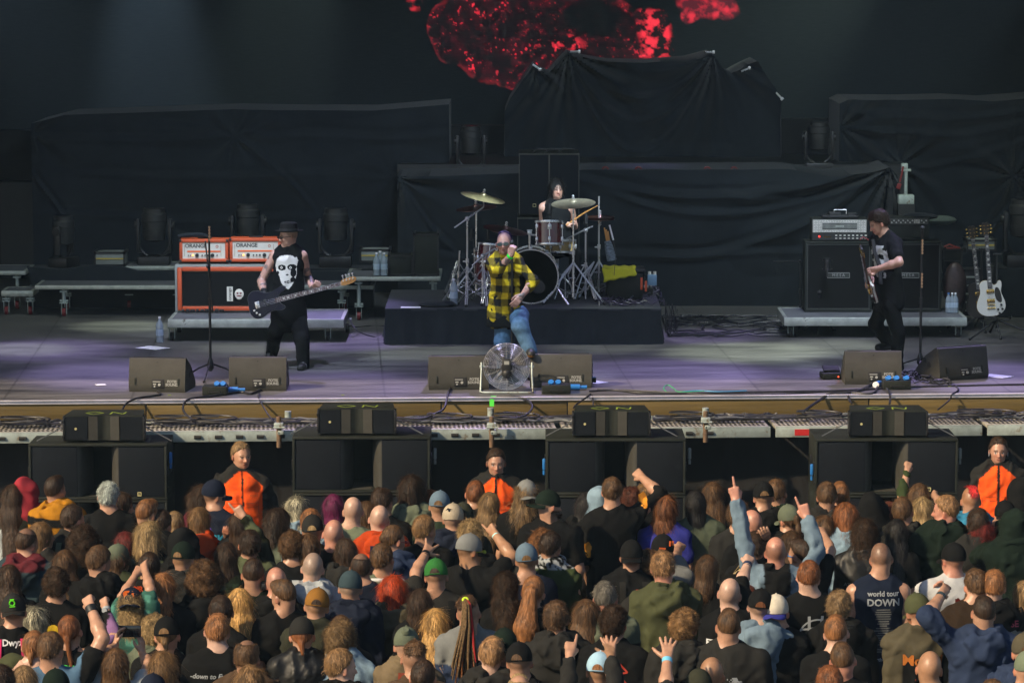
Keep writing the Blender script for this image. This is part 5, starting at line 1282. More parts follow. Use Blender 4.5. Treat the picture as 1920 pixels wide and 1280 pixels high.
# ---------------------------------------------------------------- wedge monitors
def wedge(px0, px1, pyb, lab, rz=0, W=.575, H=.335, D=.47):
    p = st((px0 + px1) / 2, pyb); o = empty('floor_monitor', p, rz, lab, 'floor monitor', 'black wedge monitors along the stage front')
    prof = [(.015, .0), (.0, .035), (.0, .075), (.045, H - .01), (.055, H), (.085, H + .003), (.27, H * .72), (D - .02, .075), (D, .04), (D - .02, 0)]
    Mx = Matrix(((0, 0, 1, 0), (1, 0, 0, 0), (0, 1, 0, 0), (0, 0, 0, 1)))
    MB().prism(prof, -W / 2 + .02, W / 2 - .02, Mx).build('cabinet', M_wedge, o)
    for s_ in (-1, 1):
        ck = MB().prism(prof, s_ * (W / 2 - .021), s_ * W / 2, Mx).build('side_cheek', M_wedge, o)
        h = MB()
        for yy, zz in ((.20, .13), (.28, .17)): h.prism([(yy + .030 * math.cos(a) , zz + .052 * math.sin(a)) for a in [k * math.pi / 8 for k in range(9)]], s_ * (W / 2 + .001), s_ * (W / 2 + .004), Mx)
        h.build('handle', M_rub, ck)
    g = MB().prism([(.095, H - .003), (.27, H * .715), (D - .03, .085), (D - .02, .095), (.275, H * .74), (.10, H + .006)], -W / 2 + .03, W / 2 - .03, Mx); g.build('grille', M_grille, o)
    a = math.atan2(.045, H - .085)
    B = Matrix.Translation((0, .0, .075)) @ Matrix.Rotation(-a, 4, 'X')
    m = MB(); m.box((.01, -.003, .012), (.125, .008, .085), .002, M=B); pnl = m.build('connector_plate', M_rub, o)
    m = MB(); m.cyl((.03, -.005, .0), (.03, -.018, .0), .014, 10, M=B).box((.0, -.009, .03), (.08, .003, .008), M=B).box((-.02, -.009, .005), (.03, .003, .012), M=B).cyl((-.02, -.005, -.018), (-.02, -.012, -.018), .009, 8, M=B); m.build('sockets', M_greyt, pnl)
    for k, tx in enumerate(('FOTIS', 'SOUND')): put_text(o, tx, .037, B @ facing((.155, -.003, .032 - .032 * k)), M_greyt, ext=.0008, bold=.0012)
    m = MB()
    for xx in (-.22, .22): m.box((xx, -.004, .03), (.016, .008, .07), .003, M=B)
    m.cyl((0, -.002, H - .11), (0, -.006, H - .11), .006, 8, M=B); m.build('feet', M_box, o); return o
wedge(238, 350, 735, 'wedge monitor at the far left of the stage front', R(-8)); wedge(429, 537, 733, 'wedge monitor right of the left microphone stand', 0)
wedge(809, 912, 731, 'wedge monitor left of the silver fan', R(3), W=.60); wedge(995, 1108, 727, 'wedge monitor right of the fan under the singer foot', R(-3), W=.62)
wedge(1583, 1692, 721, 'wedge monitor in front of the guitarist', 0, W=.575); wedge(1752, 1864, 712, 'angled wedge monitor at the right end showing its pale side', R(27), W=.60)
# ---------------------------------------------------------------- fan
p = st(951, 737); o = empty('floor_fan', p, 0, 'round chrome wire floor fan between the two centre wedges', 'fan')
c = at_y(950, 687, p.y + .12); C0 = Vector((c.x - p.x, .12, c.z - p.z)); RR = .232
g = MB()
for s_, dd in ((-1, .075), (1, .06)):
    for i in range(13): rr = RR * (.18 + .82 * i / 12); yy = s_ * dd * math.sqrt(max(0, 1 - (rr / RR) ** 2.2)); g.torus(rr, .0016 if i < 12 else .005, 48, 5, Matrix.Translation(C0 + Vector((0, yy, 0))) @ Matrix.Rotation(R(90), 4, 'X'))
    for k in range(16):
        a = 2 * math.pi * k / 16; pts = []
        for i in range(7): rr = RR * (.15 + .85 * i / 6); pts.append(C0 + Vector((rr * math.cos(a), s_ * dd * math.sqrt(max(0, 1 - (rr / RR) ** 2.2)), rr * math.sin(a))))
        g.tube(pts, .0018, 4, caps=False)
g.build('wire_guard', M_chrome, o)
m = MB(); m.cyl(C0 + Vector((0, -.10, 0)), C0 + Vector((0, -.02, 0)), .055, 20).box(tuple(C0 + Vector((0, -.115, .03))), (.085, .05, .13), .01).ball(tuple(C0 + Vector((0, -.115, -.055))), (.05, .045, .05)); mo = m.build('motor', M_black, o)
MB().box(tuple(C0 + Vector((0, -.142, .055))), (.05, .004, .035)).build('rating_plate', M_greyt, mo)
bl = MB()
for k in range(4):
    a = k * math.pi / 2 + .4; vs = []
    for i in range(6):
        rr = .04 + .16 * i / 5
        for j, t_ in enumerate((-.35, .35)): aa = a + t_ * (.5 + .5 * i / 5); vs.append(C0 + Vector((rr * math.cos(aa), (.03 if j else -.015), rr * math.sin(aa))))
    bl.add(vs, [[2 * i, 2 * i + 1, 2 * i + 3, 2 * i + 2] for i in range(5)], True)
bl.build('blades', M_darkmetal, o)
fx = RR + .02; m = MB(); m.tube([(C0.x - fx, .12, C0.z + .04), (C0.x - fx, .08, C0.z - .05), (C0.x - fx - .01, .0, .014), (C0.x - fx + .02, -.03, .012), (C0.x + fx - .02, -.03, .012), (C0.x + fx + .01, 0, .014), (C0.x + fx, .08, C0.z - .05), (C0.x + fx, .12, C0.z + .04)], .010, 10)
for s_ in (-1, 1): m.tube([(C0.x + s_ * (fx + .01), 0, .014), (C0.x + s_ * (fx + .01), .26, .014)], .010, 8).cyl((C0.x + s_ * (fx - .03), .12, C0.z), (C0.x + s_ * (fx + .02), .12, C0.z), .014, 8)
m.build('stand', M_galv, o)
# ---------------------------------------------------------------- power boxes, papers
def pbox(px0, px1, pyb, lab, blue=(), hh=.085):
    p = st((px0 + px1) / 2, pyb); q = st(px1, pyb); W = (q.x - p.x) * 2; o = empty('power_box', p, 0, lab, 'power box', 'power boxes at the stage front')
    MB().box((0, .12, hh / 2 + .004), (W, .22, hh), .006).build('case', M_box, o); MB().tube([(-W * .25, -.002, hh * .45), (-W * .22, -.018, hh * .45), (W * .22, -.018, hh * .45), (W * .25, -.002, hh * .45)], .006, 6).build('handle', M_darkmetal, o)
    for i, xx in enumerate(blue): m = MB().cyl((xx, .10, hh), (xx, .06, hh + .035), .026, 12).box((xx, .12, hh + .02), (.06, .06, .03), .008); m.build('connector', M_blue, o)
    return o
pbox(379, 425, 742, 'black power box with blue plugs beside the left wedge', (.02, .08)); pbox(1016, 1070, 739, 'black power box right of the fan with a blue plug', (-.05, .02)); pbox(1657, 1708, 731, 'black power box with tall blue plugs before the guitarist', (-.08, .0, .1))
def plug(px, py, lab, ang=0, z0=.03):
    c = st(px, py); c.z += z0; m = MB(); d = Vector((math.cos(ang), math.sin(ang), 0)); m.cyl(c - d * .07, c + d * .05, .030, 14).cyl(c + d * .05, c + d * .12, .018, 10); o = m.build('power_plug', M_blue); tag(o, lab, 'plug', 'blue power plugs'); MB().cyl(c - d * .085, c - d * .07, .033, 14).build('ring', M_white, o)
plug(437, 736, 'blue plug lying right of the left power box'); plug(1078, 731, 'blue plug lying right of the centre power box', 0); plug(1646, 725, 'round blue plug left of the right power box', 1.2)
m = MB(); p = st(1090, 722); m.box((p.x, p.y, SZ + .055), (.30, .07, .05), .006); sp = tag(m.build('multicore_box', M_box), 'long black connector strip edged blue before the centre right wedge', 'connector box')
m = MB()
for i in range(12): m.cyl((p.x - .13 + i * .024, p.y - .03, SZ + .09), (p.x - .13 + i * .024, p.y - .03, SZ + .08), .009, 6)
m.build('sockets', M_blue, sp)
def paper(px, py, w_, h_, a, lab, z=SZ): c = st(px, py, z); m = MB(); m.box((c.x, c.y, z + .006), (w_, h_, .003), rot=(0, 0, a)); tag(m.build('set_list', M_white), lab, 'paper', 'sheets of paper on the stage')
paper(286, 653, .22, .31, .9, 'sheet of paper on the floor before the left platform'); paper(189, 722, .10, .1, .3, 'torn paper scrap on the floor left of the left wedge'); paper(1115, 717, .16, .24, .7, 'bluish sheet on the floor right of the centre wedges')
paper(770, 577, .22, .12, 0, 'sheet of paper at the left end of the drum riser', 2.1); paper(1868, 706, .20, .3, .8, 'bright sheet on the floor by the right end wedge')
p = st(1562, 711); o = empty('effects_pedal', p, .1, 'small black pedal left of the guitarist wedge', 'pedal'); MB().box((0, .08, .035), (.22, .2, .06), .01).build('base', M_box, o); MB().box((0, .12, .095), (.17, .12, .025), .006, (.3, 0, 0)).build('treadle', M_rub, o); MB().cyl((.05, -.022, .03), (.05, -.03, .03), .006, 8).build('led', mat('led_red', (1, .1, .05), .3, emit=((1, .08, .03), 3)), o)
m = MB().box((st(925, 748).x, 33.42, SZ + .008), (.05, .03, .004)).box((st(922, 750).x, 33.3, SZ - .04), (.045, .004, .07)); tag(m.build('tape_mark', mat('neon_green', (.1, .8, .08), .5)), 'bright green tape on the stage edge under the fan', 'tape')
for px, py in ((318, 741), (643, 741), (1780, 725)): m = MB().box((st(px, py).x, st(px, py).y, SZ + .005), (.03, .03, .002)); tag(m.build('tape_mark', M_lime), {318: 'tiny lime tape dot near the far left wedge', 643: 'tiny lime tape dot right of the second wedge', 1780: 'tiny lime tape dot near the right end wedge'}[px], 'tape')
# ---------------------------------------------------------------- drum riser
a = st(722, 645); b = st(1240, 645); cx = (a.x + b.x) / 2; Wd = b.x - a.x; Yr = a.y
nx, nz = 120, 20; vs = []; fs = []
def skirt(u, v):   # front and right side of the hanging skirt
    return (.012 * math.sin(u * 9.1) + .008 * math.sin(u * 23 + 1)) * (.3 + v)
path = [(-Wd / 2, 2.0), (-Wd / 2, 0), (Wd / 2, 0), (Wd / 2, 2.0)]
pts = []
for (p0, p1, n) in ((path[0], path[1], 30), (path[1], path[2], 90), (path[2], path[3], 30)):
    for i in range(n): t = i / n; pts.append((p0[0] + (p1[0] - p0[0]) * t, p0[1] + (p1[1] - p0[1]) * t))
pts.append(path[3]); s_ = 0
for i, (x, y) in enumerate(pts):
    for j in range(9):
        v = j / 8; d = skirt(i * .045, v); bulge = .035 * v * v
        nxn = (-1, 0) if i < 30 else ((0, -1) if i < 120 else (1, 0))
        vs.append((x + nxn[0] * (d + bulge), y + nxn[1] * (d + bulge), .4 * (1 - v) - .004))
for i in range(len(pts) - 1):
    for j in range(8): fs.append([i * 9 + j, i * 9 + j + 1, (i + 1) * 9 + j + 1, (i + 1) * 9 + j])
dr = empty('drum_riser', (cx, Yr, SZ), 0, 'low wide drum riser wrapped in dark cloth at centre stage', 'riser')
MB().add(vs, fs, True).build('skirt', M_velvet, dr)
MB().box((0, 1.0, .385), (Wd, 2.0, .026), .006).build('top_carpet', mat('riser_carpet', (.028, .032, .04), .95, var=.25, vscale=6, bump=.4, bscale=120), dr)
RZ = SZ + .40
def kd(px, py): return at_z(px, py, RZ)
M_clearhead = mat('drum_head', (.06, .06, .065), .35, var=.2, vscale=3)
def drum(M, r, h, lab, shell, name='tom_drum', head=None, lugs=8, hoop=M_chrome, grp=None, face=None):
    o = bpy.data.objects.new(name, None); COL.objects.link(o); o.matrix_world = M; tag(o, lab, 'drum', grp)
    MB().lathe([(r, 0), (r, h)], 40, caps=False).lathe([(r - .008, h), (r - .008, 0)], 40, caps=False).build('shell', shell, o)
    for z in (0, h):
        m = MB(); m.lathe([(r - .004, z - .012), (r + .010, z - .012), (r + .012, z), (r + .010, z + .012), (r - .004, z + .012)], 40, caps=False); m.build('hoop', hoop, o)
        MB().lathe([(.0001, z + (.004 if z else -.004)), (r - .004, z + (.004 if z else -.004))], 40).build('drum_skin', (head or M_ivory) if z == 0 or not face else face, o)
    for k in range(lugs):
        a = 2 * math.pi * (k + .5) / lugs; c, s = math.cos(a), math.sin(a); m = MB(); m.cyl((c * (r + .014), s * (r + .014), -.01), (c * (r + .014), s * (r + .014), h + .01), .0045, 6)
        m.box((c * (r + .010), s * (r + .010), h * .5 if h < .2 else h * .22), (.028, .028, .05), .006); 
        if h > .2: m.box((c * (r + .010), s * (r + .010), h * .78), (.028, .028, .05), .006)
        m.build('lug', M_chrome, o)
    return o
# bass drum, lying: axis along Y
cb = at_y(996, 519, 38.15)
cb.z = RZ + .315; bd = drum(Matrix.Translation(cb + Vector((0, .46, 0))) @ Matrix.Rotation(R(90), 4, 'X'), .30, .46, 'large bass drum with a black front head behind the singer', M_maroon, 'bass_drum', M_clearhead, 10, M_chrome, face=mat('black_drum_skin', (.035, .036, .038), .75, spec=.1, var=.3, vscale=3))
MB().lathe([(.055, .466), (.075, .470), (.055, .474)], 24, Matrix.Translation((.08, -.12, 0))).build('port_ring', M_black, bd)
for s_ in (-1, 1): MB().cyl((s_ * .28, -.12, .38), (s_ * .42, -.318, .46), .012, 8).build('spur', M_chrome, bd)
ct = at_y(1030, 458, 38.45); TM = Matrix.Translation(ct) @ Matrix.Rotation(R(-8), 4, 'X')
tom = drum(TM, .155, .255, 'maroon rack tom mounted above the bass drum', M_maroon, lugs=6, head=mat('tom_bottom', (.16, .05, .045), .3))
MB().box((.0, -.163, .19), (.045, .006, .05), .003).build('badge', M_ivory, tom)
drum(Matrix.Translation(at_y(1050, 472, 38.95)) @ Matrix.Rotation(R(-4), 4, 'X'), .175, .13, 'pale wooden snare drum behind the rack tom', mat('wood_snare', (.48, .34, .14), .4), 'snare_drum', lugs=10)
fl = kd(925, 560); drum(Matrix.Translation((at_y(922, 500, 38.6).x, 38.6, RZ + .2)), .20, .38, 'maroon floor tom partly hidden behind the singer', M_maroon, 'floor_tom', lugs=8)
m = MB(); c = at_y(993, 440, 38.45); m.cyl((c.x, c.y, c.z - .20), (c.x, c.y, c.z + .04), .014, 10).box((c.x, c.y, c.z + .02), (.05, .04, .05), .01).cyl((c.x, c.y, c.z), (c.x + .10, c.y, c.z - .01), .011, 8).ball((c.x, c.y, c.z - .2), (.045, .04, .03)).cyl((c.x - .03, c.y, c.z + .05), (c.x + .03, c.y, c.z + .05), .008, 8)
tag(m.build('tom_mount', M_chrome), 'chrome tom mount rising from the bass drum', 'mount')
def tripod_stand(base, top, lab, boom=None, legs=.33, spread=None, name='cymbal_stand', rot=.5, hgt=.42, cat='cymbal stand'):
    o = empty(name, base, 0, lab, cat, 'chrome cymbal stands around the drum kit'); t = Vector(top) - Vector(base)
    m = MB(); m.tube([(0, 0, .06), t * .5 + Vector((0, 0, .03))], .0135, 10).tube([t * .5, t], .010, 10).cyl(t * .5 + Vector((0, 0, -.02)), t * .5 + Vector((0, 0, .03)), .02, 10).ball(tuple(t * .5 + Vector((-.03, -.01, 0))), (.022, .008, .010)).cyl(t * .25 + Vector((-.05, 0, 0)), t * .25 + Vector((.02, 0, 0)), .008, 8); m.build('pole', M_chrome, o)
    for k in range(3):
        a = rot + k * 2.094; L = legs; f = Vector((math.cos(a) * L, math.sin(a) * L, .015)); m = MB()
        for w_ in (-.010, .010): off = Vector((-math.sin(a), math.cos(a), 0)) * w_; m.tube([Vector((0, 0, hgt)) + off, f + off], .006, 6)
        m.tube([(0, 0, .09), f * .55 + Vector((0, 0, hgt * .40))], .005, 6); m.build('leg', M_chrome, o); MB().ball(tuple(f), (.02, .02, .015)).build('rubber_foot', M_rub, o)
    if boom: m = MB().tube([Vector(b) - Vector(base) for b in boom], .009, 8); m.ball(tuple(t), .028); m.build('boom_arm', M_chrome, o)
    return o
def cymbal(c, r, tx, ty, lab, mt=None, bell=.02):
    o = empty('cymbal', c, 0, lab, 'cymbal', 'bronze cymbals of the drum kit'); o.rotation_euler = (tx, ty, 0)
    MB().lathe([(.006, bell + .012), (r * .10, bell + .010), (r * .17, bell * .5 + .004), (r * .2, .006), (r * .6, -.004), (r, -.022), (r, -.024), (r * .6, -.006), (r * .2, .004), (.006, bell + .009)], 48).build('plate', mt or M_cym, o)
    MB().cyl((0, 0, -.05), (0, 0, bell + .06), .006, 8).ball((0, 0, bell + .045), (.016, .016, .012)).cyl((0, 0, bell + .010), (0, 0, bell + .03), .016, 12).build('wing_nut', M_chrome, o); return o
M_cymp = mat('dark_bronze_cymbal', (.36, .20, .22), .3, 1.0, var=.25, vscale=12)
c1 = at_y(906, 367, 38.3); cymbal(c1, .255, R(5), R(12.5), 'edge on crash cymbal highest on the left of the kit')
c2 = at_y(893, 387, 38.75); cymbal(c2, .235, R(3), R(-5), 'purplish cymbal below the highest left crash', M_cymp)
c3 = at_y(948, 428, 38.9); cymbal(c3, .255, R(5), R(10), 'thin tilted cymbal just above the singer head', M_cymp)
c4 = at_y(1075, 378, 38.35); cymbal(c4, .25, R(8.5), R(-3), 'big shining crash cymbal in front of the drummer')
c5 = at_y(1125, 407, 38.9); cymbal(c5, .165, R(1), R(1), 'upper hi-hat cymbal right of the drummer', M_cymp); cymbal(c5 - Vector((0, 0, .02)), .165, R(181), 0, 'lower hi-hat cymbal right of the drummer', M_cymp)
def at_base(px, Y): v = at_y(px, 500, Y); return Vector((v.x, Y, RZ))
tripod_stand(at_base(876, 38.2), at_y(876, 410, 38.2), 'boom cymbal stand with a long diagonal arm at the far left of the kit', boom=[at_y(852, 427, 38.2), at_y(876, 410, 38.2), at_y(907, 388, 38.25), c1 + Vector((0, 0, -.02))])
tripod_stand(at_base(893, 38.7), c2 + Vector((0, 0, -.03)), 'straight cymbal stand second from the left of the kit', rot=1.3)
tripod_stand(at_base(921, 38.3), at_y(921, 475, 38.3), 'low stand right beside the singer shoulder', boom=[at_y(900, 500, 38.2), at_y(921, 475, 38.3), c3 + Vector((0, 0, -.03))], rot=.2)
tripod_stand(at_base(1075, 38.3), c4 + Vector((0, 0, -.02)), 'tall cymbal stand with wide legs before the drummer', legs=.40, rot=-.52, hgt=.46)
tripod_stand(at_base(1123, 38.85), at_y(1123, 368, 38.85), 'hi-hat stand right of the drummer', legs=.30, rot=-.4, name='hi_hat_stand', cat='hi-hat stand')
drum(Matrix.Translation(at_y(916, 492, 38.35)) @ Matrix.Rotation(R(-8), 4, 'X') @ Matrix.Rotation(R(6), 4, 'Y'), .135, .20, 'second maroon tom at the left beside the singer', M_maroon, lugs=6)
tripod_stand(at_base(858, 38.9), at_y(862, 470, 38.9), 'short bare stand at the left rear of the kit', rot=.1, legs=.26)
tripod_stand(at_base(1098, 38.6), at_y(1098, 432, 38.6), 'snare microphone stand right of the tall cymbal stand', boom=[at_y(1062, 448, 38.6), at_y(1098, 430, 38.6), at_y(1112, 424, 38.6)], rot=1.1, legs=.22)
tripod_stand(at_base(905, 38.05), at_y(905, 480, 38.05), 'double braced stand at the front left of the kit', boom=[at_y(885, 498, 38.05), at_y(905, 480, 38.05), at_y(928, 466, 38.1)], rot=.7, legs=.3)
for px, l in ((1098, 'crossed chrome pedal rods beside the bass drum'), (1060, 'bass drum pedal rods under the rack tom')):
    c = at_y(px, 560, 38.35); m = MB()
    for a in (-.12, 0, .1): m.tube([c + Vector((a, 0, 0)), c + Vector((a * .3, .1, .26)), c + Vector((.1, .2, .40))], .008, 6)
    tag(m.build('pedal_rods', M_chrome), l, 'pedal')
# drum microphones
def dmic(px, py, Y, lab, d=(0, 0, 1), h=None):
    c = at_y(px, py, Y); dv = Vector(d).normalized(); m = MB(); m.tube([c, c + dv * .11], [.020, .013], 10).ball(tuple(c), .023); m.tube([c + dv * .11, c + dv * .16 + Vector((.02, 0, -.08)), Vector((c.x + .03, Y, RZ + .02))], .005, 6); tag(m.build('drum_microphone', M_black), lab, 'microphone', 'microphones around the drum kit')
dmic(1031, 400, 38.35, 'black microphone above the rack tom'); dmic(884, 448, 38.3, 'black microphone between the left cymbal stands'); dmic(1098, 418, 38.7, 'black microphone left of the hi-hat'); dmic(915, 448, 38.6, 'black microphone over the hidden floor tom')
c = at_y(1150, 450, 38.4); m = MB(); m.cyl(c, c + Vector((-.045, 0, .17)), .010, 10); tag(m.build('condenser_microphone', M_white), 'slim white microphone standing above the yellow towel', 'microphone'); MB().tube([c, c + Vector((.03, 0, -.15)), c + Vector((.01, 0, -.40))], .004, 6).build('cable', M_cable, COL.objects['condenser_microphone'])
# stick bag, tub with towel, cables
c = at_y(1147, 488, 38.5); o = empty('stick_bag', c, 0, 'striped bag of drumsticks hanging right of the hi-hat', 'stick bag')
MB().tube([(0, 0, 0), (-.03, 0, .14), (-.05, 0, .22)], [.055, .05, .035], 12).build('bag', mat('striped_fabric', (.12, .16, .2), .8, var=.8, vscale=30, stretch=(1, 1, 3)), o)
for k in range(3): MB().cyl((-.05 + .015 * k, 0, .18), (-.085 + .02 * k, 0, .37 - .02 * k), .008, 8).build('drumstick', M_maple, o)
p = at_y(1139, 491, 38.5); q = at_y(1206, 541, 38.5); o = empty('equipment_tub', ((p.x + q.x) / 2, 38.5, RZ), 0, 'round sided black tub right of the drum kit', 'tub')
Wt = q.x - p.x; MB().box((0, .2, .17), (Wt, .38, .33), .05, taper=(1.08, 1.08)).build('tub', M_box, o); MB().box((0, .2, .345), (Wt + .05, .42, .03), .012).build('lid', M_black, o)
m = MB(); m.box((Wt / 2 - .02, -.02, .20), (.025, .012, .14), .003).box((Wt / 2 + .03, -.02, .17), (.025, .012, .12), .003); m.build('orange_tags', M_orange, o)
vs = []; fs = []
for i in range(17):
    for j in range(9): u = i / 16; v = j / 8; x = -Wt / 2 - .05 + u * Wt * .92; drop = max(0, v - .5) * (.30 - .16 * u); vs.append((x + .01 * math.sin(v * 9), .38 - min(v, .5) * .84, .368 - drop + .006 * math.sin(u * 21 + v * 4)))
for i in range(16):
    for j in range(8): fs.append([i * 9 + j, i * 9 + j + 1, (i + 1) * 9 + j + 1, (i + 1) * 9 + j])
t = MB().add(vs, fs, True).build('towel', mat('yellow_towel', (.50, .50, .02), .95, bump=.6, bscale=120)); t.location = o.location; tag(t, 'yellow towel spread over the black tub', 'towel')
sm = t.modifiers.new('s', 'SOLIDIFY'); sm.thickness = .008
rng = random.Random(5)
def squiggle(x0, x1, y0, y1, z, n, r, seed, zh=.05, length=10, step=.08, matl=None):
    rg = random.Random(seed); m = MB()
    for i in range(n):
        x, y = rg.uniform(x0, x1), rg.uniform(y0, y1); a = rg.uniform(0, 6.28); pts = []; da = rg.uniform(-.6, .6)
        for k in range(length):
            pts.append((min(max(x, x0), x1), min(max(y, y0), y1), z + r + rg.uniform(0, zh) * (k not in (0, length - 1)))); a += da + rg.uniform(-.5, .5); x += math.cos(a) * step; y += math.sin(a) * step * .8
        m.tube(pts, r, 5)
    return m
pa, pb = kd(1140, 575), kd(1238, 548)
tag(squiggle(pa.x - .1, pb.x - .02, pa.y - .0, pb.y + .25, RZ, 60, .006, 3, .07).build('cable_heap', mat('violet_cable', (.03, .025, .05), .35, var=.5)), 'tangled heap of dark cables on the right end of the drum riser', 'cables', kind='stuff')
tag(squiggle(pb.x + .0, pb.x + .12, 37.85, 38.3, RZ - .3, 9, .005, 9, .35, 5).build('cable_drop', M_cable), 'dark cables spilling down the right side of the drum riser', 'cables', kind='stuff')
c = kd(1195, 556); o = empty('stage_box', (c.x, c.y, RZ), 0, 'low black connection box with coloured plugs on the drum riser', 'stage box'); MB().box((0, .1, .05), (.36, .16, .09), .008).build('case', M_box, o)
for k in range(9): MB().cyl((-.16 + k * .04, .05, .095), (-.16 + k * .04, .03, .125), .009, 8).build('plug', [mat('plug_red', (.5, .02, .03), .4), mat('plug_green', (.25, .6, .05), .4), M_greyt][(0 if k == 1 else 1 if k == 0 else 2)], o)
c = kd(1224, 548); o = empty('transformer', (c.x, c.y + .25, RZ + .02), 0, 'small blue and white device on the riser corner', 'device'); MB().box((0, 0, .10), (.11, .10, .13), .012).build('body', mat('blue_grey', (.16, .28, .42), .5), o); MB().cyl((-.03, -.02, .16), (-.03, -.02, .20), .02, 10).cyl((.03, -.02, .16), (.03, -.02, .20), .02, 10).build('knob', M_ivory, o)
c = kd(820, 577); m = MB().ball((c.x, c.y + .15, RZ + .02), (.22, .14, .045)).ball((c.x + .12, c.y + .1, RZ + .03), (.08, .06, .04)); tag(m.build('drum_bag', M_cloth2), 'soft black bag lying on the left of the drum riser', 'bag')
c = kd(1100, 560); m = MB().box((c.x - .0, c.y + .3, RZ + .09), (.20, .16, .17), .012); tag(m.build('monitor_box', M_box), 'small black box behind the tall cymbal stand', 'box')
for px, py in ((1128, 549), (1140, 555)):
    c = kd(px, py); m = MB().box((c.x, c.y, RZ + .06), (.07, .03, .10), .01); tag(m.build('clip', M_darkmetal), 'small dark clip near the hi-hat stand foot' if px < 1130 else 'small dark clip beside the cable heap', 'clip')
# drum throne, pedal
c = at_y(1045, 480, 39.35); o = empty('drum_throne', (c.x, 39.35, RZ), 0, 'round black drum stool under the drummer', 'stool'); MB().lathe([(.001, .44), (.17, .44), (.18, .47), (.17, .50), (.001, .51)], 24).build('seat', M_leather and M_black, o)
for k in range(3): MB().tube([(0, 0, .25), (math.cos(k * 2.1) * .25, math.sin(k * 2.1) * .25, .01)], .012, 6).build('leg', M_chrome, o)
MB().cyl((0, 0, .2), (0, 0, .45), .02).build('post', M_chrome, o)
# ---------------------------------------------------------------- cables over the stage edge and floor
def cab_px(pts, r, lab, mt=None, name='cable', cat='cable', z=SZ, grp='cables along the stage front'):
    P = []
    for q in pts:
        if len(q) == 2: v = st(q[0], q[1], z); v.z += r
        else: v = at_y(q[0], q[1], q[2])
        P.append(v)
    Q = []   # Catmull-Rom
    for i in range(len(P) - 1):
        p0, p1, p2, p3 = P[max(i - 1, 0)], P[i], P[i + 1], P[min(i + 2, len(P) - 1)]
        for k in range(6):
            t = k / 6; Q.append(.5 * ((2 * p1) + (p2 - p0) * t + (2 * p0 - 5 * p1 + 4 * p2 - p3) * t * t + (3 * p1 - p0 - 3 * p2 + p3) * t ** 3))
    Q.append(P[-1]); m = MB().tube(Q, r, 6); o = m.build(name, mt or M_cable); tag(o, lab, cat, grp); return o
LY = 32.9; LZ = 1.505
def lp(px, py): v = at_z(px, py, LZ + .02); return (px, py, v.y)
cab_px([(295, 735), (301, 741), (285, 744), (255, 747, 33.15), (236, 757, 33.0), (228, 772, 32.9)], .011, 'cable dropping from the far left wedge over the edge')
cab_px([(490, 732), (470, 740), (450, 737), (400, 744), (355, 748, 33.2), (343, 764, 33.05), (352, 780, 32.9), (372, 790, 32.8)], .012, 'thick cable looping from the second wedge over the edge')
cab_px([(485, 738), (486, 748, 33.25), (498, 770, 33.1), (512, 790, 32.8)], .009, 'thin cable falling right of the second wedge')
cab_px([(845, 729), (841, 737), (838, 748, 33.3), (832, 766, 33.05), (815, 776, 32.9), (790, 785, 32.8), (740, 783, 32.8)], .012, 'cable from the left centre wedge to the ledge')
cab_px([(932, 744), (960, 745), (985, 748, 33.35), (998, 762, 33.1), (985, 778, 32.95), (955, 786, 32.85)], .012, 'cable loop hanging off the edge beneath the fan')
cab_px([(1105, 735), (1150, 733), (1200, 738), (1290, 739), (1400, 737), (1500, 735), (1600, 733), (1700, 727), (1920, 722)], .010, 'long dark cable along the right stage front')
cab_px([(1120, 731), (1200, 734), (1330, 741), (1420, 741), (1520, 737), (1640, 729)], .008, 'second long cable crossing the right stage front')
cab_px([(1107, 740), (1100, 746), (1082, 757, 33.2), (1075, 765, 33.1)], .009, 'cable from the centre power box to the fill speaker'); cab_px([(1110, 742), (1112, 752, 33.3), (1112, 766, 33.2)], .008, 'short cable hanging beside the centre power box')
cab_px([(1250, 735), (1244, 728), (1252, 722), (1264, 729), (1275, 735), (1330, 733)], .004, 'bright green looped lead on the floor right of centre', mat('green_lead', (.05, .45, .15), .5))
cab_px([(1280, 735), (1310, 733), (1350, 735), (1400, 733)], .005, 'sky blue lead on the floor right of centre', mat('blue_lead', (.05, .3, .55), .5))
cab_px([(1680, 685), (1668, 690), (1655, 705), (1630, 725), (1600, 738), (1560, 740), (1540, 748, 33.5), (1515, 765, 33.2), (1505, 774, 33.0)], .014, 'thick cable arching from the guitarist wedge over the edge')
cab_px([(1645, 727), (1635, 740), (1594, 739), (1592, 748, 33.5), (1597, 756, 33.3)], .012, 'cable bending down behind the right fill speaker'); cab_px([(1660, 727), (1668, 740), (1669, 748, 33.5), (1668, 757, 33.4)], .012, 'cable hanging between the blue plug and the right fill speaker')
cab_px([(1790, 723), (1797, 732), (1785, 741), (1780, 750, 33.55), (1758, 768, 33.2)], .008, 'thin cable dropping left of the right end wedge')
cab_px([(655, 598, 38.5), (670, 620, 38.2), (700, 632), (722, 632)], .006, 'cable from the left platform to the drum riser'); cab_px([(630, 598, 38.6), (660, 612, 38.4), (690, 612), (722, 612)], .006, 'upper cable between the left platform and the drum riser')
tag(squiggle(st(1255, 632).x, st(1470, 600).x, st(1300, 632).y, st(1300, 596).y, SZ, 26, .009, 14, .03, 16, .16).build('cable_run', M_cable), 'loose run of cables between the drum riser and the right platform', 'cables', kind='stuff')
tag(squiggle(st(1690, 722).x, st(1752, 690).x, st(1700, 722).y, st(1700, 700).y, SZ, 14, .009, 15, .05, 12, .08).build('cable_coil', M_cable), 'coiled cables around the right microphone stand foot', 'cables', kind='stuff')
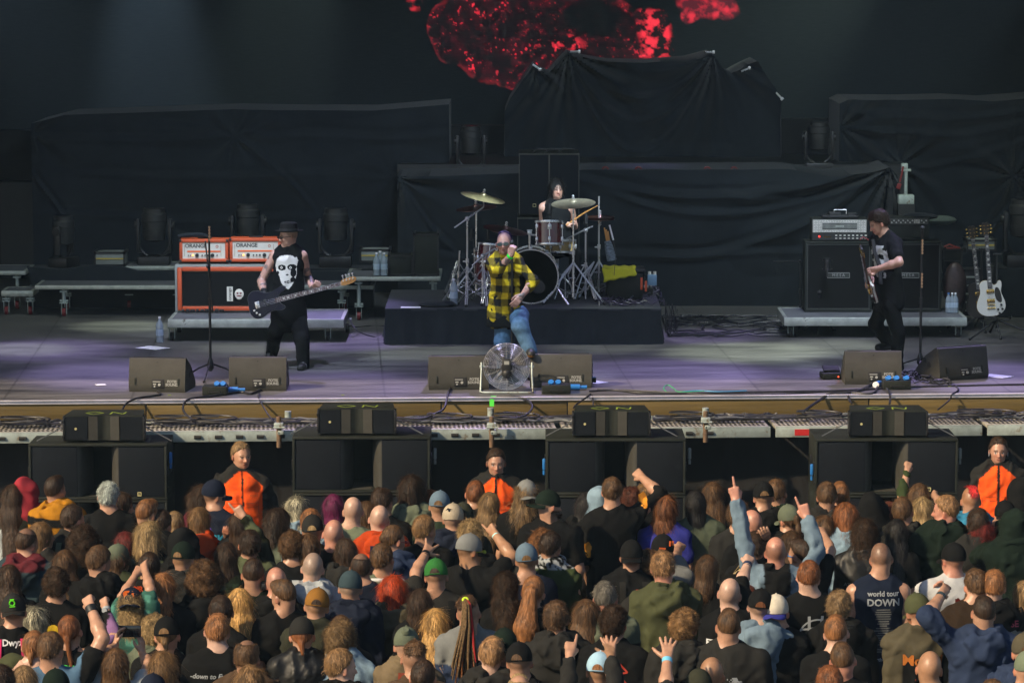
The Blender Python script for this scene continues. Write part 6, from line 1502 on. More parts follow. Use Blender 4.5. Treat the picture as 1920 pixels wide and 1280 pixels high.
# ---------------------------------------------------------------- perforated ledge in front of the stage
ld = bpy.data.objects.new('service_ledge', None); COL.objects.link(ld); ld.matrix_world = STM; tag(ld, 'galvanised perforated ledge running along below the stage front', 'ledge')
M_tread = mat('tread_steel', (.40, .38, .32), .5, .3, var=.3, vscale=9, wear=((.18, .15, .10), 8, .56))
x = -12.0; i = 0; T = MB(); Sl = MB(); Lp = MB()
y0, y1 = -.78, -.10
while x < 12:
    L = 2.07
    T.box((x + L / 2, (y0 + y1) / 2, LZ - .02), (L - .06, y1 - y0, .03), .004)
    n = 44
    for k in range(n):
        for rr in range(5): Sl.box((x + .08 + k * (L - .16) / (n - 1), y0 + .13 + rr * .10, LZ - .003), (.020, .062, .004), 0, (0, 0, .25))
    Lp.box((x + L / 2, y0 - .012, LZ - .055), (L - .05, .02, .095), .003).box((x + L / 2, y0 - .006, LZ - .004), (L - .05, .03, .012), .003).box((x + L / 2, y0 + .62, LZ + .01), (L, .05, .03), .005)
    for k in range(5): Sl.tube([(x + .62 + k * .20, y0 - .0245, LZ - .056), (x + .69 + k * .20, y0 - .0245, LZ - .056)], .017, 8)
    x += L; i += 1
T.build('tread', M_tread, ld); Sl.build('perforation_pattern', M_rub, ld); Lp.build('lip', M_galv, ld)
m = MB().box((2.85, y0 - .026, LZ - .055), (.30, .004, .06)); m.build('red_label', mat('red_sticker', (.45, .02, .02), .5), ld)
for px, yy in ((523, 800), (922, 800), (1323, 790)):   # scaffold clamps at the joints
    c = at_y(px, yy, 32.45); o = empty('scaffold_clamp', c, 0, {523: 'rusty scaffold clamp hanging left of the second speaker stack', 922: 'scaffold clamp on the ledge above the middle guard', 1323: 'rusty scaffold clamp right of the third speaker stack'}[px], 'clamp', 'scaffold clamps on the ledge')
    MB().cyl((0, 0, -.20), (0, 0, .10), .024, 12).build('tube', mat('rusty_tube', (.16, .10, .06), .7, .2, var=.5, vscale=20), o)
    MB().box((0, -.02, .02), (.09, .07, .05), .01).box((.02, -.02, -.05), (.06, .08, .04), .01).cyl((-.05, -.05, 0), (.06, -.05, 0), .010, 8).cyl((0, -.06, -.05), (0, .03, -.05), .012, 8).build('coupler', M_galv, o)
for i, px in enumerate((920, 1323, 540)):
    c = at_y(px, 772 if px > 600 else 778, 33.12); m = MB().cyl(c + Vector((0, 0, -.05)), c + Vector((0, 0, .04)), .033, 14); tag(m.build('tube_end', M_galv), ['upright steel tube end on the ledge below the fan', 'upright steel tube end right of the third fill speaker', 'upright steel tube end right of the second wedge'][i], 'tube', 'steel tube ends on the ledge')
lx = lambda a: at_z(a, 790, LZ).x
for (a, b, n, sd_, l) in ((-10, 130, 10, 1, 'cables on the ledge left of the first fill speaker'), (275, 600, 22, 2, 'coiled cables on the ledge between the first two fill speakers'), (740, 1075, 26, 3, 'cables heaped on the ledge below the fan'), (1225, 1600, 26, 4, 'cables lying on the ledge between the two right fill speakers'), (1745, 1930, 12, 5, 'cables on the ledge at the far right')):
    yc = 33.39 + math.sin(SR) * (lx(a) + lx(b)) / 2; rg = random.Random(sd_); m = MB()
    for i in range(n):
        pts = []; xx = rg.uniform(lx(a), lx(b)); L = rg.uniform(.4, 1.8); ph = rg.uniform(0, 6); am = rg.uniform(.01, .07); yb = -.42 + rg.uniform(-.10, .22)
        for k in range(14): u = k / 13; X = min(max(xx + (u - .5) * L, lx(a)), lx(b)); pts.append((X, 33.39 + math.tan(SR) * X + yb + am * math.sin(ph + u * 7) - .0, LZ + .02 + .025 * rg.random()))
        m.tube(pts, rg.choice([.007, .009, .012]), 6, 1 if rg.random() < .22 else 0)
    for i in range(2):
        cx2 = rg.uniform(lx(a) + .3, lx(b) - .3); m.tube([(cx2 + .22 * math.cos(t_ * .45), 33.39 + math.tan(SR) * cx2 - .42 + .13 * math.sin(t_ * .45), LZ + .03 + .003 * t_) for t_ in range(26)], .009, 6)
    tag(m.build('cables', [M_cable, M_cablegrey]), 'dark ' + l, 'cables', kind='stuff')
# ---------------------------------------------------------------- black cloth below the stage
X = np.linspace(-9, 9, 700); vs = []; fs = []
for i, x in enumerate(X):
    q = np.array([[x, 0, 0]], np.float32); d = float(.05 * fbm(q, 3, 2, 3)[0]); yb = 33.39 + math.tan(SR) * x - .45
    for j in range(7): v = j / 6; vs.append((x, yb + d * (.4 + v), 1.42 * (1 - v)))
for i in range(len(X) - 1):
    for j in range(6): fs.append([i * 7 + j, i * 7 + j + 1, (i + 1) * 7 + j + 1, (i + 1) * 7 + j])
tag(MB().add(vs, fs, True).build('stage_skirt', mat('skirt_black', (.005, .005, .006), .9, var=.4, vscale=4)), 'long black skirt hanging below the stage behind the speaker stacks', 'skirt')
for i, px in enumerate((540, 545)): pass
# ---------------------------------------------------------------- subwoofer stacks and fill speakers
SY = 31.8
LAB = ['far left stack', 'second stack from left', 'third stack from left', 'far right stack']
def subwoofer(cx, z0, W, H, D, lab, horn):
    o = empty('subwoofer', (cx, SY, z0), 0, lab, 'subwoofer', 'subwoofers stacked in front of the stage')
    t = .022; w3 = W * .335; gap = W - 2 * w3 - 2 * t
    m = MB()
    m.box((0, D / 2, t / 2), (W, D, t), .004).box((0, D / 2, H - t / 2), (W, D, t), .004).box((0, D - .01, H / 2), (W - .01, .02, H - 2 * t - .002))
    for s_ in (-1, 1): m.box((s_ * (W / 2 - t / 2), D / 2, H / 2), (t, D - .002, H - 2 * t - .002), .003)
    m.build('cabinet', M_box, o)
    for s_ in (-1, 1):
        MB().box((s_ * (gap / 2 + w3 / 2), .022, H / 2), (w3 - .006, .02, H - 2 * t - .01), .003).build('grille', M_grille, o)
    m = MB()
    for s_ in (-1, 1):
        pts = []
        for k in range(9): a = k / 8; pts.append((s_ * (gap / 2 - .10 * math.sin(a * 1.57)), .02 + .42 * (1 - math.cos(a * 1.57))))
        poly = pts + [(s_ * (gap / 2 + .004), .44), (s_ * (gap / 2 + .004), .02)]
        m.prism(poly if s_ > 0 else poly[::-1], t + .001, H - t - .001, smooth=True)
    m.build('port_cheek', M_wedge, o)
    m = MB(); m.prism([(-gap / 2 + .1, .44), (gap / 2 - .1, .44), (gap / 2 - .1, .06), (-gap / 2 + .1, .06)], t, t + .004); m.build('port_floor', M_wedge, o)
    b = MB(); b.torus(.022, .0045, 4, 6, facing((W * .30, .008, .05)) @ Matrix.Rotation(R(45), 4, 'Z')); b.box((W * .30 - .004, .008, .046), (.016, .004, .005)); b.build('badge', mat('brass_badge', (.55, .50, .25), .4), o)
    m = MB()
    for s_ in (-1, 1):
        m.box((s_ * (W / 2 + .004), .03, H * .5), (.010, .03, .09), .003).box((s_ * (W / 2 + .005), D * .5, H * .5), (.010, .20, .11), .003)
        m.cyl((s_ * (W / 2 + .002), .04, H * .2), (s_ * (W / 2 + .012), .04, H * .2), .010, 8)
    m.build('handle', M_darkmetal, o)
    return o
FL = [((53, 312), 831), ((548, 806), 818), ((1024, 1286), 822), ((1529, 1797), 822)]
FF = [(118, 272, 825), (595, 743, 806), (1073, 1220, 818), (1591, 1740, 818)]
for i, ((a, b), yt) in enumerate(FL):
    zt = at_y(a, yt, SY).z; xa, xb = at_y(a, yt, SY).x, at_y(b, yt, SY).x; H = .535; W = xb - xa; c = (xa + xb) / 2
    z = zt - H; k = 0
    while z > -.35 and k < 3:
        subwoofer(c, max(z, .002), W, H - .006 if z > 0 else H + z - .008, .70, ['top subwoofer of the ', 'middle subwoofer of the ', 'bottom subwoofer of the '][k] + LAB[i], True); z -= H; k += 1
    # fill speaker
    fa, fb, fy = FF[i]; Y = SY + .07; xa, xb = at_y(fa, fy, Y).x, at_y(fb, fy, Y).x; W = xb - xa; H = .25
    o = empty('fill_speaker', ((xa + xb) / 2, Y, zt + .004), R(0), 'slim black fill speaker marked ON on the ' + LAB[i], 'fill speaker', 'fill speakers on the subwoofer stacks')
    w2 = W / 2 - .02
    poly = [(-w2, .0), (-.06, .012), (-.03, .035), (.03, .035), (.06, .012), (w2, 0), (w2, .10), (w2 * .93, .40), (-w2 * .93, .40), (-w2, .10)]
    MB().prism(poly, .012, H).build('cabinet', M_box, o)
    for s_ in (-1, 1):
        g = MB().prism([(s_ * w2 * .98, -.006), (s_ * .155, -.001), (s_ * .155, .01), (s_ * w2 * .98, .01)][::s_], .02, H - .012); g.build('grille', M_grille, o)
        mm = MB().prism([(s_ * .145, -.003), (s_ * .06, .010), (s_ * .06, .02), (s_ * .145, .01)][::s_], .015, H - .008); mm.build('mid_panel', M_wedge, o)
        MB().box((s_ * (W / 2 - .010), .05, H / 2), (.020, .12, H * .92), .003).box((s_ * (W / 2 - .004), .0, H * .78), (.02, .03, .03), .004).box((s_ * (W / 2 - .004), .0, H * .2), (.02, .03, .03), .004).build('rigging', M_darkmetal, o)
    Mt = Matrix.Translation((0, .0, H + .0015)); m = MB(); d = MB()
    vs, fs = merge2(stroke([(-.17, .14), (-.09, .22), (.0, .14), (-.09, .05), (-.17, .14)], .016), stroke([(.07, .06), (.08, .21), (.19, .07), (.21, .20)], .016))
    d.add([(x, y, 0) for x, y in vs], fs, False, 0, Mt @ Matrix.Translation((-.02, .03, 0))); d.build('lettering', M_lime, o)
    m = MB(); m.cyl((-w2 * .72, -.004, H * .5), (-w2 * .72, -.010, H * .5), .012, 10).cyl((-w2 * .72, -.006, H * .5), (-w2 * .72, -.012, H * .5), .006, 8); m.build('badge', mat('brass_badge', (.55, .50, .25), .4), o)
    p0 = Vector(((xa + xb) / 2, Y, zt))
    for s_ in (-1, 1):   # retaining straps
        m = MB().tube([p0 + Vector((s_ * W / 2, .05, .14)), p0 + Vector((s_ * (W / 2 + .25), .02, .01))], .006, 5); tag(m.build('strap', M_cablegrey), 'thin strap on the %s side of the fill speaker on the %s' % ('left' if s_ < 0 else 'right', LAB[i]), 'strap', 'straps tying down the fill speakers')
for i, (px, py) in enumerate(((320, 858), (816, 850), (1020, 870), (1293, 850), (1522, 880), (1800, 850))):
    c = at_y(px, py, SY + .12); m = MB().box(tuple(c), (.03, .04, .11), .012).cyl(c + Vector((0, 0, -.06)), c + Vector((0, 0, -.10)), .012, 8); tag(m.build('cable_connector', M_blue if i in (0, 2, 4) else M_flight), ['blue connector on the right flank of the far left stack', 'pale connector right of the second stack', 'blue connector left of the third stack', 'pale connector right of the third stack', 'blue connector left of the far right stack', 'pale connector right of the far right stack'][i], 'connector', 'connectors on the stack flanks')
# ---------------------------------------------------------------- unseen stage lamps that make the floor pools, and added fill lamps
def stage_or_fill_lamp(x, y, target, col, watts, deg, blend=.8, z=8.6, lab=''):
    l = bpy.data.lights.new('stage_or_fill_lamp', 'SPOT'); l.energy = watts * PW; l.color = col; l.spot_size = R(deg); l.spot_blend = blend; l.shadow_soft_size = .12
    o = bpy.data.objects.new('stage_or_fill_light', l); COL.objects.link(o); o.location = (x, y, z)
    d = Vector(target) - Vector((x, y, z)); o.rotation_euler = d.to_track_quat('-Z', 'Y').to_euler()
PW = 5.0
PU, WG, CW = (.54, .42, 1.0), (.88, 1.0, .78), (.72, .86, 1.0)
for (x, y, px, py, c, wt, dg) in (
        (-6, 40, 90, 655, PU, 420, 17), (-4.5, 41, 210, 700, PU, 330, 15), (-2.5, 40, 640, 640, PU, 520, 16), (0, 41, 600, 725, PU, 380, 14), (.5, 40, 880, 735, PU, 300, 14),
        (3, 40, 1240, 700, PU, 450, 18), (4, 41, 1320, 630, PU, 300, 13), (5.5, 40, 1500, 715, PU, 360, 15), (6, 41, 1860, 705, PU, 430, 15), (2, 42, 1200, 560, PU, 160, 12),
        (-7, 39, 40, 655, WG, 300, 11), (-5, 40, 230, 612, WG, 320, 12), (1.5, 40, 800, 660, WG, 260, 12), (3.5, 39, 1400, 660, WG, 560, 17), (5, 40, 1560, 650, WG, 300, 13), (-1, 40, 480, 650, WG, 200, 12), (4, 39, 1130, 650, WG, 200, 11)):
    stage_or_fill_lamp(x, y, st(px, py), c, wt * (.85 if c == PU else .85), dg)
for (x, y, t, c, wt, dg) in (  # added lamps: backdrop glows in place of beams, washes for drapes and floor
        (-9, 45.6, at_y(150, 160, YB), CW, 150, 30), (-5.0, 45.5, at_y(290, 130, YB), CW, 210, 26), (-2, 45.6, at_y(520, 80, YB), WG, 90, 30), (6.5, 45.6, at_y(1440, 60, YB), WG, 200, 34), (9.5, 45.6, at_y(1640, 110, YB), CW, 120, 30),
        (0, 35.0, at_y(500, 330, 43), CW, 130, 60), (3, 35.0, at_y(1300, 330, 43), CW, 150, 60), (7, 36, at_y(1750, 330, 43), WG, 70, 50),
        (-3, 34.5, (-3, 35.5, SZ), (.60, .58, 1.0), 165, 75), (3, 34.5, (3, 35.5, SZ), (.60, .58, 1.0), 165, 75), (-3.5, 37.5, (-3.5, 39.5, SZ), (.9, 1.0, .85), 75, 70), (4, 37.5, (4, 39.5, SZ), (.9, 1.0, .85), 75, 70)):
    stage_or_fill_lamp(x, y, t, c, wt, dg, 1.0)
for (x, y, t, c, wt, dg) in (   # fill lamps added to brighten the players, amplifiers and white guitar
        (-5, 32.5, at_y(540, 520, 35.6), CW, 260, 14), (-1.5, 32.0, at_y(960, 520, 34.5), CW, 260, 13), (3.5, 34, at_y(1050, 400, 39), CW, 620, 9), (-1, 33.5, at_y(1040, 400, 39), CW, 420, 9), (6, 32.5, at_y(1665, 520, 35.5), CW, 230, 14), (3.6, 33, at_y(1560, 520, 38.8), CW, 240, 16), (-2.5, 33, at_y(420, 520, 38.6), CW, 300, 16), (6.5, 33, at_y(1850, 540, 38.3), CW, 160, 9)):
    stage_or_fill_lamp(x, y, t, c, wt, dg, .9)
# ---------------------------------------------------------------- smoke and haze in the air
vm = bpy.data.materials.new('haze_air'); vm.use_nodes = True; vt = vm.node_tree; vt.nodes.remove(vt.nodes['Principled BSDF'])
pv = vt.nodes.new('ShaderNodeVolumePrincipled'); pv.inputs['Color'].default_value = (.50, .76, 1.0, 1); pv.inputs['Density'].default_value = .00048
vt.links.new(pv.outputs[0], vt.nodes['Material Output'].inputs['Volume'])
tag(MB().box((0, 40, 4.25), (242, 242, 11.1)).build('haze', vm), kind='stuff')
# ---------------------------------------------------------------- the band
BAND = 'band members on the stage'
def Lc(root_loc, byaw):
    Mi = (Matrix.Translation(root_loc) @ Matrix.Rotation(-R(byaw), 4, 'Z')).inverted()
    return lambda px, py, Y: Mi @ at_y(px, py, Y)
def tattoo(side, lo=.0, ink=(.05, .07, .075), th=.05):
    def f(V, col, AR):
        for a in AR:
            if side and a[0] not in side: continue
            sh, el, wr = [np.array(a[i]) for i in (1, 2, 3)]
            for p0, p1, rr in ((sh, el, .085), (el, wr, .06)):
                d = p1 - p0; t = np.clip((V - p0) @ d / (d @ d), 0, 1); dist = np.linalg.norm(V - p0 - t[:, None] * d, axis=1)
                m = (dist < rr) * (t > lo) * np.clip((noise(V.astype(np.float32), 22, 4) + .3 * noise(V.astype(np.float32), 50, 6) - th) * 6, 0, 1)
                col = col * (1 - .75 * m[:, None]) + np.array(ink) * .75 * m[:, None]
        return col
    return f
def shades(ctx, col=(.01, .01, .012), lens=None, size=1.0, clear=False, z=-.027, w_=.021, h_=.015):
    C, Rm, s = ctx['C'], ctx['Rm'], ctx['hs']; Mh = Matrix([list(map(float, r)) for r in Rm]).to_4x4(); Mh.translation = Vector([float(c) for c in C]); Mh = Mh @ Matrix.Scale(s * 1.0, 4)
    o = MB()
    for q in (-1, 1):
        poly = [(q * .033 + w_ * size * math.cos(a) * (1 + .12 * math.cos(2 * a)) , z + h_ * size * math.sin(a)) for a in [2 * math.pi * k / 16 for k in range(16)]]
        T = Mh @ Matrix.Translation((0, .101 , 0)) @ Matrix.Rotation(R(90), 4, 'X') @ Matrix.Rotation(q * .12, 4, 'Y')
        o.prism([(x, y) for x, y in poly], -.004, .004, T)
        o.tube([(q * .055 * size, .094, z + .006), (q * .072, .06, z + .006), (q * .079, .0, z + .002), (q * .078, -.02, z - .008)], .003, 6, 0, True, Mh)
    o.tube([(-.014, .104, z + .006), (.014, .104, z + .006)], .003, 6, 0, True, Mh)
    g = o.build('sunglasses', mat_flat(np.array(col), M_plast), ctx['root'])
    if lens is not None:
        l = MB()
        for q in (-1, 1):
            poly = [(q * .033 + w_ * .8 * size * math.cos(a), z + h_ * .75 * size * math.sin(a)) for a in [2 * math.pi * k / 14 for k in range(14)]]
            l.prism(poly, -.0055, -.004, Mh @ Matrix.Translation((0, .101, 0)) @ Matrix.Rotation(R(90), 4, 'X') @ Matrix.Rotation(q * .12, 4, 'Y'))
        l.build('lens', lens, g)
    return Mh
# bassist ------------------------------------------------------------
Y0 = 35.85; H = 1.70; top_ = at_y(540, 421, Y0); base = Vector((top_.x, Y0, top_.z - H)); lc = Lc(base, 180)
hipV = [lc(530, 592, Y0), lc(557, 592, Y0)]; hz = hipV[0].z
def bassist_extra(c):
    Mh = shades(c)
    h = MB(); h.lathe([(.118, -.004), (.145, .004), (.146, .010), (.116, .004), (.092, .006), (.088, .06), (.084, .085), (.066, .098), (.03, .094), (.001, .092)], 36, Mh @ Matrix.Translation((0, -.012, .028)) @ Matrix.Rotation(R(6), 4, 'X') @ Matrix.Diagonal((.96, 1.10, 1, 1)))
    ht = h.build('hat', mat_flat(clr('char') * .7, M_cloth), c['root']); MB().lathe([(.095, .008), (.094, .03)], 36, Mh @ Matrix.Translation((0, -.012, .028)) @ Matrix.Rotation(R(6), 4, 'X') @ Matrix.Diagonal((.97, 1.11, 1, 1))).build('hat_band', M_black, ht)
    P = [(-.11, .13), (-.08, .165), (-.02, .175), (.05, .172), (.08, .15), (.10, .155), (.115, .12), (.10, .06), (.10, -.02), (.085, -.08), (.05, -.14), (.015, -.185), (-.03, -.16), (-.065, -.11), (-.08, -.05), (-.115, .0), (-.125, .07)]
    def hole(u, v):
        for (x, y, a, b) in ((-.055, .045, .042, .030), (.050, .050, .048, .032), (.01, -.105, .040, .013), (.0, -.03, .016, .008), (.065, -.01, .03, .045), (.06, -.08, .028, .028), (-.10, -.01, .014, .02)):
            if ((u - x) / a) ** 2 + ((v - y) / b) ** 2 < 1: return True
        return False
    def inp(u, v):
        r = False
        for (x1, y1), (x2, y2) in zip(P, P[1:] + P[:1]):
            if (y1 > v) != (y2 > v) and u < (x2 - x1) * (v - y1) / (y2 - y1) + x1: r = not r
        return r
    eye = lambda u, v: any(((u - x) / .014) ** 2 + ((v - .045) / .013) ** 2 < 1 and ((u - x) / .006) ** 2 + ((v - .045) / .006) ** 2 > 1 for x in (-.06, .035)) or (abs(u - .01) < .03 and abs(v + .105) < .006 and int(u * 200) % 3 != 0)
    vs, fs = grid_shape(lambda u, v: (inp(u, v) and not hole(u, v)) or eye(u, v), .30, .40, 60)
    decal(c['G'], vs, fs, .005, c['zs'] - .20, 'face_print', M_ivory, c['root'], side=1, off=.006)
c = person(0, 0, H, ('none', 'lb'), ('vest', 'blk'), -118, 'bass player in a black sleeveless shirt with white face print and pork pie hat', face=True, scalp='buzz', skin=(.52, .30, .22), byaw=180, pos=base, fine=True, res=.8, group=BAND, hipz=hz, wide=1.0, baggy=1.15,
       arms=[(1, (490, 527), (497, 558), 'relax', dict(s1=1, s2=-1, n=(0, -1, 0), d=(-.3, .35, -.8), band=[('blk', .08, .037)], up=0)), (-1, (577, 519), (589, 547), 'grip', dict(s1=1, s2=-1, n=(0, -1, .3), d=(-.4, .5, .35), up=0))],
       legs=[(hipV[0] - Vector((0, 0, .02)), lc(516, 622, Y0 - .05), lc(510, 655, 36.35)), (hipV[1] - Vector((0, 0, .02)), lc(566, 636, Y0 - .18), lc(569, 677, 35.62))], shoes=dict(col='char', stripes=1, dir=(.12, 1, 0)), trousers='blk', hem=hz - .07, armcol=tattoo(None), extras=bassist_extra, chin=1.05, pitch=-6)
bg = guitar(gframe((503, 567), (625, 536), Y0 - .30, .86, tilt=R(-8), Yb=Y0 - .42), 'dark blue black bass guitar with a maple headstock held by the bass player', 'pb', mat('midnight_lacquer', (.004, .005, .018), .35, spec=.3, var=.1), .80, M_maple,
            ([(-.20, .0), (-.12, .06), (-.02, .07), (.06, .10), (.16, .11), (.13, .03), (.12, -.06), (.06, -.10), (-.02, -.09), (-.10, -.14), (-.16, -.13), (-.14, -.04)], mat('grey_guard', (.008, .009, .02), .35, spec=.3)), M_chrome, M_rose, name='bass_guitar')
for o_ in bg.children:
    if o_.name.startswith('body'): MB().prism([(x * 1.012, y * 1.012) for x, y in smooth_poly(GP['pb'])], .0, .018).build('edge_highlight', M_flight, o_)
# singer ---------------------------------------------------------------
Y0 = 34.75; H = 1.66; top_ = at_y(948, 434, Y0); base = Vector((top_.x, Y0, top_.z - H)); lc = Lc(base, 180); hz = lc(960, 590, Y0).z
def plaid(V, col, o):
    V = V + .012 * np.stack((noise(V.astype(np.float32), 7, 1), 0 * V[:, 0], noise(V.astype(np.float32), 7, 2)), -1); x, y, z = V[:, 0], V[:, 1], V[:, 2]; a = np.floor((x + .3 * y) / .066).astype(int) % 2; b = np.floor(z / .070).astype(int) % 2
    yel = np.array((.62, .46, .02)); mid = np.array((.17, .13, .015)); blk = np.array((.012, .012, .012))
    n = (a + b)[:, None]; return np.where(n == 2, blk, np.where(n == 1, mid, yel)) * (1 + .12 * noise(V.astype(np.float32), 60, 1))[:, None]
def singer_extra(c):
    shades(c, (.05, .06, .06), mat('smoke_lens', (.03, .05, .05), .2), 1.15, w_=.025, h_=.018)
    C, Rm = c['C'], c['Rm']; e = Vector([float(v) for v in (C + Rm @ np.array((.082, -.005, -.075)))]); MB().torus(.013, .0025, 14, 6, frame(e, rot=(0, R(90), R(60)))).build('earring', M_chrome, c['root'])
    G = Field(axis(-.3, .3, .014), axis(-.25, .25, .014), axis(c['zs'] - .9, c['zs'] - .3, .014)); z1 = hz + .02
    G.cone((0, 0, z1 + .12), (0, 0, z1 - .13), .17, .195, .02, sc=(1, 1.3, 1)); G.disturb(lambda P: .010 * noise(P.astype(np.float32) * np.array([1, 1, .4]), 14, 7), .04); G.fn((-1, -1, -1), (1, 1, 9), lambda P: P[..., 2] - (z1 - .14), 0, 'd'); v, q = G.mesh()
    link('undershirt', np_mesh('undershirt', v, q, np.tile(clr('blk'), (len(v), 1))), c['root'], M_cloth)
person(0, 0, H, ('fade', 'pur'), ('shirt', 'yel'), 188, 'singer in a yellow and black checked shirt holding a microphone to the mouth', face=True, scalp='buzz', skin=(.46, .25, .19), byaw=186, pos=base, fine=True, res=.75, group=BAND, hipz=hz, baggy=1.25, topfn=plaid, sleeve=1.45, wide=.94, woman=False, roll=4, chin=.95,
       arms=[(1, (932, 508), (966, 470), 'grip', dict(s1=-1, s2=-1, n=(-.2, -1, 0), d=(-.25, .1, 1), band=[((.02, .85, .06), .022, .034)], up=0)), (-1, (1000, 528), (972, 562), 'relax', dict(s1=-1, s2=-1, n=(.2, -1, 0), d=(.6, .5, -.75), up=0))],
       legs=[(lc(946, 598, Y0) , lc(944, 640, Y0 - .06), lc(944, 705, Y0 + .10)), (lc(973, 590, Y0), lc(983, 612, 34.35), lc(1003, 650, 34.3))], trousers='denim', shoes=dict(col='char', sole='tan', dir=(-.15, 1, 0)), hem=hz - .07, armcol=tattoo(None, .3), extras=singer_extra, pitch=4, lean=(.01, .05))
# drummer ---------------------------------------------------------------
Y0 = 39.35; H = 1.68; top_ = at_y(1044, 336, Y0); base = Vector((top_.x, Y0, top_.z - H)); lc = Lc(base, 180)
def drum_extra(c):
    for a in c['AR']:
        if a[0] == -1: m = MB(); p0 = a[3] + a[4].normalized() * .08; m.tube([p0 + Vector((.03, 0, -.02)), p0 + Vector((-.17, .02, .12)), p0 + Vector((-.33, .05, .21))], [.008, .008, .005], 8); tag(m.build('drumstick', M_maple), 'wooden drumstick raised in the drummer hand', 'drumstick').matrix_world = c['Mw']
        if a[0] == 1: m = MB(); p0 = a[3] + a[4].normalized() * .08; m.tube([p0, p0 + Vector((.1, .22, .04)), p0 + Vector((.14, .30, .05))], [.008, .008, .005], 8); tag(m.build('drumstick', M_maple), 'wooden drumstick low over the rack tom', 'drumstick').matrix_world = c['Mw']
person(0, 0, H, ('long', 'black'), ('tank', 'blk'), 168, 'long haired drummer in a black tank top seated behind the kit', face=True, skin=(.52, .30, .22), woman=True, byaw=180, pos=base, fine=True, res=.85, group=BAND, wide=1.18, hipz=RZ + .56 - base.z,
       arms=[(1, (1017, 424), (1036, 428), 'grip', dict(s1=1, s2=-1, n=(0, 0, -1), d=(-1, .5, 0), up=0)), (-1, (1077, 425), (1075, 418), 'grip', dict(s1=1, s2=-1, n=(0, -.3, -1), d=(.6, .6, .1), up=0))],
       legs=[(Vector((q * .09, 0, RZ + .54 - base.z)), Vector((q * .20, .40, RZ + .50 - base.z)), Vector((q * .20, .44, RZ + .1 - base.z))) for q in (-1, 1)], shoes=dict(col='blk'), hairkw=dict(length=.34), extras=drum_extra, hem=RZ + .52 - base.z)
# guitarist ---------------------------------------------------------------
Y0 = 35.55; H = 1.72; hd = at_y(1645, 397, Y0); by = -128; base = Vector((at_y(1668, 500, Y0).x, Y0, SZ - .0)); base.z = at_y(1645, 397, Y0).z - H; lc = Lc(base, by); hz = lc(1665, 562, Y0).z; hl = lc(1645, 397, Y0)
def gprint(c):
    rg = random.Random(4); vs, fs = grid_shape(lambda u, v: (abs(u) < .12 - .3 * abs(v) * .3) and noise(np.array([[u, v, 0]], np.float32), 22, 3)[0] + .7 * noise(np.array([[u, v, 0]], np.float32), 50, 5)[0] > .0, .26, .34, 50)
    decal(c['G'], vs, fs, .02, c['zs'] - .22, 'grey_print', mat('grey_print', (.38, .40, .38), .8), c['root'], side=1, off=.006)
    w_ = MB(); zs = c['zs']; w_.tube([(.10, .15, zs + .0), (.05, .17, zs - .12), (-.03, .17, zs - .28), (-.08, .2, zs - .45)], .022, 6); w_.build('guitar_strap', M_leather and M_rub, c['root'])
person(0, 0, H, ('curly', 'dk'), ('tee', 'blk'), -100, 'guitarist in a black printed t-shirt bent over a red guitar', face=True, skin=(.50, .28, .20), byaw=by, pos=base, fine=True, res=.8, group=BAND, lean=(hl.x * .9, max(hl.y, .05)), pitch=-24, hipz=hz, wide=1.0,
       arms=[(-1, (1686, 492), (1632, 508), 'grip', dict(s1=-1, s2=1, n=(-1, 0, .2), up=0)), (1, (1655, 500), (1628, 527), 'relax', dict(s1=1, s2=-1, n=(0, -1, 0), up=0))],
       legs=[(lc(1668, 570, Y0 - .08), lc(1685, 625, Y0 - .1), lc(1681, 683, Y0 - .1)), (lc(1660, 570, Y0 + .08), lc(1641, 606, Y0 + .1), lc(1668, 640, Y0 + .22))], shoes=dict(col='blk', dir=(0, 1, 0)), hem=hz - .06, extras=gprint)
a_ = at_y(1632, 535, Y0 - .12); x_ = Vector((-.18, -.75, .55)).normalized(); z_ = Vector((-.90, -.38, -.1)); z_ = (z_ - x_ * z_.dot(x_)).normalized(); y_ = z_.cross(x_)
Mg = Matrix((x_, y_, z_)).transposed().to_4x4(); Mg.translation = a_
guitar(Mg @ Matrix.Scale(.92, 4), 'dark red electric guitar held edge on by the guitarist', 'single', M_maroon, .56, M_ebony, None, M_gold, M_rose, binding=M_ivory)
# ---------------------------------------------------------------- guards in the pit
def vest(V, col, o):
    zs = o['zs']; x, y, z = np.abs(V[:, 0]), V[:, 1], V[:, 2]; blk = clr('char')
    orange = np.array(CC['orange'], np.float32)
    m = (z < zs + .07 - .85 * np.clip(x - .03, 0, .2)) & (x < .175) ; col = np.where(m[:, None], orange, blk)
    zipm = (x < .012) & (y > 0); return np.where(zipm[:, None], blk * .6, col)
def guard_extra(word):
    def f(c):
        vs, fs = text_poly('PORT', .030, 0); decal(c['G'], vs, fs, -.10 if word else -.1, c['zs'] - .14, 'lettering', mat('faded_print', (.30, .08, .02), .8), c['root'], side=1)
        m = MB()
        vs, fs = merge2(stroke([(-.14, .0), (-.02, .0)], .004), stroke([(-.14, .0), (-.14, -.10)], .004), stroke([(.02, .0), (.14, .0)], .004), stroke([(.14, .0), (.14, -.1)], .004), stroke([(-.14, -.035), (-.02, -.035)], .004), stroke([(.02, -.035), (.14, -.035)], .004))
        decal(c['G'], vs, fs, 0, c['zs'] - .20, 'pocket_seams', mat('seam_orange', (.40, .06, .01), .8), c['root'], side=1)
    return f
GK = dict(armdef=1.25, face=True, byaw=180, fine=False, collar='col', group='guards in orange and black jackets in the pit', trousers='char', wide=1.0, res=.85)
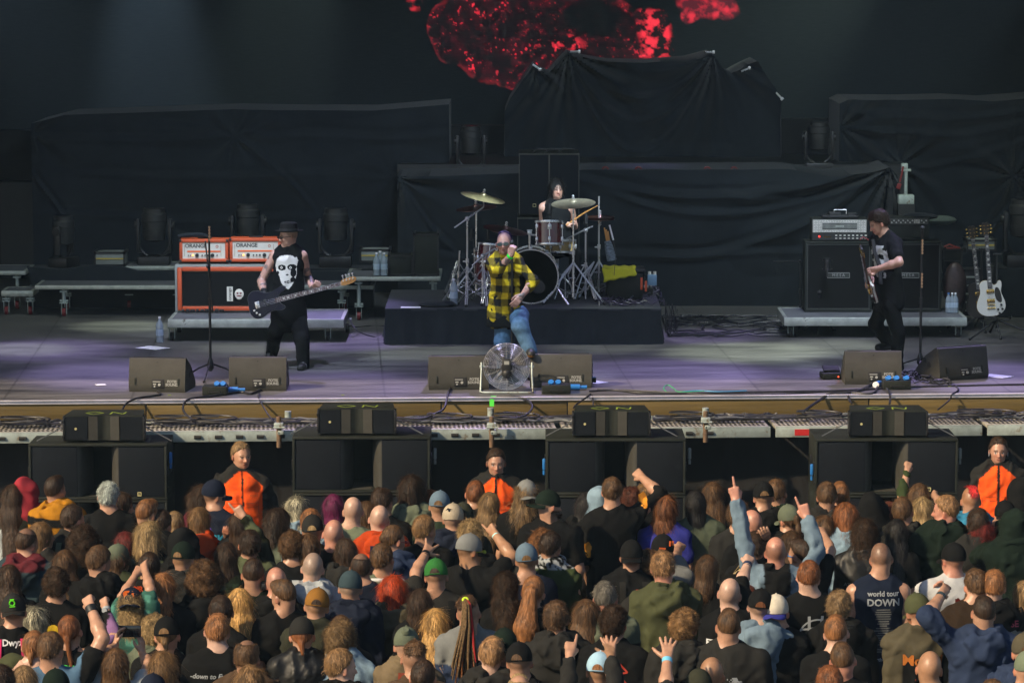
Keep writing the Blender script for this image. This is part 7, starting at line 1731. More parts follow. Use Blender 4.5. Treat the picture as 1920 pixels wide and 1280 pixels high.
def guard(px, py, H, hair, lab, yaw, **k):
    kk = dict(GK); kk.update(k); return person(px, py, H, hair, ('jacket', 'orange'), yaw, lab, topfn=vest, extras=guard_extra(1), **kk)
guard(452, 827, 1.84, ('short', 'db'), 'fair haired guard in orange jacket looking right between the two left stacks', 152, skin=(.42, .225, .145), byaw=172, wide=1.06)
guard(930, 840, 1.80, ('short', 'dk'), 'stern dark haired guard in orange jacket below the fan', 176, skin=(.38, .205, .14), scalp='buzz', pitch=-4)
guard(1873, 818, 1.82, ('short', 'dk'), 'guard in orange jacket with earpieces at the far right', 184, skin=(.40, .215, .15), scalp='buzz', byaw=184, wide=.98)
for o_ in list(COL.objects):
    if o_.get('label', '').startswith('guard in orange jacket with earpieces'):
        m = MB()
        for q in (-1, 1): m.torus(.018, .003, 14, 6, frame((q * .083, .01, 1.82 - .15), rot=(0, R(90), 0)))
        m.build('earpiece', M_clear, o_)
# ---------------------------------------------------------------- the audience
PN = dict(A=(0, 860, .3281), B=(460, 860, .3281), C=(920, 860, .3281), D=(1400, 840, .3437))
def prt(items, side=-1):
    """prints on the back: (text, size, dx, dz, colour[, shear])"""
    def f(c):
        for it in items:
            m_ = mat_flat(clr(it[4]), M_cloth); lx, ly = c['lean']
            if callable(it[0]): vs, fs = it[0]()
            else: vs, fs = text_poly(it[0], it[1], 0, shear=it[5] if len(it) > 5 else 0, bold=it[1] * .03)
            decal(c['G'], vs, fs, it[2] + lx, c['zs'] + it[3] + .045, 'lettering' if isinstance(it[0], str) else 'print', m_, c['root'], side)
    return f
def dots(seed, w_, h_, th=.1, n=40, f=24):
    return lambda: grid_shape(lambda u, v: noise(np.array([[u, v, seed]], np.float32), f, seed)[0] + .5 * noise(np.array([[u, v, 0]], np.float32), f * 2.6, seed)[0] + .8 * (1 - (2 * u / w_) ** 2 - (2 * v / h_) ** 2) > th + .4, w_, h_, n)
def ring(r, w_): return lambda: stroke([(r * math.cos(a), r * math.sin(a)) for a in [2 * math.pi * k / 28 for k in range(29)]], w_)
def strk(*ps): return lambda: merge2(*[stroke(p[0], p[1]) for p in ps])
def backpack(c, col, lab, strap=None, size=1.0, strappos=.085, pack=True):
    zs = c['zs']; o = bpy.data.objects.new('backpack', None); COL.objects.link(o); o.matrix_world = c['Mw']; tag(o, lab, 'backpack')
    if pack:
        F = Field(axis(-.2, .2, .014), axis(-.42, 0, .014), axis(zs - .55, zs + .05, .014)); F.cone((0, -.20, zs - .16), (0, -.23, zs - .40), .10 * size, .12 * size, .03, sc=(.8, 1.3, 1)); F.disturb(lambda P: .012 * noise(P.astype(np.float32), 12, 3) - .006 * np.abs(noise(P.astype(np.float32), 25, 3)), .04)
        v, q = F.mesh(); link('bag', np_mesh('bag', v, q, np.tile(clr(col), (len(v), 1))), o, M_cloth)
    bv = BVHTree.FromPolygons(c['G'][0].tolist(), c['G'][1].tolist())
    for s_ in (-1, 1):
        pts = []
        for k in range(14):
            a = k / 13; x = s_ * (strappos + .02 * a); z = zs + .02 - .36 * a
            h = bv.ray_cast(Vector((x, -1, z)), Vector((0, 1, 0)))
            if h[0] is not None: pts.append((x, h[0].y - .006, z))
        if len(pts) > 3:
            vs = []; fs = []
            for i, (x, y, z) in enumerate(pts): vs += [(x - .022, y, z), (x + .022, y - .002, z), (x + .022, y - .012, z), (x - .022, y - .010, z)]
            for i in range(len(pts) - 1):
                for k in range(4): a = i * 4; fs.append([a + k, a + (k + 1) % 4, a + 4 + (k + 1) % 4, a + 4 + k])
            MB().add(vs, fs, True).build('strap', mat_flat(clr(strap or col), M_cloth), o)
    return o
def r(pn, zx, zy, H, hs_, hc, tk, tc, yaw, lab, W=0, arms=(), **k):
    ox, oy, f = PN[pn]; T = lambda p: (ox + p[0] * f, oy + p[1] * f)
    ar = [(a[0], T(a[1]), T(a[2]), a[3], (a[4] if len(a) > 4 else {})) for a in arms]
    hair = None if hs_ is None else (hs_, hc)
    if hs_ is None: k.setdefault('seed', int(zx))
    if not arms: k.setdefault('lean', (random.uniform(-.035, .035), random.uniform(-.02, .05)))
    k.setdefault('roll', random.uniform(-7, 7)); k.setdefault('pitch', random.uniform(-9, 4)); k.setdefault('byaw', random.uniform(-14, 14) + yaw * .15)
    px, py = T((zx, zy))
    if hs_ is None: hair = ('none', hc)
    return person(px, py, H, hair, (tk, tc), yaw, lab, woman=bool(W), arms=ar, **k)
pony = lambda L, kd='pony': dict(tail=(kd, L))
two = lambda lo, hi, dz: (lambda V, c, o: np.where((V[:, 2] < o['zs'] + dz)[:, None], clr(lo), clr(hi)))
# ---- left block
r('A', 70, 148, 1.68, 'long', 'dk', 'jacket', 'pale', -8, 'woman with long tangled brown hair over a pale jacket at the left edge', 1, hs=1.05, hairkw=dict(length=.50), topfn=two('pale', 'dol', -.06))
r('A', 145, 112, 1.72, None, 'br', 'hoodie', 'coral', 15, 'person with coral red hood pulled up behind the long haired woman', hood='coral')
r('A', 312, 92, 1.80, 'crop', 'dk', 'jacket', 'must', 30, 'short haired man in a mustard yellow hooded jacket', collar='hood', scalp='buzz', topfn=lambda V, c, o: np.where(((V[:, 2] < o['zs'] - .02) & (V[:, 2] > o['zs'] - .10))[:, None], clr('blk'), c))
r('A', 615, 130, 1.76, 'messy', 'sil', 'tee', 'blk', 0, 'silver grey haired person in a broad black t-shirt before the left stack', wide=1.08)
r('A', 693, 188, 1.63, 'bob', 'dk', 'tee', 'blk', 78, 'dark haired woman in profile beside the silver haired person', 1, face=True)
r('A', 840, 224, 1.80, 'crop', 'gi', 'tee', 'blk', 38, 'man with sandy buzz cut looking right, black top', scalp='buzz')
r('A', 922, 288, 1.70, 'short', 'dk', 'tee', 'char', 25, 'small dark head showing just past the sandy buzz cut')
r('A', 998, 294, 1.62, 'pony', 'db', 'tank', 'blk', 0, 'blond woman with a low plait in dark top', 1, hairkw=pony(.12, 'low'))
r('A', 1150, 152, 1.74, 'blown', 'dk', 'hoodie', 'burg', 5, 'person with windblown brown hair in a burgundy hoodie')
r('A', 1226, 120, 1.80, None, 'br', 'tee', 'nav', 65, 'man in navy peaked cap and dark tee with purple and cyan print', cap=dict(col='nav', turn=-10, open=False), scalp='buzz', face=True, byaw=8, extras=prt([('SK', .10, .06, -.20, (.05, .35, .55)), (dots(3, .16, .12), 0, -.06, -.16, (.14, .05, .40))]))
r('A', 1138, 275, 1.64, 'long', 'lb', 'hoodie', 'red', 10, 'woman with long light brown hair in a bright red top', 1)
r('A', 415, 258, 1.77, 'short', 'dk', 'jacket', 'char', 40, 'dark haired bearded man with sunglasses on his head and a camouflage strap', beard=1, extras=lambda c: backpack(c, 'blk', 'black backpack with camouflage straps on the bearded man', 'ggrey'))
r('A', 475, 402, 1.70, 'big', 'dk', 'tee', 'blk', 0, 'person with a big bush of curly dark brown hair', hairkw=dict(length=.08))
r('A', 152, 388, 1.78, 'ring', 'dk', 'jacket', 'teal', 35, 'man with thinning crown in slate jacket over a maroon hood', scalp='buzz', collar='hood', hairkw=dict(bald=True), topfn=lambda V, c, o: np.where((V[:, 2] > o['zs'] + .0)[:, None] & (np.abs(V[:, 0]) < .16)[:, None], clr('marn'), c))
r('A', 236, 360, 1.66, 'bob', 'lb', 'tee', 'char', 55, 'light brown bobbed woman in glasses beside the maroon hood', 1, face=True)
r('A', 848, 366, 1.70, 'blown', 'bl', 'tee', 'blk', 12, 'person with tousled blond hair and camouflage backpack straps', extras=lambda c: backpack(c, 'olive', 'camouflage backpack on the tousled blond person', 'camo'))
r('A', 715, 415, 1.60, 'bob', 'dred', 'tee', 'blk', 0, 'woman with dark cherry red hair behind the tousled blond', 1)
r('A', 566, 492, 1.78, 'short', 'br', 'hoodie', 'blk', 42, 'brown haired young man in a black hoodie looking right', face=True, scalp='fade')
r('A', 675, 487, 1.64, 'long', 'br', 'tee', 'camo', 48, 'woman in a worn grey cap with long chestnut hair', 1, cap=dict(col='ggrey', turn=-10, open=False), hairkw=dict(length=.42))
r('A', 850, 530, 1.64, 'short', 'dk', 'jacket', 'blk', 0, 'short dark haired person with patched vest behind raised fists', extras=prt([('NOIR', .05, -.12, -.02, 'red'), (dots(5, .2, .10), 0, .08, -.14, 'lgy')]))
r('A', 1050, 396, 1.77, None, 'dk', 'hoodie', 'blk', 5, 'person in a black raised hood near the red top', hood='blk')
r('A', 1048, 476, 1.76, None, 'lb', 'hoodie', 'char', 20, 'man in black cap with strap opening and dark hoodie', cap=dict(col='dgr', hair='lb'), scalp='buzz')
r('A', 1290, 476, 1.64, 'long', 'dk', 'shirt', 'plaid', -10, 'woman with sunglasses on her long dark hair and green plaid shirt', 1, topfn=lambda V, c, o: c * np.where((((V[:, 0] + .3) // .05).astype(int) % 2 + (V[:, 2] // .05).astype(int) % 2)[:, None] > 0, .5, 1.8))
r('A', 1372, 300, 1.62, 'long', 'dk', 'tee', 'blk', 20, 'dark long haired woman under the camouflage sleeve', 1, arms=[(-1, (1300, 480), (1290, 420), 'hold')])
r('A', 1425, 405, 1.66, 'messy', 'dk', 'shirt', 'camo', 0, 'person in camouflage shirt pointing at the stage with raised arm', arms=[(1, (1500, 480), (1345, 265), 'point', dict(s2=1))], topfn=lambda V, c, o: c * (1 + .8 * np.sign(noise(V.astype(np.float32), 12, 2)))[:, None])
r('A', 1445, 562, 1.80, 'crop', 'dk', 'tee', 'dgr', 0, 'man with a dark skin fade and dark green tee', scalp='fade')
r('A', 370, 522, 1.68, 'long', 'br', 'tee', 'blk', 5, 'woman with straight mid brown hair behind curly grey head', 1)
r('A', 50, 605, 1.66, 'long', 'dk', 'tee', 'blk', 0, 'woman with straight near black hair at the left edge', 1)
r('A', 320, 628, 1.74, 'curly', 'dk', 'tee', 'blk', -5, 'man with greying curly hair and yellow circles printed on his back', wide=1.08, extras=prt([(lambda: grid_shape(lambda u, v: (u * u + v * v < .0016) or ((u + .03) ** 2 + (v + .055) ** 2 < .00018) or ((u - .02) ** 2 + (v + .06) ** 2 < .0002), .14, .16, 34), 0, -.02, -.16, 'yel')]))
r('A', 1160, 606, 1.76, 'big', 'br', 'hoodie', 'blk', 5, 'man with bouncy brown curls and bare neck in black hoodie', hairkw=dict(length=.03))
r('A', 932, 652, 1.74, 'long', 'gi', 'tee', 'blk', 30, 'woman with very long straight copper hair and orange tour dates', 1, wide=1.15, hairkw=dict(length=.48), extras=prt([(t_, .032, -.10, -.16 - .045 * i, (.42, .20, .03)) for i, t_ in enumerate(('BALTIC', 'ECHO', 'CONTINENT', 'MARCH', 'FIRENZE', 'NOVA'))]))
r('A', 750, 738, 1.68, 'kink', 'bl', 'shirt', 'tealpl', 5, 'blond in navy cap with flame badge and teal checked shirt, fists joined overhead', 1, cap=dict(col='nav', back=True, len=.07), hairkw=dict(length=.20), arms=[(-1, (700, 790), (800, 620), 'fist', dict(s2=1)), (1, (860, 740), (820, 600), 'relax', dict(s2=1))], sleeve=.8,
  topfn=lambda V, c, o: c * np.where((((V[:, 0] + .3) // .05).astype(int) % 2 + (V[:, 2] // .05).astype(int) % 2)[:, None] > 0, .6, 1.3), extras=lambda c: (lambda m: m.build('flame_badge', mat_flat(clr((.6, .12, .02)), M_cloth), c['root']))(MB().add([(x * .9, y, 0) for x, y in dots(6, .09, .06, -.3, 22, 40)()[0]], dots(6, .09, .06, -.3, 22, 40)()[1], False, 0, c['capT'] @ Matrix.Translation((0, .103, .045)) @ Matrix.Rotation(R(68), 4, 'X'))))
r('A', 290, 985, 1.78, 'short', 'br', 'tee', 'blk', 22, 'man in denim vest with gold crest raising a fist in leather cuff', scalp='fade', wide=1.1, arms=[(1, (608, 985), (500, 800), 'fist', dict(s2=1, band=[('blk', .05, .039)]))],
  topfn=lambda V, c, o: np.where((np.abs(V[:, 0]) < .20)[:, None], clr('denim') * (1 + .3 * noise(V.astype(np.float32), 9, 1))[:, None], c), extras=prt([(dots(8, .11, .11, -.4), 0, .03, -.08, 'must'), (dots(9, .07, .04, -.2), 0, .03, -.10, 'steel')]))
r('A', 396, 888, 1.64, 'pony', 'au', 'tank', 'blk', 8, 'woman with auburn side plait, purple sleeve and watch raised', 1, hairkw=pony(.22, 'low'), arms=[(1, (655, 1010), (590, 800), 'fist', dict(s2=1, dial=1, band=[('lgy', .022, .030)]))], sleeve=1.8, topfn=lambda V, c, o: np.where(((V[:, 0] > .19) & (V[:, 2] > o['zs'] - .2))[:, None], np.array((.20, .11, .24)), c), extras=prt([('GREEN 7', .035, 0, -.10, (.05, .5, .1))]))
r('A', 74, 772, 1.76, None, 'dk', 'vest', 'blk', -5, 'person in charcoal cap with round green badge and pink backpack straps', cap=dict(col='char', back=True), scalp='buzz', extras=lambda c: (prt([('Dwyx', .06, .0, -.05, 'ivory' if 0 else 'whit')])(c), backpack(c, 'olive', 'pink and dark patterned backpack at the left edge', (.55, .03, .12)), MB().torus(.018, .005, 20, 6, c['capT'] @ Matrix.Translation((0, .108, .035)) @ Matrix.Rotation(R(72), 4, 'X')).box((0, .104, .06), (.03, .004, .008), M=c['capT']).box((0, .111, .010), (.04, .004, .007), M=c['capT']).build('badge', mat_flat(clr((.10, .55, .02)), M_cloth), c['root'])))
r('A', 190, 842, 1.60, 'long', 'ash', 'tee', 'blk', 0, 'woman with pale silver blond hair beside the green badge cap', 1)
r('A', 190, 975, 1.62, 'pony', 'gi', 'tank', 'pale', 5, 'ginger woman with pinned up hair and bare pale shoulders', 1, skin='p', hairkw=pony(.05, 'low'), topfn=lambda V, c, o: np.where((V[:, 2] > o['zs'] - .10)[:, None], np.array(SK['p']) * 1.0, clr('blk')))
r('A', 135, 1180, 1.66, 'long', 'db', 'tee', 'blk', 0, 'honey blond head at the bottom near the left corner', 1)
r('A', 318, 1202, 1.76, None, 'br', 'tee', 'blk', 0, 'plain black cap at the bottom edge below the denim vest', cap=dict(col='dgr', back=True))
PH = r('A', 662, 1082, 1.66, 'long', 'br', 'tee', 'pale', 5, 'woman with sleek brown centre parting holding up a phone', 1, arms=[(-1, (600, 1110), (680, 1052), 'hold', dict(s1=1, s2=1, n=(1, .2, 0), d=(.1, .2, 1))), (1, (850, 1170), (800, 1090), 'hold', dict(s1=1, s2=1, n=(-1, .2, 0), d=(-.1, .2, 1)))], hairkw=dict(length=.45))
hn = [PH['Mw'] @ (a[3] + a[4].normalized() * .10) for a in PH['AR']]; pc = (hn[0] + hn[1]) / 2 + Vector((0, 0, .02)); ph = MB().box(pc, (max(.15, abs(hn[0].x - hn[1].x) * .8), .010, .078), .006).build('mobile_phone', M_blackgl); tag(ph, 'mobile phone held sideways above the centre parting head', 'phone'); MB().cyl(pc + Vector((-.05, -.0055, .025)), pc + Vector((-.05, -.007, .025)), .006, 10).build('lens', M_rub, ph)
r('A', 952, 905, 1.72, 'ring', 'lb', 'tee', 'blk', 5, 'person in black cap lettered white with short braid', cap=dict(col='blk', hair='lb'), hairkw=pony(.05, 'low'), extras=prt([(strk(([(-.08, .02), (.08, .03)], .006), ([(-.03, .08), (-.02, -.1)], .006), ([(-.07, -.05), (.08, -.06)], .01)), 0, .05, -.20, 'lgy'), ('HARD CRAFT', .028, -.02, -.05, 'whit')]))
r('A', 880, 895, 1.66, 'curly', 'bl', 'hoodie', 'ggrey', -10, 'blond curls peeping out left of the lettered black cap')
r('A', 932, 1105, 1.66, 'wavy', 'lb', 'tee', 'blk', 5, 'wavy light brown hair in front of the lettered black cap', 1)
r('A', 872, 1232, 1.74, None, 'br', 'tee', 'nav', 5, 'dark navy cap cut by the bottom edge', cap=dict(col='nav', back=True))
r('A', 1240, 880, 1.78, 'short', 'gi', 'tee', 'blk', 0, 'ginger man with pink ears and black tee reading down to Extinction', scalp='fade', skin='p', wide=1.06, extras=prt([('-down to Extinction', .046, 0, -.13, 'lgy', .25), (dots(12, .30, .14, .0, 50), 0, .03, -.26, (.10, .09, .22)), ('ARTIFICE', .024, -.07, -.20, 'gry')]))
r('A', 1372, 740, 1.68, 'long', 'gd', 'tee', 'char', 3, 'woman with long shiny golden blond hair and charcoal tee', 1, hairkw=dict(length=.46), wide=1.1)
r('A', 1262, 776, 1.70, 'short', 'dk', 'tee', 'blk', 0, 'dark short head tucked left of the golden blond')
r('A', 1410, 1028, 1.76, 'short', 'br', 'jacket', 'brn', 10, 'brown haired man with thinning crown and brown jacket', hairkw=dict(bald=True), scalp='buzz')
r('A', 1428, 1175, 1.66, 'long', 'lb', 'tee', 'char', 0, 'straight light brown hair at the bottom below the thinning man', 1)
# ---- centre left block
r('B', 290, 212, 1.64, 'bob', 'ash', 'jacket', 'ldenim', 0, 'woman with ash blond bob grown out dark in a denim jacket', 1)
r('B', 505, 202, 1.66, 'bob', 'mag', 'tee', 'blk', 5, 'woman with magenta streaked dark hair', 1)
r('B', 615, 210, 1.80, None, 'br', 'tee', 'sage', 0, 'shaved headed man in a sage green tee', skin='p', scalp='stub')
r('B', 690, 240, 1.68, 'long', 'br', 'tee', 'blk', 0, 'woman with chestnut hair hanging left of the red hood', 1)
r('B', 785, 166, 1.78, 'messy', 'dk', 'tee', 'blk', 30, 'rumpled dark brown head against the second stack')
r('B', 952, 98, 1.84, 'blown', 'dk', 'hoodie', 'ggrey', 3, 'tall person with shoulder length dark hair in a stone grey hoodie', wide=1.05)
r('B', 1055, 176, 1.70, 'bob', 'au', 'tee', 'blk', 0, 'auburn hair edge behind the steel blue cap', 1)
r('B', 1110, 184, 1.78, None, 'lb', 'shirt', 'plaid', 5, 'man in steel blue baseball cap with checked collar', cap=dict(col='steel', hair='lb'), scalp='buzz')
r('B', 1188, 256, 1.76, None, 'gr', 'hoodie', 'nav', 10, 'grey haired man in beige cap with a small bird badge', cap=dict(col='beige', back=False, open=False, len=.05), scalp='fade', extras=lambda c: MB().add([(x, y, 0) for x, y in ((-.03, .02), (-.005, .012), (0, -.02), (.012, .012), (.035, .005), (.01, .03), (-.005, .022))], [[0, 1, 6], [1, 2, 3], [3, 4, 5], [1, 3, 5, 6]], False, 0, c['capT'] @ Matrix.Translation((-.01, -.101, .045)) @ Matrix.Rotation(R(-65), 4, 'X') @ Matrix.Rotation(R(180), 4, 'Z')).build('badge', mat_flat(clr('nav'), M_cloth), c['root']))
r('B', 1245, 250, 1.74, None, 'br', 'tee', 'dol', 0, 'dark olive cap between beige cap and bun', cap=dict(col='dol'))
r('B', 1315, 118, 1.72, 'pony', 'au', 'tee', 'blk', 5, 'person with auburn hair in a loose bun and black tee', wide=1.05, hairkw=pony(.1, 'bun'))
r('B', 1395, 190, 1.64, 'long', 'db', 'tee', 'dgr', 0, 'dark blond hair beside the bun', 1)
r('B', 375, 282, 1.74, 'short', 'gi', 'jacket', 'ldenim', 10, 'ginger crown behind the dark backward cap')
r('B', 384, 320, 1.74, None, 'lb', 'tee', 'blk', 0, 'man in grey black cap with blond tuft in its opening', cap=dict(col='char', hair='bl'), scalp='buzz')
r('B', 503, 340, 1.78, None, 'gr', 'tee', 'blk', 0, 'cropped balding man with sunburnt neck in black', scalp='stub', skin='r')
r('B', 765, 256, 1.80, None, 'br', 'jacket', 'red', 0, 'bald man in bright red hooded jacket with navy backpack', skin='p', scalp='stub', collar='hood', extras=lambda c: backpack(c, 'navy2', 'navy backpack on the red hooded jacket', 'navy2'))
r('B', 188, 290, 1.68, 'blown', 'dk', 'shirt', 'ggrey', 70, 'woman with black layered hair in profile to the right', 1, face=True)
r('B', 1025, 318, 1.76, 'short', 'lb', 'tee', 'blk', 40, 'light brown haired man half turned beside beige cap', scalp='fade')
r('B', 848, 374, 1.72, 'pony', 'br', 'hoodie', 'navy2', 50, 'person with tied back hair and red rimmed glasses in navy hood', hairkw=pony(.06, 'bun'), face=True, extras=lambda c: shades(c, (.35, .04, .04), z=-.027))
r('B', 268, 418, 1.72, 'curly', 'br', 'tee', 'blk', 10, 'curly brown head beside the bowl cut')
r('B', 365, 430, 1.70, 'bob', 'br', 'tee', 'blk', 20, 'brown bowl cut above the shaved grey head', hairkw=dict(length=.09))
r('B', 572, 452, 1.66, 'long', 'dk', 'hoodie', 'char', -12, 'woman with long dark brown hair and glasses', 1)
r('B', 785, 480, 1.76, 'short', 'br', 'tee', 'ggrey', 25, 'brown cropped man in grey tee with white striped collar', scalp='fade', topfn=lambda V, c, o: np.where(((V[:, 2] > o['zs'] + .035) & (V[:, 2] < o['zs'] + .055))[:, None], clr('whit'), c))
r('B', 660, 532, 1.76, 'ring', 'dk', 'tee', 'nav', 5, 'man with bald spot in black hair and dark tee', hairkw=dict(bald=True), scalp='buzz')
r('B', 385, 528, 1.80, None, 'gr', 'hoodie', 'bluegrey', 0, 'man with stubbled grey scalp and pale blue grey hood', skin='p', scalp='buzz', topfn=two('nav', 'lgy', -.09))
r('B', 175, 612, 1.74, None, 'gr', 'hoodie', 'blk', -10, 'bald pink headed man with headphones and red lined hood', skin='r', scalp='stub', extras=lambda c: [MB().cyl(c['C'] + c['Rm'] @ np.array((q * .085, 0, -.03), np.float32), c['C'] + c['Rm'] @ np.array((q * .11, 0, -.03), np.float32), .032, 14).build('headphone', M_black, c['root']) for q in (-1, 1)])
r('B', 212, 682, 1.78, 'crop', 'br', 'tee', 'blk', -48, 'brown haired man with neck chain looking down left', scalp='fade', pitch=-14, face=True)
r('B', 600, 640, 1.76, None, 'gr', 'hoodie', 'nav', 3, 'man in slate blue beanie like cap and dark hoodie', cap=dict(col='teal', kind='beanie'), scalp='buzz')
r('B', 1285, 430, 1.80, None, 'br', 'tee', 'blk', 62, 'man in grey and black trucker cap and sunglasses pointing', cap=dict(col='gry', brim='blk', turn=0, open=False), face=True, scalp='buzz', skin='t', wide=1.12, byaw=22, arms=[(1, (1525, 560), (1400, 395), 'point', dict(s2=1, band=[((.35, .7, .7), .018, .032)]))], extras=lambda c: shades(c, (.35, .40, .02), M_blackgl))
r('B', 1090, 572, 1.76, None, 'br', 'tee', 'char', 5, 'man in bright green cap making horns with raised left hand', cap=dict(col='capgreen', hair='dk'), scalp='buzz', arms=[(-1, (975, 650), (1050, 505), 'horns', dict(s2=1, dial=1, band=[('blk', .03, .033)]))], extras=lambda c: backpack(c, 'blk', 'black backpack worn by the man in the green cap', 'blk', strappos=.11), byaw=0)
r('B', 1000, 740, 1.64, 'long', 'dk', 'tee', 'blk', 0, 'dark hair glimpsed left of the green cap', 1)
r('B', 845, 668, 1.66, 'wavy', 'red', 'hoodie', 'khak', 3, 'woman with vivid orange red hair in an olive brown hoodie', 1, wide=1.12, hs=1.02, hairkw=dict(length=.22))
r('B', 408, 740, 1.78, None, 'lb', 'jacket', 'dol', 0, 'man in tan mustard cap and dark green jacket', cap=dict(col='tan', hair='dk'), scalp='buzz')
r('B', 322, 905, 1.72, 'ring', 'au', 'leather', 'blk', 0, 'person in charcoal flat cap with auburn ponytail and leather jacket', cap=dict(col='char', back=False, open=False, len=.05, tilt=-14), hairkw=pony(.07, 'low'))
r('B', 545, 888, 1.68, 'pony', 'br', 'jacket', 'char', 10, 'brown head behind the long curls', 1, hairkw=pony(.1, 'bun'))
r('B', 545, 930, 1.68, 'kink', 'db', 'jacket', 'ldenim', 35, 'person with masses of long golden brown ringlets in pale denim', 1, hairkw=dict(length=.50), hs=1.04, wide=1.1)
r('B', 920, 962, 1.70, None, 'gr', 'jacket', 'taupe', 0, 'person in knotted olive beanie with a rust red strap', cap=dict(col='ggrey', kind='beanie', open=False), scalp='stub', extras=lambda c: (MB().lathe([(.001, .02), (.02, .022), (.03, .010), (.034, 0)], 16, c['capT'] @ Matrix.Translation((0, -.085, .07)) @ Matrix.Rotation(R(50), 4, 'X')).build('knot', mat_flat(clr('ggrey'), M_cloth), c['root']), backpack(c, 'brn', 'rust red strapped bag on the taupe jacket', (.22, .05, .03), pack=False, strappos=.05)))
r('B', 965, 1036, 1.72, 'fade', 'br', 'tee', 'brn', 0, 'person with curly brown undercut before the knotted beanie', scalp='fade')
r('B', 1085, 856, 1.62, 'long', 'gd', 'tee', 'blk', 0, 'woman with smooth golden hair before the green cap man', 1, hairkw=dict(length=.3))
def dreads(c):
    rg = random.Random(3); C, Rm = c['C'], c['Rm']; m = MB(); top_ = C + Rm @ np.array((0, -.075, .085), np.float32)
    for i in range(34):
        a = rg.uniform(-1, 1); L = rg.uniform(.28, .48); b = rg.uniform(0, .05); pts = [Vector(top_) + Vector((a * .01, 0, 0)), Vector(top_) + Vector((a * .025, -.035 - b, -.02)), Vector(top_) + Vector((a * .04, -.06 - b, -.15)), Vector(top_) + Vector((a * .07 - .02, -.09 - b, -.15 - L * .5)), Vector(top_) + Vector((a * .10 - .03, -.11 - b, -.12 - L))]
        m.tube(pts, [.008, .009, .009, .008, .004], 6, rg.choice((1, 2, 3)) if rg.random() < .16 else 0)
    m.build('dreadlocks', [mat_flat(clr('db') * .8, M_curl), mat_flat(clr('au'), M_curl), mat_flat(clr((.5, .35, .03)), M_cloth), mat_flat(clr((.35, .03, .03)), M_cloth)], c['root'])
    MB().torus(.016, .009, 16, 8, frame(Vector(top_) + Vector((0, -.005, 0)), rot=(R(40), 0, 0))).build('hair_tie', mat_flat(clr((.5, .7, .05)), M_cloth), c['root'])
    vs, fs = stroke([(.16, .0), (.02, -.14), (-.05, -.3)], .03); decal(c['G'], vs, fs, 0, c['zs'], 'bag_strap', mat_flat(clr('blk'), M_cloth), c['root'])
r('B', 1275, 778, 1.74, 'fade', 'br', 'shirt', 'steel', 12, 'person with tied blond dreadlocks and a blue shirt', scalp='fade', wide=1.1, extras=dreads, topfn=two('navy2', 'gry', -.16))
r('C', 88, 652, 1.68, 'kink', 'dk', 'tee', 'blk', 0, 'woman with long wavy dark brown hair beside the ponytail', 1, hairkw=dict(length=.44))
r('B', 548, 1080, 1.78, 'short', 'lb', 'hoodie', 'blk', 62, 'young light brown haired man in profile at the bottom edge', face=True, scalp='fade', skin='p')
r('B', 1015, 1140, 1.70, 'pony', 'dk', 'jacket', 'char', 5, 'slicked back dark grey hair at the bottom edge', hairkw=pony(.06, 'bun'))
r('B', 1410, 1012, 1.76, 'short', 'strw', 'hoodie', 'char', 5, 'strawberry blond short curls over a grey hoodie with white letters', skin='p', scalp='fade', extras=prt([('AVIARS', .07, .02, -.14, 'whit', .2)]))
r('B', 1480, 968, 1.78, None, 'dk', 'tee', 'blk', 0, 'black green cap behind the strawberry blond', cap=dict(col='dgr', back=True), scalp='buzz')
r('B', 1285, 350, 1.66, 'kink', 'bl', 'tee', 'blk', 0, 'small blond frizz under the bun', 1, hairkw=dict(length=.2))
# ---- centre right block
r('C', 205, 120, 1.78, 'wavy', 'db', 'tee', 'blk', 10, 'person in grey backward cap with wavy shoulder hair', cap=dict(col='gry', back=True, turn=-25), hairkw=dict(length=.24))
r('C', 335, 180, 1.82, None, 'dk', 'tee', 'blk', 62, 'bearded man in black backward cap looking right', cap=dict(col='dgr', back=True, turn=10), face=True, beard=1, wide=1.15, byaw=5)
r('C', 548, 190, 1.68, 'long', 'black', 'hoodie', 'blk', 8, 'woman with straight jet black hair in a black hoodie', 1, hairkw=dict(length=.3))
r('C', 618, 166, 1.72, None, 'br', 'jacket', 'ldenim', 0, 'person in a pale blue hood behind the jet black hair', hood='ldenim')
r('C', 695, 100, 1.86, 'short', 'br', 'sweat', 'blk', 3, 'tall man in black sweater with orange scribbles punching the air', scalp='fade', wide=1.08, arms=[(1, (965, 200), (835, 78), 'fist', dict(s2=1, band=[('whit', .028, .031), ((.03, .5, .2), .012, .031)])), ], sleeve=1.12, extras=lambda c: [decal(c['G'], *dots(14, .09, .14, .1, 26)(), q * .235 if q < 0 else .25, c['zs'] - (.26 if q < 0 else -.12), 'print', mat_flat(clr((.6, .25, .03)), M_cloth), c['root']) for q in (-1, 1)])
r('C', 810, 166, 1.66, 'curly', 'brick', 'tee', 'blk', 0, 'dark reddish curly head behind the punching arm')
r('C', 880, 136, 1.70, 'short', 'lb', 'tee', 'blk', 0, 'faint light brown head against the third stack')
r('C', 1000, 208, 1.68, 'wavy', 'au', 'tee', 'royal', 5, 'woman with long wavy auburn hair in a royal blue top', 1, hs=1.05, hairkw=dict(length=.38), wide=1.15)
r('C', 1175, 180, 1.70, 'bob', 'black', 'tee', 'sage', 12, 'woman with glossy black shoulder hair in an olive top', 1, wide=1.2, hairkw=dict(length=.2), topfn=lambda V, c, o: c * .6)
r('C', 1270, 132, 1.68, 'long', 'br', 'tee', 'blk', 5, 'long brown hair behind the raised middle finger', 1)
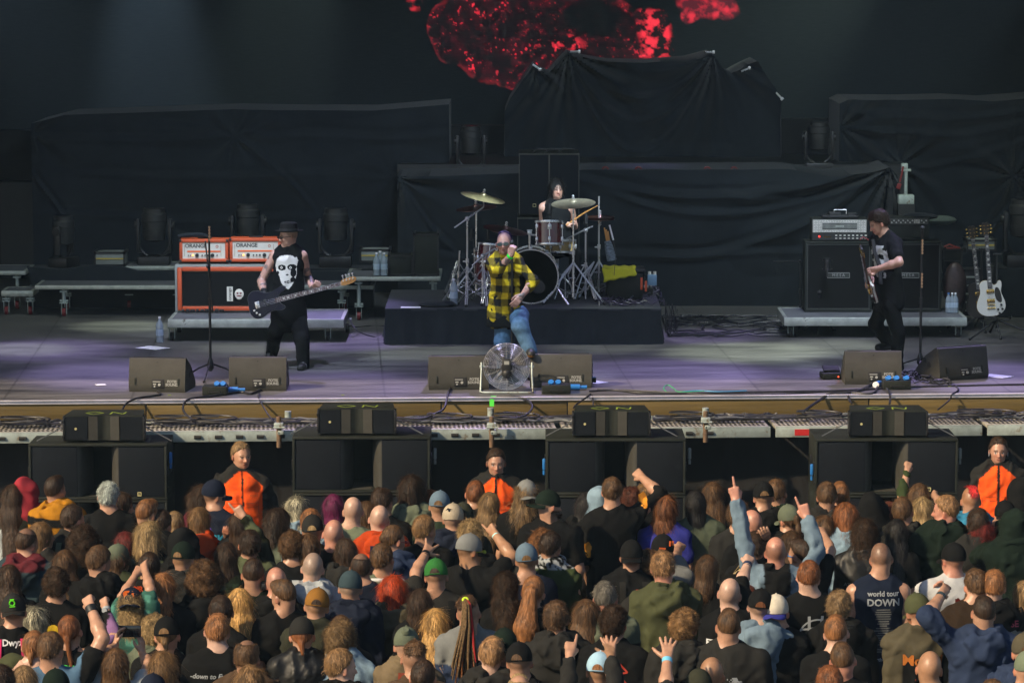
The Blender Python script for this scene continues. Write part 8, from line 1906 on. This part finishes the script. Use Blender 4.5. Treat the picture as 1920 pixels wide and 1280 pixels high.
r('C', 1420, 236, 1.74, 'messy', 'br', 'tee', 'char', 30, 'spiky brown haired man beside the bald pink head')
r('C', 345, 412, 1.78, 'short', 'dk', 'sweat', 'green', 28, 'dark haired man in green sweater and patterned scarf', scalp='fade', collar='scarf', wide=1.05, topfn=lambda V, c, o: np.where((V[:, 2] > o['zs'] + .04)[:, None], np.where((noise(V.astype(np.float32), 60, 2) > 0)[:, None], clr('lgy'), clr('blk')), c))
r('C', 292, 412, 1.66, 'kink', 'gi', 'tee', 'char', 0, 'ginger curls behind the patterned scarf', 1, hairkw=dict(length=.18))
r('C', 205, 482, 1.74, None, 'lb', 'tee', 'nav', 0, 'man in faded navy cap with pink underside', cap=dict(col='steel', hair='lb'), scalp='buzz', extras=lambda c: None)
r('C', 805, 464, 1.78, None, 'br', 'jacket', 'blk', 0, 'man in black backward cap and backpack with red buckle', cap=dict(col='blk', back=True), scalp='buzz', extras=lambda c: (backpack(c, 'char', 'black backpack with red buckle and yellow stitches', 'char'), MB().box((0.0, -.30, c['zs'] - .03), (.045, .02, .05), .004).build('red_buckle', M_redw if 0 else mat('buckle_red', (.6, .03, .02), .5), c['root'])))
r('C', 905, 527, 1.68, 'curly', 'br', 'tee', 'blk', 0, 'curly brown hair behind the strawberry blond quiff')
r('C', 985, 432, 1.74, None, 'br', 'shirt', 'gry', 18, 'man in black orange striped cap raising a fist', cap=dict(col='blk', turn=-30, open=False, brim='blk'), scalp='fade', arms=[(1, (1045, 560), (1090, 490), 'fist', dict(s2=1))], sleeve=.6, byaw=10, extras=lambda c: MB().box((.03, -.098, .04), (.012, .006, .04), M=c['capT']).box((.055, -.085, .045), (.015, .006, .035), M=c['capT']).box((-.03, -.11, .0), (.05, .006, .012), M=c['capT']).build('stripe', mat_flat(clr((.6, .12, .03)), M_cloth), c['root']))
r('C', 985, 527, 1.84, 'messy', 'strw', 'hoodie', 'olive', 2, 'strawberry blond man with red neck in an olive hoodie', scalp='fade', skin='r', wide=1.12)
r('C', 1240, 550, 1.68, 'bob', 'br', 'tee', 'blk', 10, 'brown bob beside the grey shirt', 1, hairkw=dict(length=.2))
r('C', 245, 662, 1.68, 'pony', 'gi', 'tee', 'blk', 12, 'woman with very long copper ponytail to the waist', 1, hs=1.06, hairkw=pony(.52))
r('C', 375, 810, 1.76, 'messy', 'br', 'hoodie', 'char', 8, 'brown haired man in a charcoal hoodie beside the raised index finger', scalp='fade', wide=1.05)
r('C', 655, 697, 1.76, 'short', 'gr', 'jacket', 'khak', 5, 'man with grizzled grey hair and red ears in a khaki jacket', scalp='fade', skin='r', topfn=two('blk', 'ggrey', -.12))
r('C', 545, 802, 1.64, 'long', 'br', 'tee', 'blk', 0, 'straight brown hair left of the grizzled man', 1, hairkw=dict(length=.3))
r('C', 705, 842, 1.76, 'curly', 'dk', 'tee', 'blk', 22, 'dark curly haired man with red runes on his black tee', wide=1.1, extras=prt([(strk(([(-.10, .05), (-.02, .06)], .012), ([(-.10, .05), (-.08, -.02), (-.03, -.02)], .012), ([(.0, -.09), (.03, .07), (.09, -.0), (.02, -.01), (.09, -.09)], .012), ([(-.10, -.02), (-.12, -.10)], .01)), 0, .03, -.16, (.45, .06, .04))]))
r('C', 1110, 860, 1.76, 'curly', 'lb', 'hoodie', 'char', 20, 'light brown curly man in a dark hoodie behind a waving hand', wide=1.1)
r('C', 1362, 852, 1.80, 'crop', 'br', 'tee', 'char', 2, 'broad man with brown crop and white skull print', scalp='fade', wide=1.3, extras=prt([(dots(17, .15, .20, -.1, 40, 34), 0, .05, -.26, 'lgy'), ('BONES', .07, .10, -.40, 'lgy')]))
r('C', 625, 1105, 1.72, None, 'lb', 'sweat', 'char', 10, 'person in a pale blue and white mesh cap with both hands raised', cap=dict(col='lblue', hair='gi'), scalp='buzz', byaw=0, sleeve=1.75,
  arms=[(1, (705, 1290), (682, 1070), 'open', dict(s1=-1, s2=1, n=(0, 1, 0))), (-1, (440, 1300), (458, 1060), 'point', dict(s1=-1, s2=1))])
r('C', 930, 1302, 1.70, 'short', 'br', 'sweat', 'char', 0, 'arm waving an open hand with blue wristbands, its owner below the frame', byaw=0, sleeve=1.15, arms=[(1, (1000, 1330), (1012, 1085), 'open', dict(s1=-1, s2=1, n=(0, 1, 0), band=[((.15, .5, .75), .03, .032), ((.5, .07, .03), .014, .031)]))])
r('C', 1265, 1122, 1.76, None, 'br', 'tee', 'char', 12, 'tanned bald head before the skull print', skin='t', scalp='stub')
r('C', 1190, 1202, 1.74, None, 'br', 'tee', 'olive', 0, 'dark green cap top left of the tanned bald head', cap=dict(col='dol', back=True))
r('C', 160, 1228, 1.72, 'crop', 'bl', 'jacket', 'dol', 0, 'sandy crown at the very bottom edge', hairkw=dict(bald=True))
r('C', 1368, 672, 1.78, None, 'br', 'tee', 'blk', 12, 'bald man with long arm fist up in black sleeve and blue watch', skin='p', scalp='stub', arms=[(1, (1430, 720), (1480, 565), 'fist', dict(s2=1, dial=1, band=[('navy2', .03, .034)]))], sleeve=1.05, extras=prt([('ETERN', .06, -.08, -.18, 'whit'), ('OVMI', .10, -.02, -.34, 'lgy')]))
r('D', 45, 455, 1.76, 'messy', 'dk', 'jacket', 'blk', 10, 'tousled dark head in black jacket with cream script', wide=1.1, extras=prt([('Aperi', .11, -.06, .0, (.45, .36, .2), .3), ('JUMA', .07, -.12, -.10, 'lgy'), ('inti', .04, -.14, -.18, 'gry')]), arms=[(1, (110, 540), (105, 475), 'hold')])
r('C', 165, 1050, 1.74, None, 'br', 'tee', 'blk', 10, 'small black strapped cap beside the copper ponytail', cap=dict(col='blk', hair='br'), scalp='buzz')
# ---- right block
r('D', 92, 184, 1.80, None, 'br', 'hoodie', 'blk', -12, 'man in black cap with strap against the dark gap', cap=dict(col='blk', hair='lb', turn=12), scalp='buzz')
r('D', 165, 166, 1.76, 'short', 'br', 'hoodie', 'dgr', 20, 'brown head behind the black cap in the gap', scalp='fade')
r('D', 228, 308, 1.68, 'pony', 'br', 'tee', 'blk', -35, 'person in grey green cap turned left with raised hand', 1, cap=dict(col='ggrey', open=False), arms=[(1, (300, 560), (290, 425), 'open', dict(s2=1))], sleeve=.6, hairkw=pony(.2))
r('D', 440, 180, 1.82, 'short', 'br', 'jacket', 'char', 8, 'thick brown cropped man before the right stack', scalp='fade', wide=1.05)
r('D', 510, 180, 1.78, 'crop', 'gi', 'tee', 'blk', 0, 'ginger buzz cut behind the thick cropped man', scalp='buzz')
r('D', 535, 298, 1.76, 'bob', 'au', 'jacket', 'ldenim', -45, 'reddish shoulder haired man in faded denim jacket', face=True, hairkw=dict(length=.16), extras=prt([('D', .06, .12, -.06, 'whit')]))
r('D', 420, 366, 1.66, 'long', 'br', 'tee', 'blk', 0, 'long brown hair left of the denim jacket', 1)
r('D', 690, 250, 1.78, None, 'br', 'hoodie', 'blk', 5, 'person with a black hood up below the right stack', hood='blk')
r('D', 645, 392, 1.68, 'kink', 'dk', 'leather', 'blk', 5, 'dark curly haired woman in studded black leather jacket', 1, hs=1.1, hairkw=dict(length=.42), wide=1.15, extras=prt([('AT THE GATE', .040, -.02, -.24, 'gry'), (dots(22, .22, .14, .1), 0, -.02, -.34, 'dred')]))
r('D', 855, 264, 1.78, 'short', 'br', 'hoodie', 'char', 25, 'brown faded haircut above a dark grey hood', scalp='fade')
r('D', 942, 192, 1.70, 'bob', 'br', 'sweat', 'green', 0, 'brown haired person raising a fist in dark green knit sleeve', 1, arms=[(-1, (848, 260), (885, 80), 'fist', dict(s1=1, s2=1))])
r('D', 962, 264, 1.66, 'long', 'bl', 'tee', 'blk', 0, 'woman with long straight pale blond hair', 1, arms=[(1, (1060, 300), (1015, 245), 'fist', dict(s2=1))])
r('D', 1085, 254, 1.82, 'short', 'strw', 'hoodie', 'dgr', -72, 'sandy blond man in profile to the left in a dark hoodie', face=True, skin='r', scalp='fade', wide=1.3, byaw=-10)
def mohawk(c):
    V = []; rng = np.random.default_rng(4); n = 500; t = rng.uniform(-.5, 1.25, n); P = np.stack((rng.normal(0, .013, n), -.012 + .095 * np.sin(-t) * -1 * -1, .100 * np.cos(t)), -1); P[:, 1] = -.012 - .095 * np.sin(t)
    N = np.stack((rng.normal(0, .1, n), -np.sin(t), np.cos(t)), -1); v, f, cc = strands(P, N, None, 1400, .05, .95, 0, .005, clr((.5, .03, .03)), rng)
    link('mohawk', np_mesh('mohawk', (v * c['hs']) @ c['Rm'].T + c['C'], f, cc), c['root'], M_hair)
r('D', 1225, 204, 1.78, None, 'gi', 'hoodie', 'char', -5, 'shaved head with a bright red mohawk and blue hood', scalp='buzz', extras=mohawk, topfn=lambda V, c, o: np.where((V[:, 2] > o['zs'] - .02)[:, None], clr((.03, .17, .30)), c))
r('D', 1265, 326, 1.74, 'messy', 'dk', 'jacket', 'char', 10, 'dark textured hair behind the folded arms', scalp='fade')
r('D', 1290, 396, 1.64, 'kink', 'dred', 'tee', 'blk', 0, 'woman with blond crown and dark red curls', 1, hairkw=dict(length=.40), wide=1.1)
r('D', 1500, 168, 1.82, None, 'br', 'hoodie', 'blk', -5, 'black raised hood beside the right guard', hood='blk')
r('D', 1465, 334, 1.80, None, 'br', 'hoodie', 'dgr', -15, 'person in dark hood clasping fists overhead with chunky watch', hood='dgr', wide=1.15, arms=[(-1, (1265, 590), (1395, 470), 'fist', dict(s2=1, dial=1, band=[('char', .03, .036)])), (1, (1440, 500), (1370, 400), 'fist', dict(s2=1))])
r('D', 1412, 286, 1.74, None, 'br', 'tee', 'blk', 0, 'small black cap between the two black hoods', cap=dict(col='blk', back=True))
r('D', 820, 386, 1.66, 'long', 'black', 'tee', 'blk', 5, 'woman with long glossy jet hair beside the sleeveless shirt', 1, hairkw=dict(length=.46))
r('D', 160, 476, 1.82, None, 'br', 'hoodie', 'bluegrey', 0, 'balding sunburnt man raising both arms in a grey blue hoodie', skin='r', scalp='ring', wide=1.1, byaw=0, arms=[(-1, (-20, 470), (-85, 150), 'mid', dict(s1=1, s2=1)), (1, (385, 560), (310, 320), 'point', dict(s1=1, s2=1, band=[((.03, .5, .12), .022, .034)]))], topfn=lambda V, c, o: np.where(((V[:, 2] > o['zs'] - .10) & (np.abs(V[:, 0]) < .10))[:, None], clr('blk'), c))
r('D', 295, 492, 1.76, 'crop', 'dk', 'tee', 'blk', -48, 'dark cropped man in bright blue sunglasses', face=True, scalp='fade', arms=[(1, (455, 560), (405, 440), 'relax', dict(s2=1))], extras=lambda c: shades(c, (.03, .25, .7), M_blackgl))
r('D', 735, 508, 1.86, None, 'dk', 'vest', 'navy2', 2, 'bald man in sleeveless navy shirt printed with a world tour list', scalp='buzz', wide=1.08, topfn=lambda V, c, o: c * .38, extras=prt([('world tour', .052, .02, -.08, 'lgy'), ('DOWN', .072, .02, -.145, 'lgy')] + [(''.join(random.Random(i).choice('nmurtieoas ') for _ in range(11 + i % 5)), .019, .02, -.195 - .017 * i, 'gry') for i in range(20)] + [('overthewinter', .034, .02, -.56, 'lgy')]), trousers='sage', hem=.86)
r('D', 1128, 516, 1.80, None, 'br', 'tee', 'pale', -28, 'man in black peaked cap and white tee with a red letter', cap=dict(col='blk', open=False), face=True, scalp='buzz', skin='r', wide=1.1, byaw=-15, topfn=lambda V, c, o: clr('whit') * .75 + 0 * c, arms=[(-1, (960, 775), (1040, 760), 'relax', dict(s1=1, s2=-1))], sleeve=.8, extras=prt([(strk(([(-.05, -.07), (-.05, .05), (0, .0), (.05, .05), (.05, -.07)], .025),), 0, .03, -.17, 'dred')]))
r('D', 340, 610, 1.80, 'short', 'au', 'tee', 'blk', 3, 'auburn short haired man with a large white ringed rune print', scalp='fade', skin='p', wide=1.15, extras=prt([(ring(.125, .012), 0, .02, -.26, 'lgy'), (strk(([(-.12, .05), (.10, .08)], .014), ([(-.12, -.07), (.06, -.02)], .020), ([(-.06, .15), (-.05, -.15)], .020), ([(.04, .15), (.02, .0), (.05, -.14)], .022), ([(-.02, -.06), (.07, .09), (-.03, .0), (.12, .03)], .012)), 0, .02, -.26, 'lgy')]))
r('D', 508, 772, 1.76, 'messy', 'db', 'hoodie', 'blk', 10, 'dark blond thick haired man in a black hoodie', scalp='fade', wide=1.05)
r('D', 1250, 656, 1.80, 'short', 'br', 'shirt', 'brn', -15, 'brown bearded man in a dark brown top', beard=1, wide=1.1, topfn=lambda V, c, o: c * .35, face=True)
r('D', 1352, 660, 1.80, 'short', 'gi', 'hoodie', 'blk', 8, 'ginger quiffed man with big ears and pink print', scalp='fade', skin='p', wide=1.05, extras=prt([('SE', .06, .14, -.10, (.35, .06, .10)), (dots(30, .12, .06, .1), 0, .15, -.17, 'gry')]))
r('D', 932, 792, 1.78, None, 'au', 'jacket', 'khak', -22, 'bearded man in olive worn cap and brown denim jacket', cap=dict(col='olive', open=False), face=True, beard=.8, scalp='buzz', byaw=-4, topfn=lambda V, c, o: np.where(((np.abs(V[:, 0] - .02) < .15) & (V[:, 2] < o['zs'] - .11))[:, None], clr('blk'), c), extras=prt([('Mor', .10, -.04, -.17, (.42, .14, .03)), ('kid', .09, .10, -.17, (.42, .14, .03)), (dots(33, .2, .2, .2), 0, .03, -.33, (.35, .05, .02))]))
r('D', 1296, 800, 1.80, 'crop', 'dk', 'hoodie', 'navy2', -6, 'heavy man in navy blue hoodie with one arm raised', scalp='fade', wide=1.2, skin='o', byaw=0, arms=[(-1, (985, 920), (1085, 765), 'relax', dict(s1=-1, s2=1, band=[('teal', .03, .034)]))], sleeve=1.15)
r('D', 75, 768, 1.78, None, 'br', 'hoodie', 'bluegrey', 3, 'man in black mesh cap and sky grey hoodie', cap=dict(col='blk', hair='au'), scalp='buzz', skin='p')
r('D', 165, 798, 1.74, None, 'br', 'tee', 'blk', 15, 'cream and blue cap with round badge behind the sky grey hoodie', cap=dict(col='cream', back=True, brim='royal'))
r('D', 490, 906, 1.78, 'crop', 'gi', 'tee', 'blk', 12, 'rusty cropped head second in the column of three', scalp='fade', skin='p')
r('D', 525, 1052, 1.78, 'crop', 'br', 'tee', 'blk', 5, 'dark brown cropped man with flushed neck at the bottom', scalp='fade', skin='r', wide=1.1)
r('D', 1000, 1098, 1.76, None, 'br', 'tee', 'blk', 0, 'shiny bald head with pink ears at the bottom', skin='t')
r('D', 455, 1180, 1.76, 'short', 'au', 'tee', 'blk', 0, 'shaggy auburn crown at the bottom edge below the crop')
r('D', 0, 745, 1.64, 'long', 'brick', 'tee', 'blk', 0, 'dark russet hair behind the black mesh cap', 1)
r('D', 1520, 722, 1.70, 'bob', 'db', 'jacket', 'ldenim', 0, 'person in frayed pale denim cut by the right edge', 1)
r('D', 1520, 1010, 1.74, None, 'br', 'hoodie', 'navy2', 0, 'olive capped head at the right edge', cap=dict(col='khak'))
r('D', 1535, 1105, 1.74, None, 'br', 'tee', 'blk', 0, 'sage capped head in the bottom right corner', cap=dict(col='sage'))
r('D', 1345, 1258, 1.72, 'short', 'br', 'tee', 'blk', 0, 'brown crown just showing at the bottom right')
r('D', 778, 292, 1.68, 'long', 'brick', 'tee', 'blk', 0, 'russet brown hair left of the brown fade', 1)
r('D', 245, 450, 1.66, 'long', 'br', 'tee', 'blk', 0, 'brown hair behind the blue sunglasses', 1)
r('C', 1492, 284, 1.80, None, 'br', 'tee', 'blk', -25, 'bald pink headed man beneath the raised arm', skin='r', scalp='stub')
r('A', 5, 1180, 1.74, 'messy', 'dk', 'tee', 'blk', 0, 'dark head at the bottom left corner')
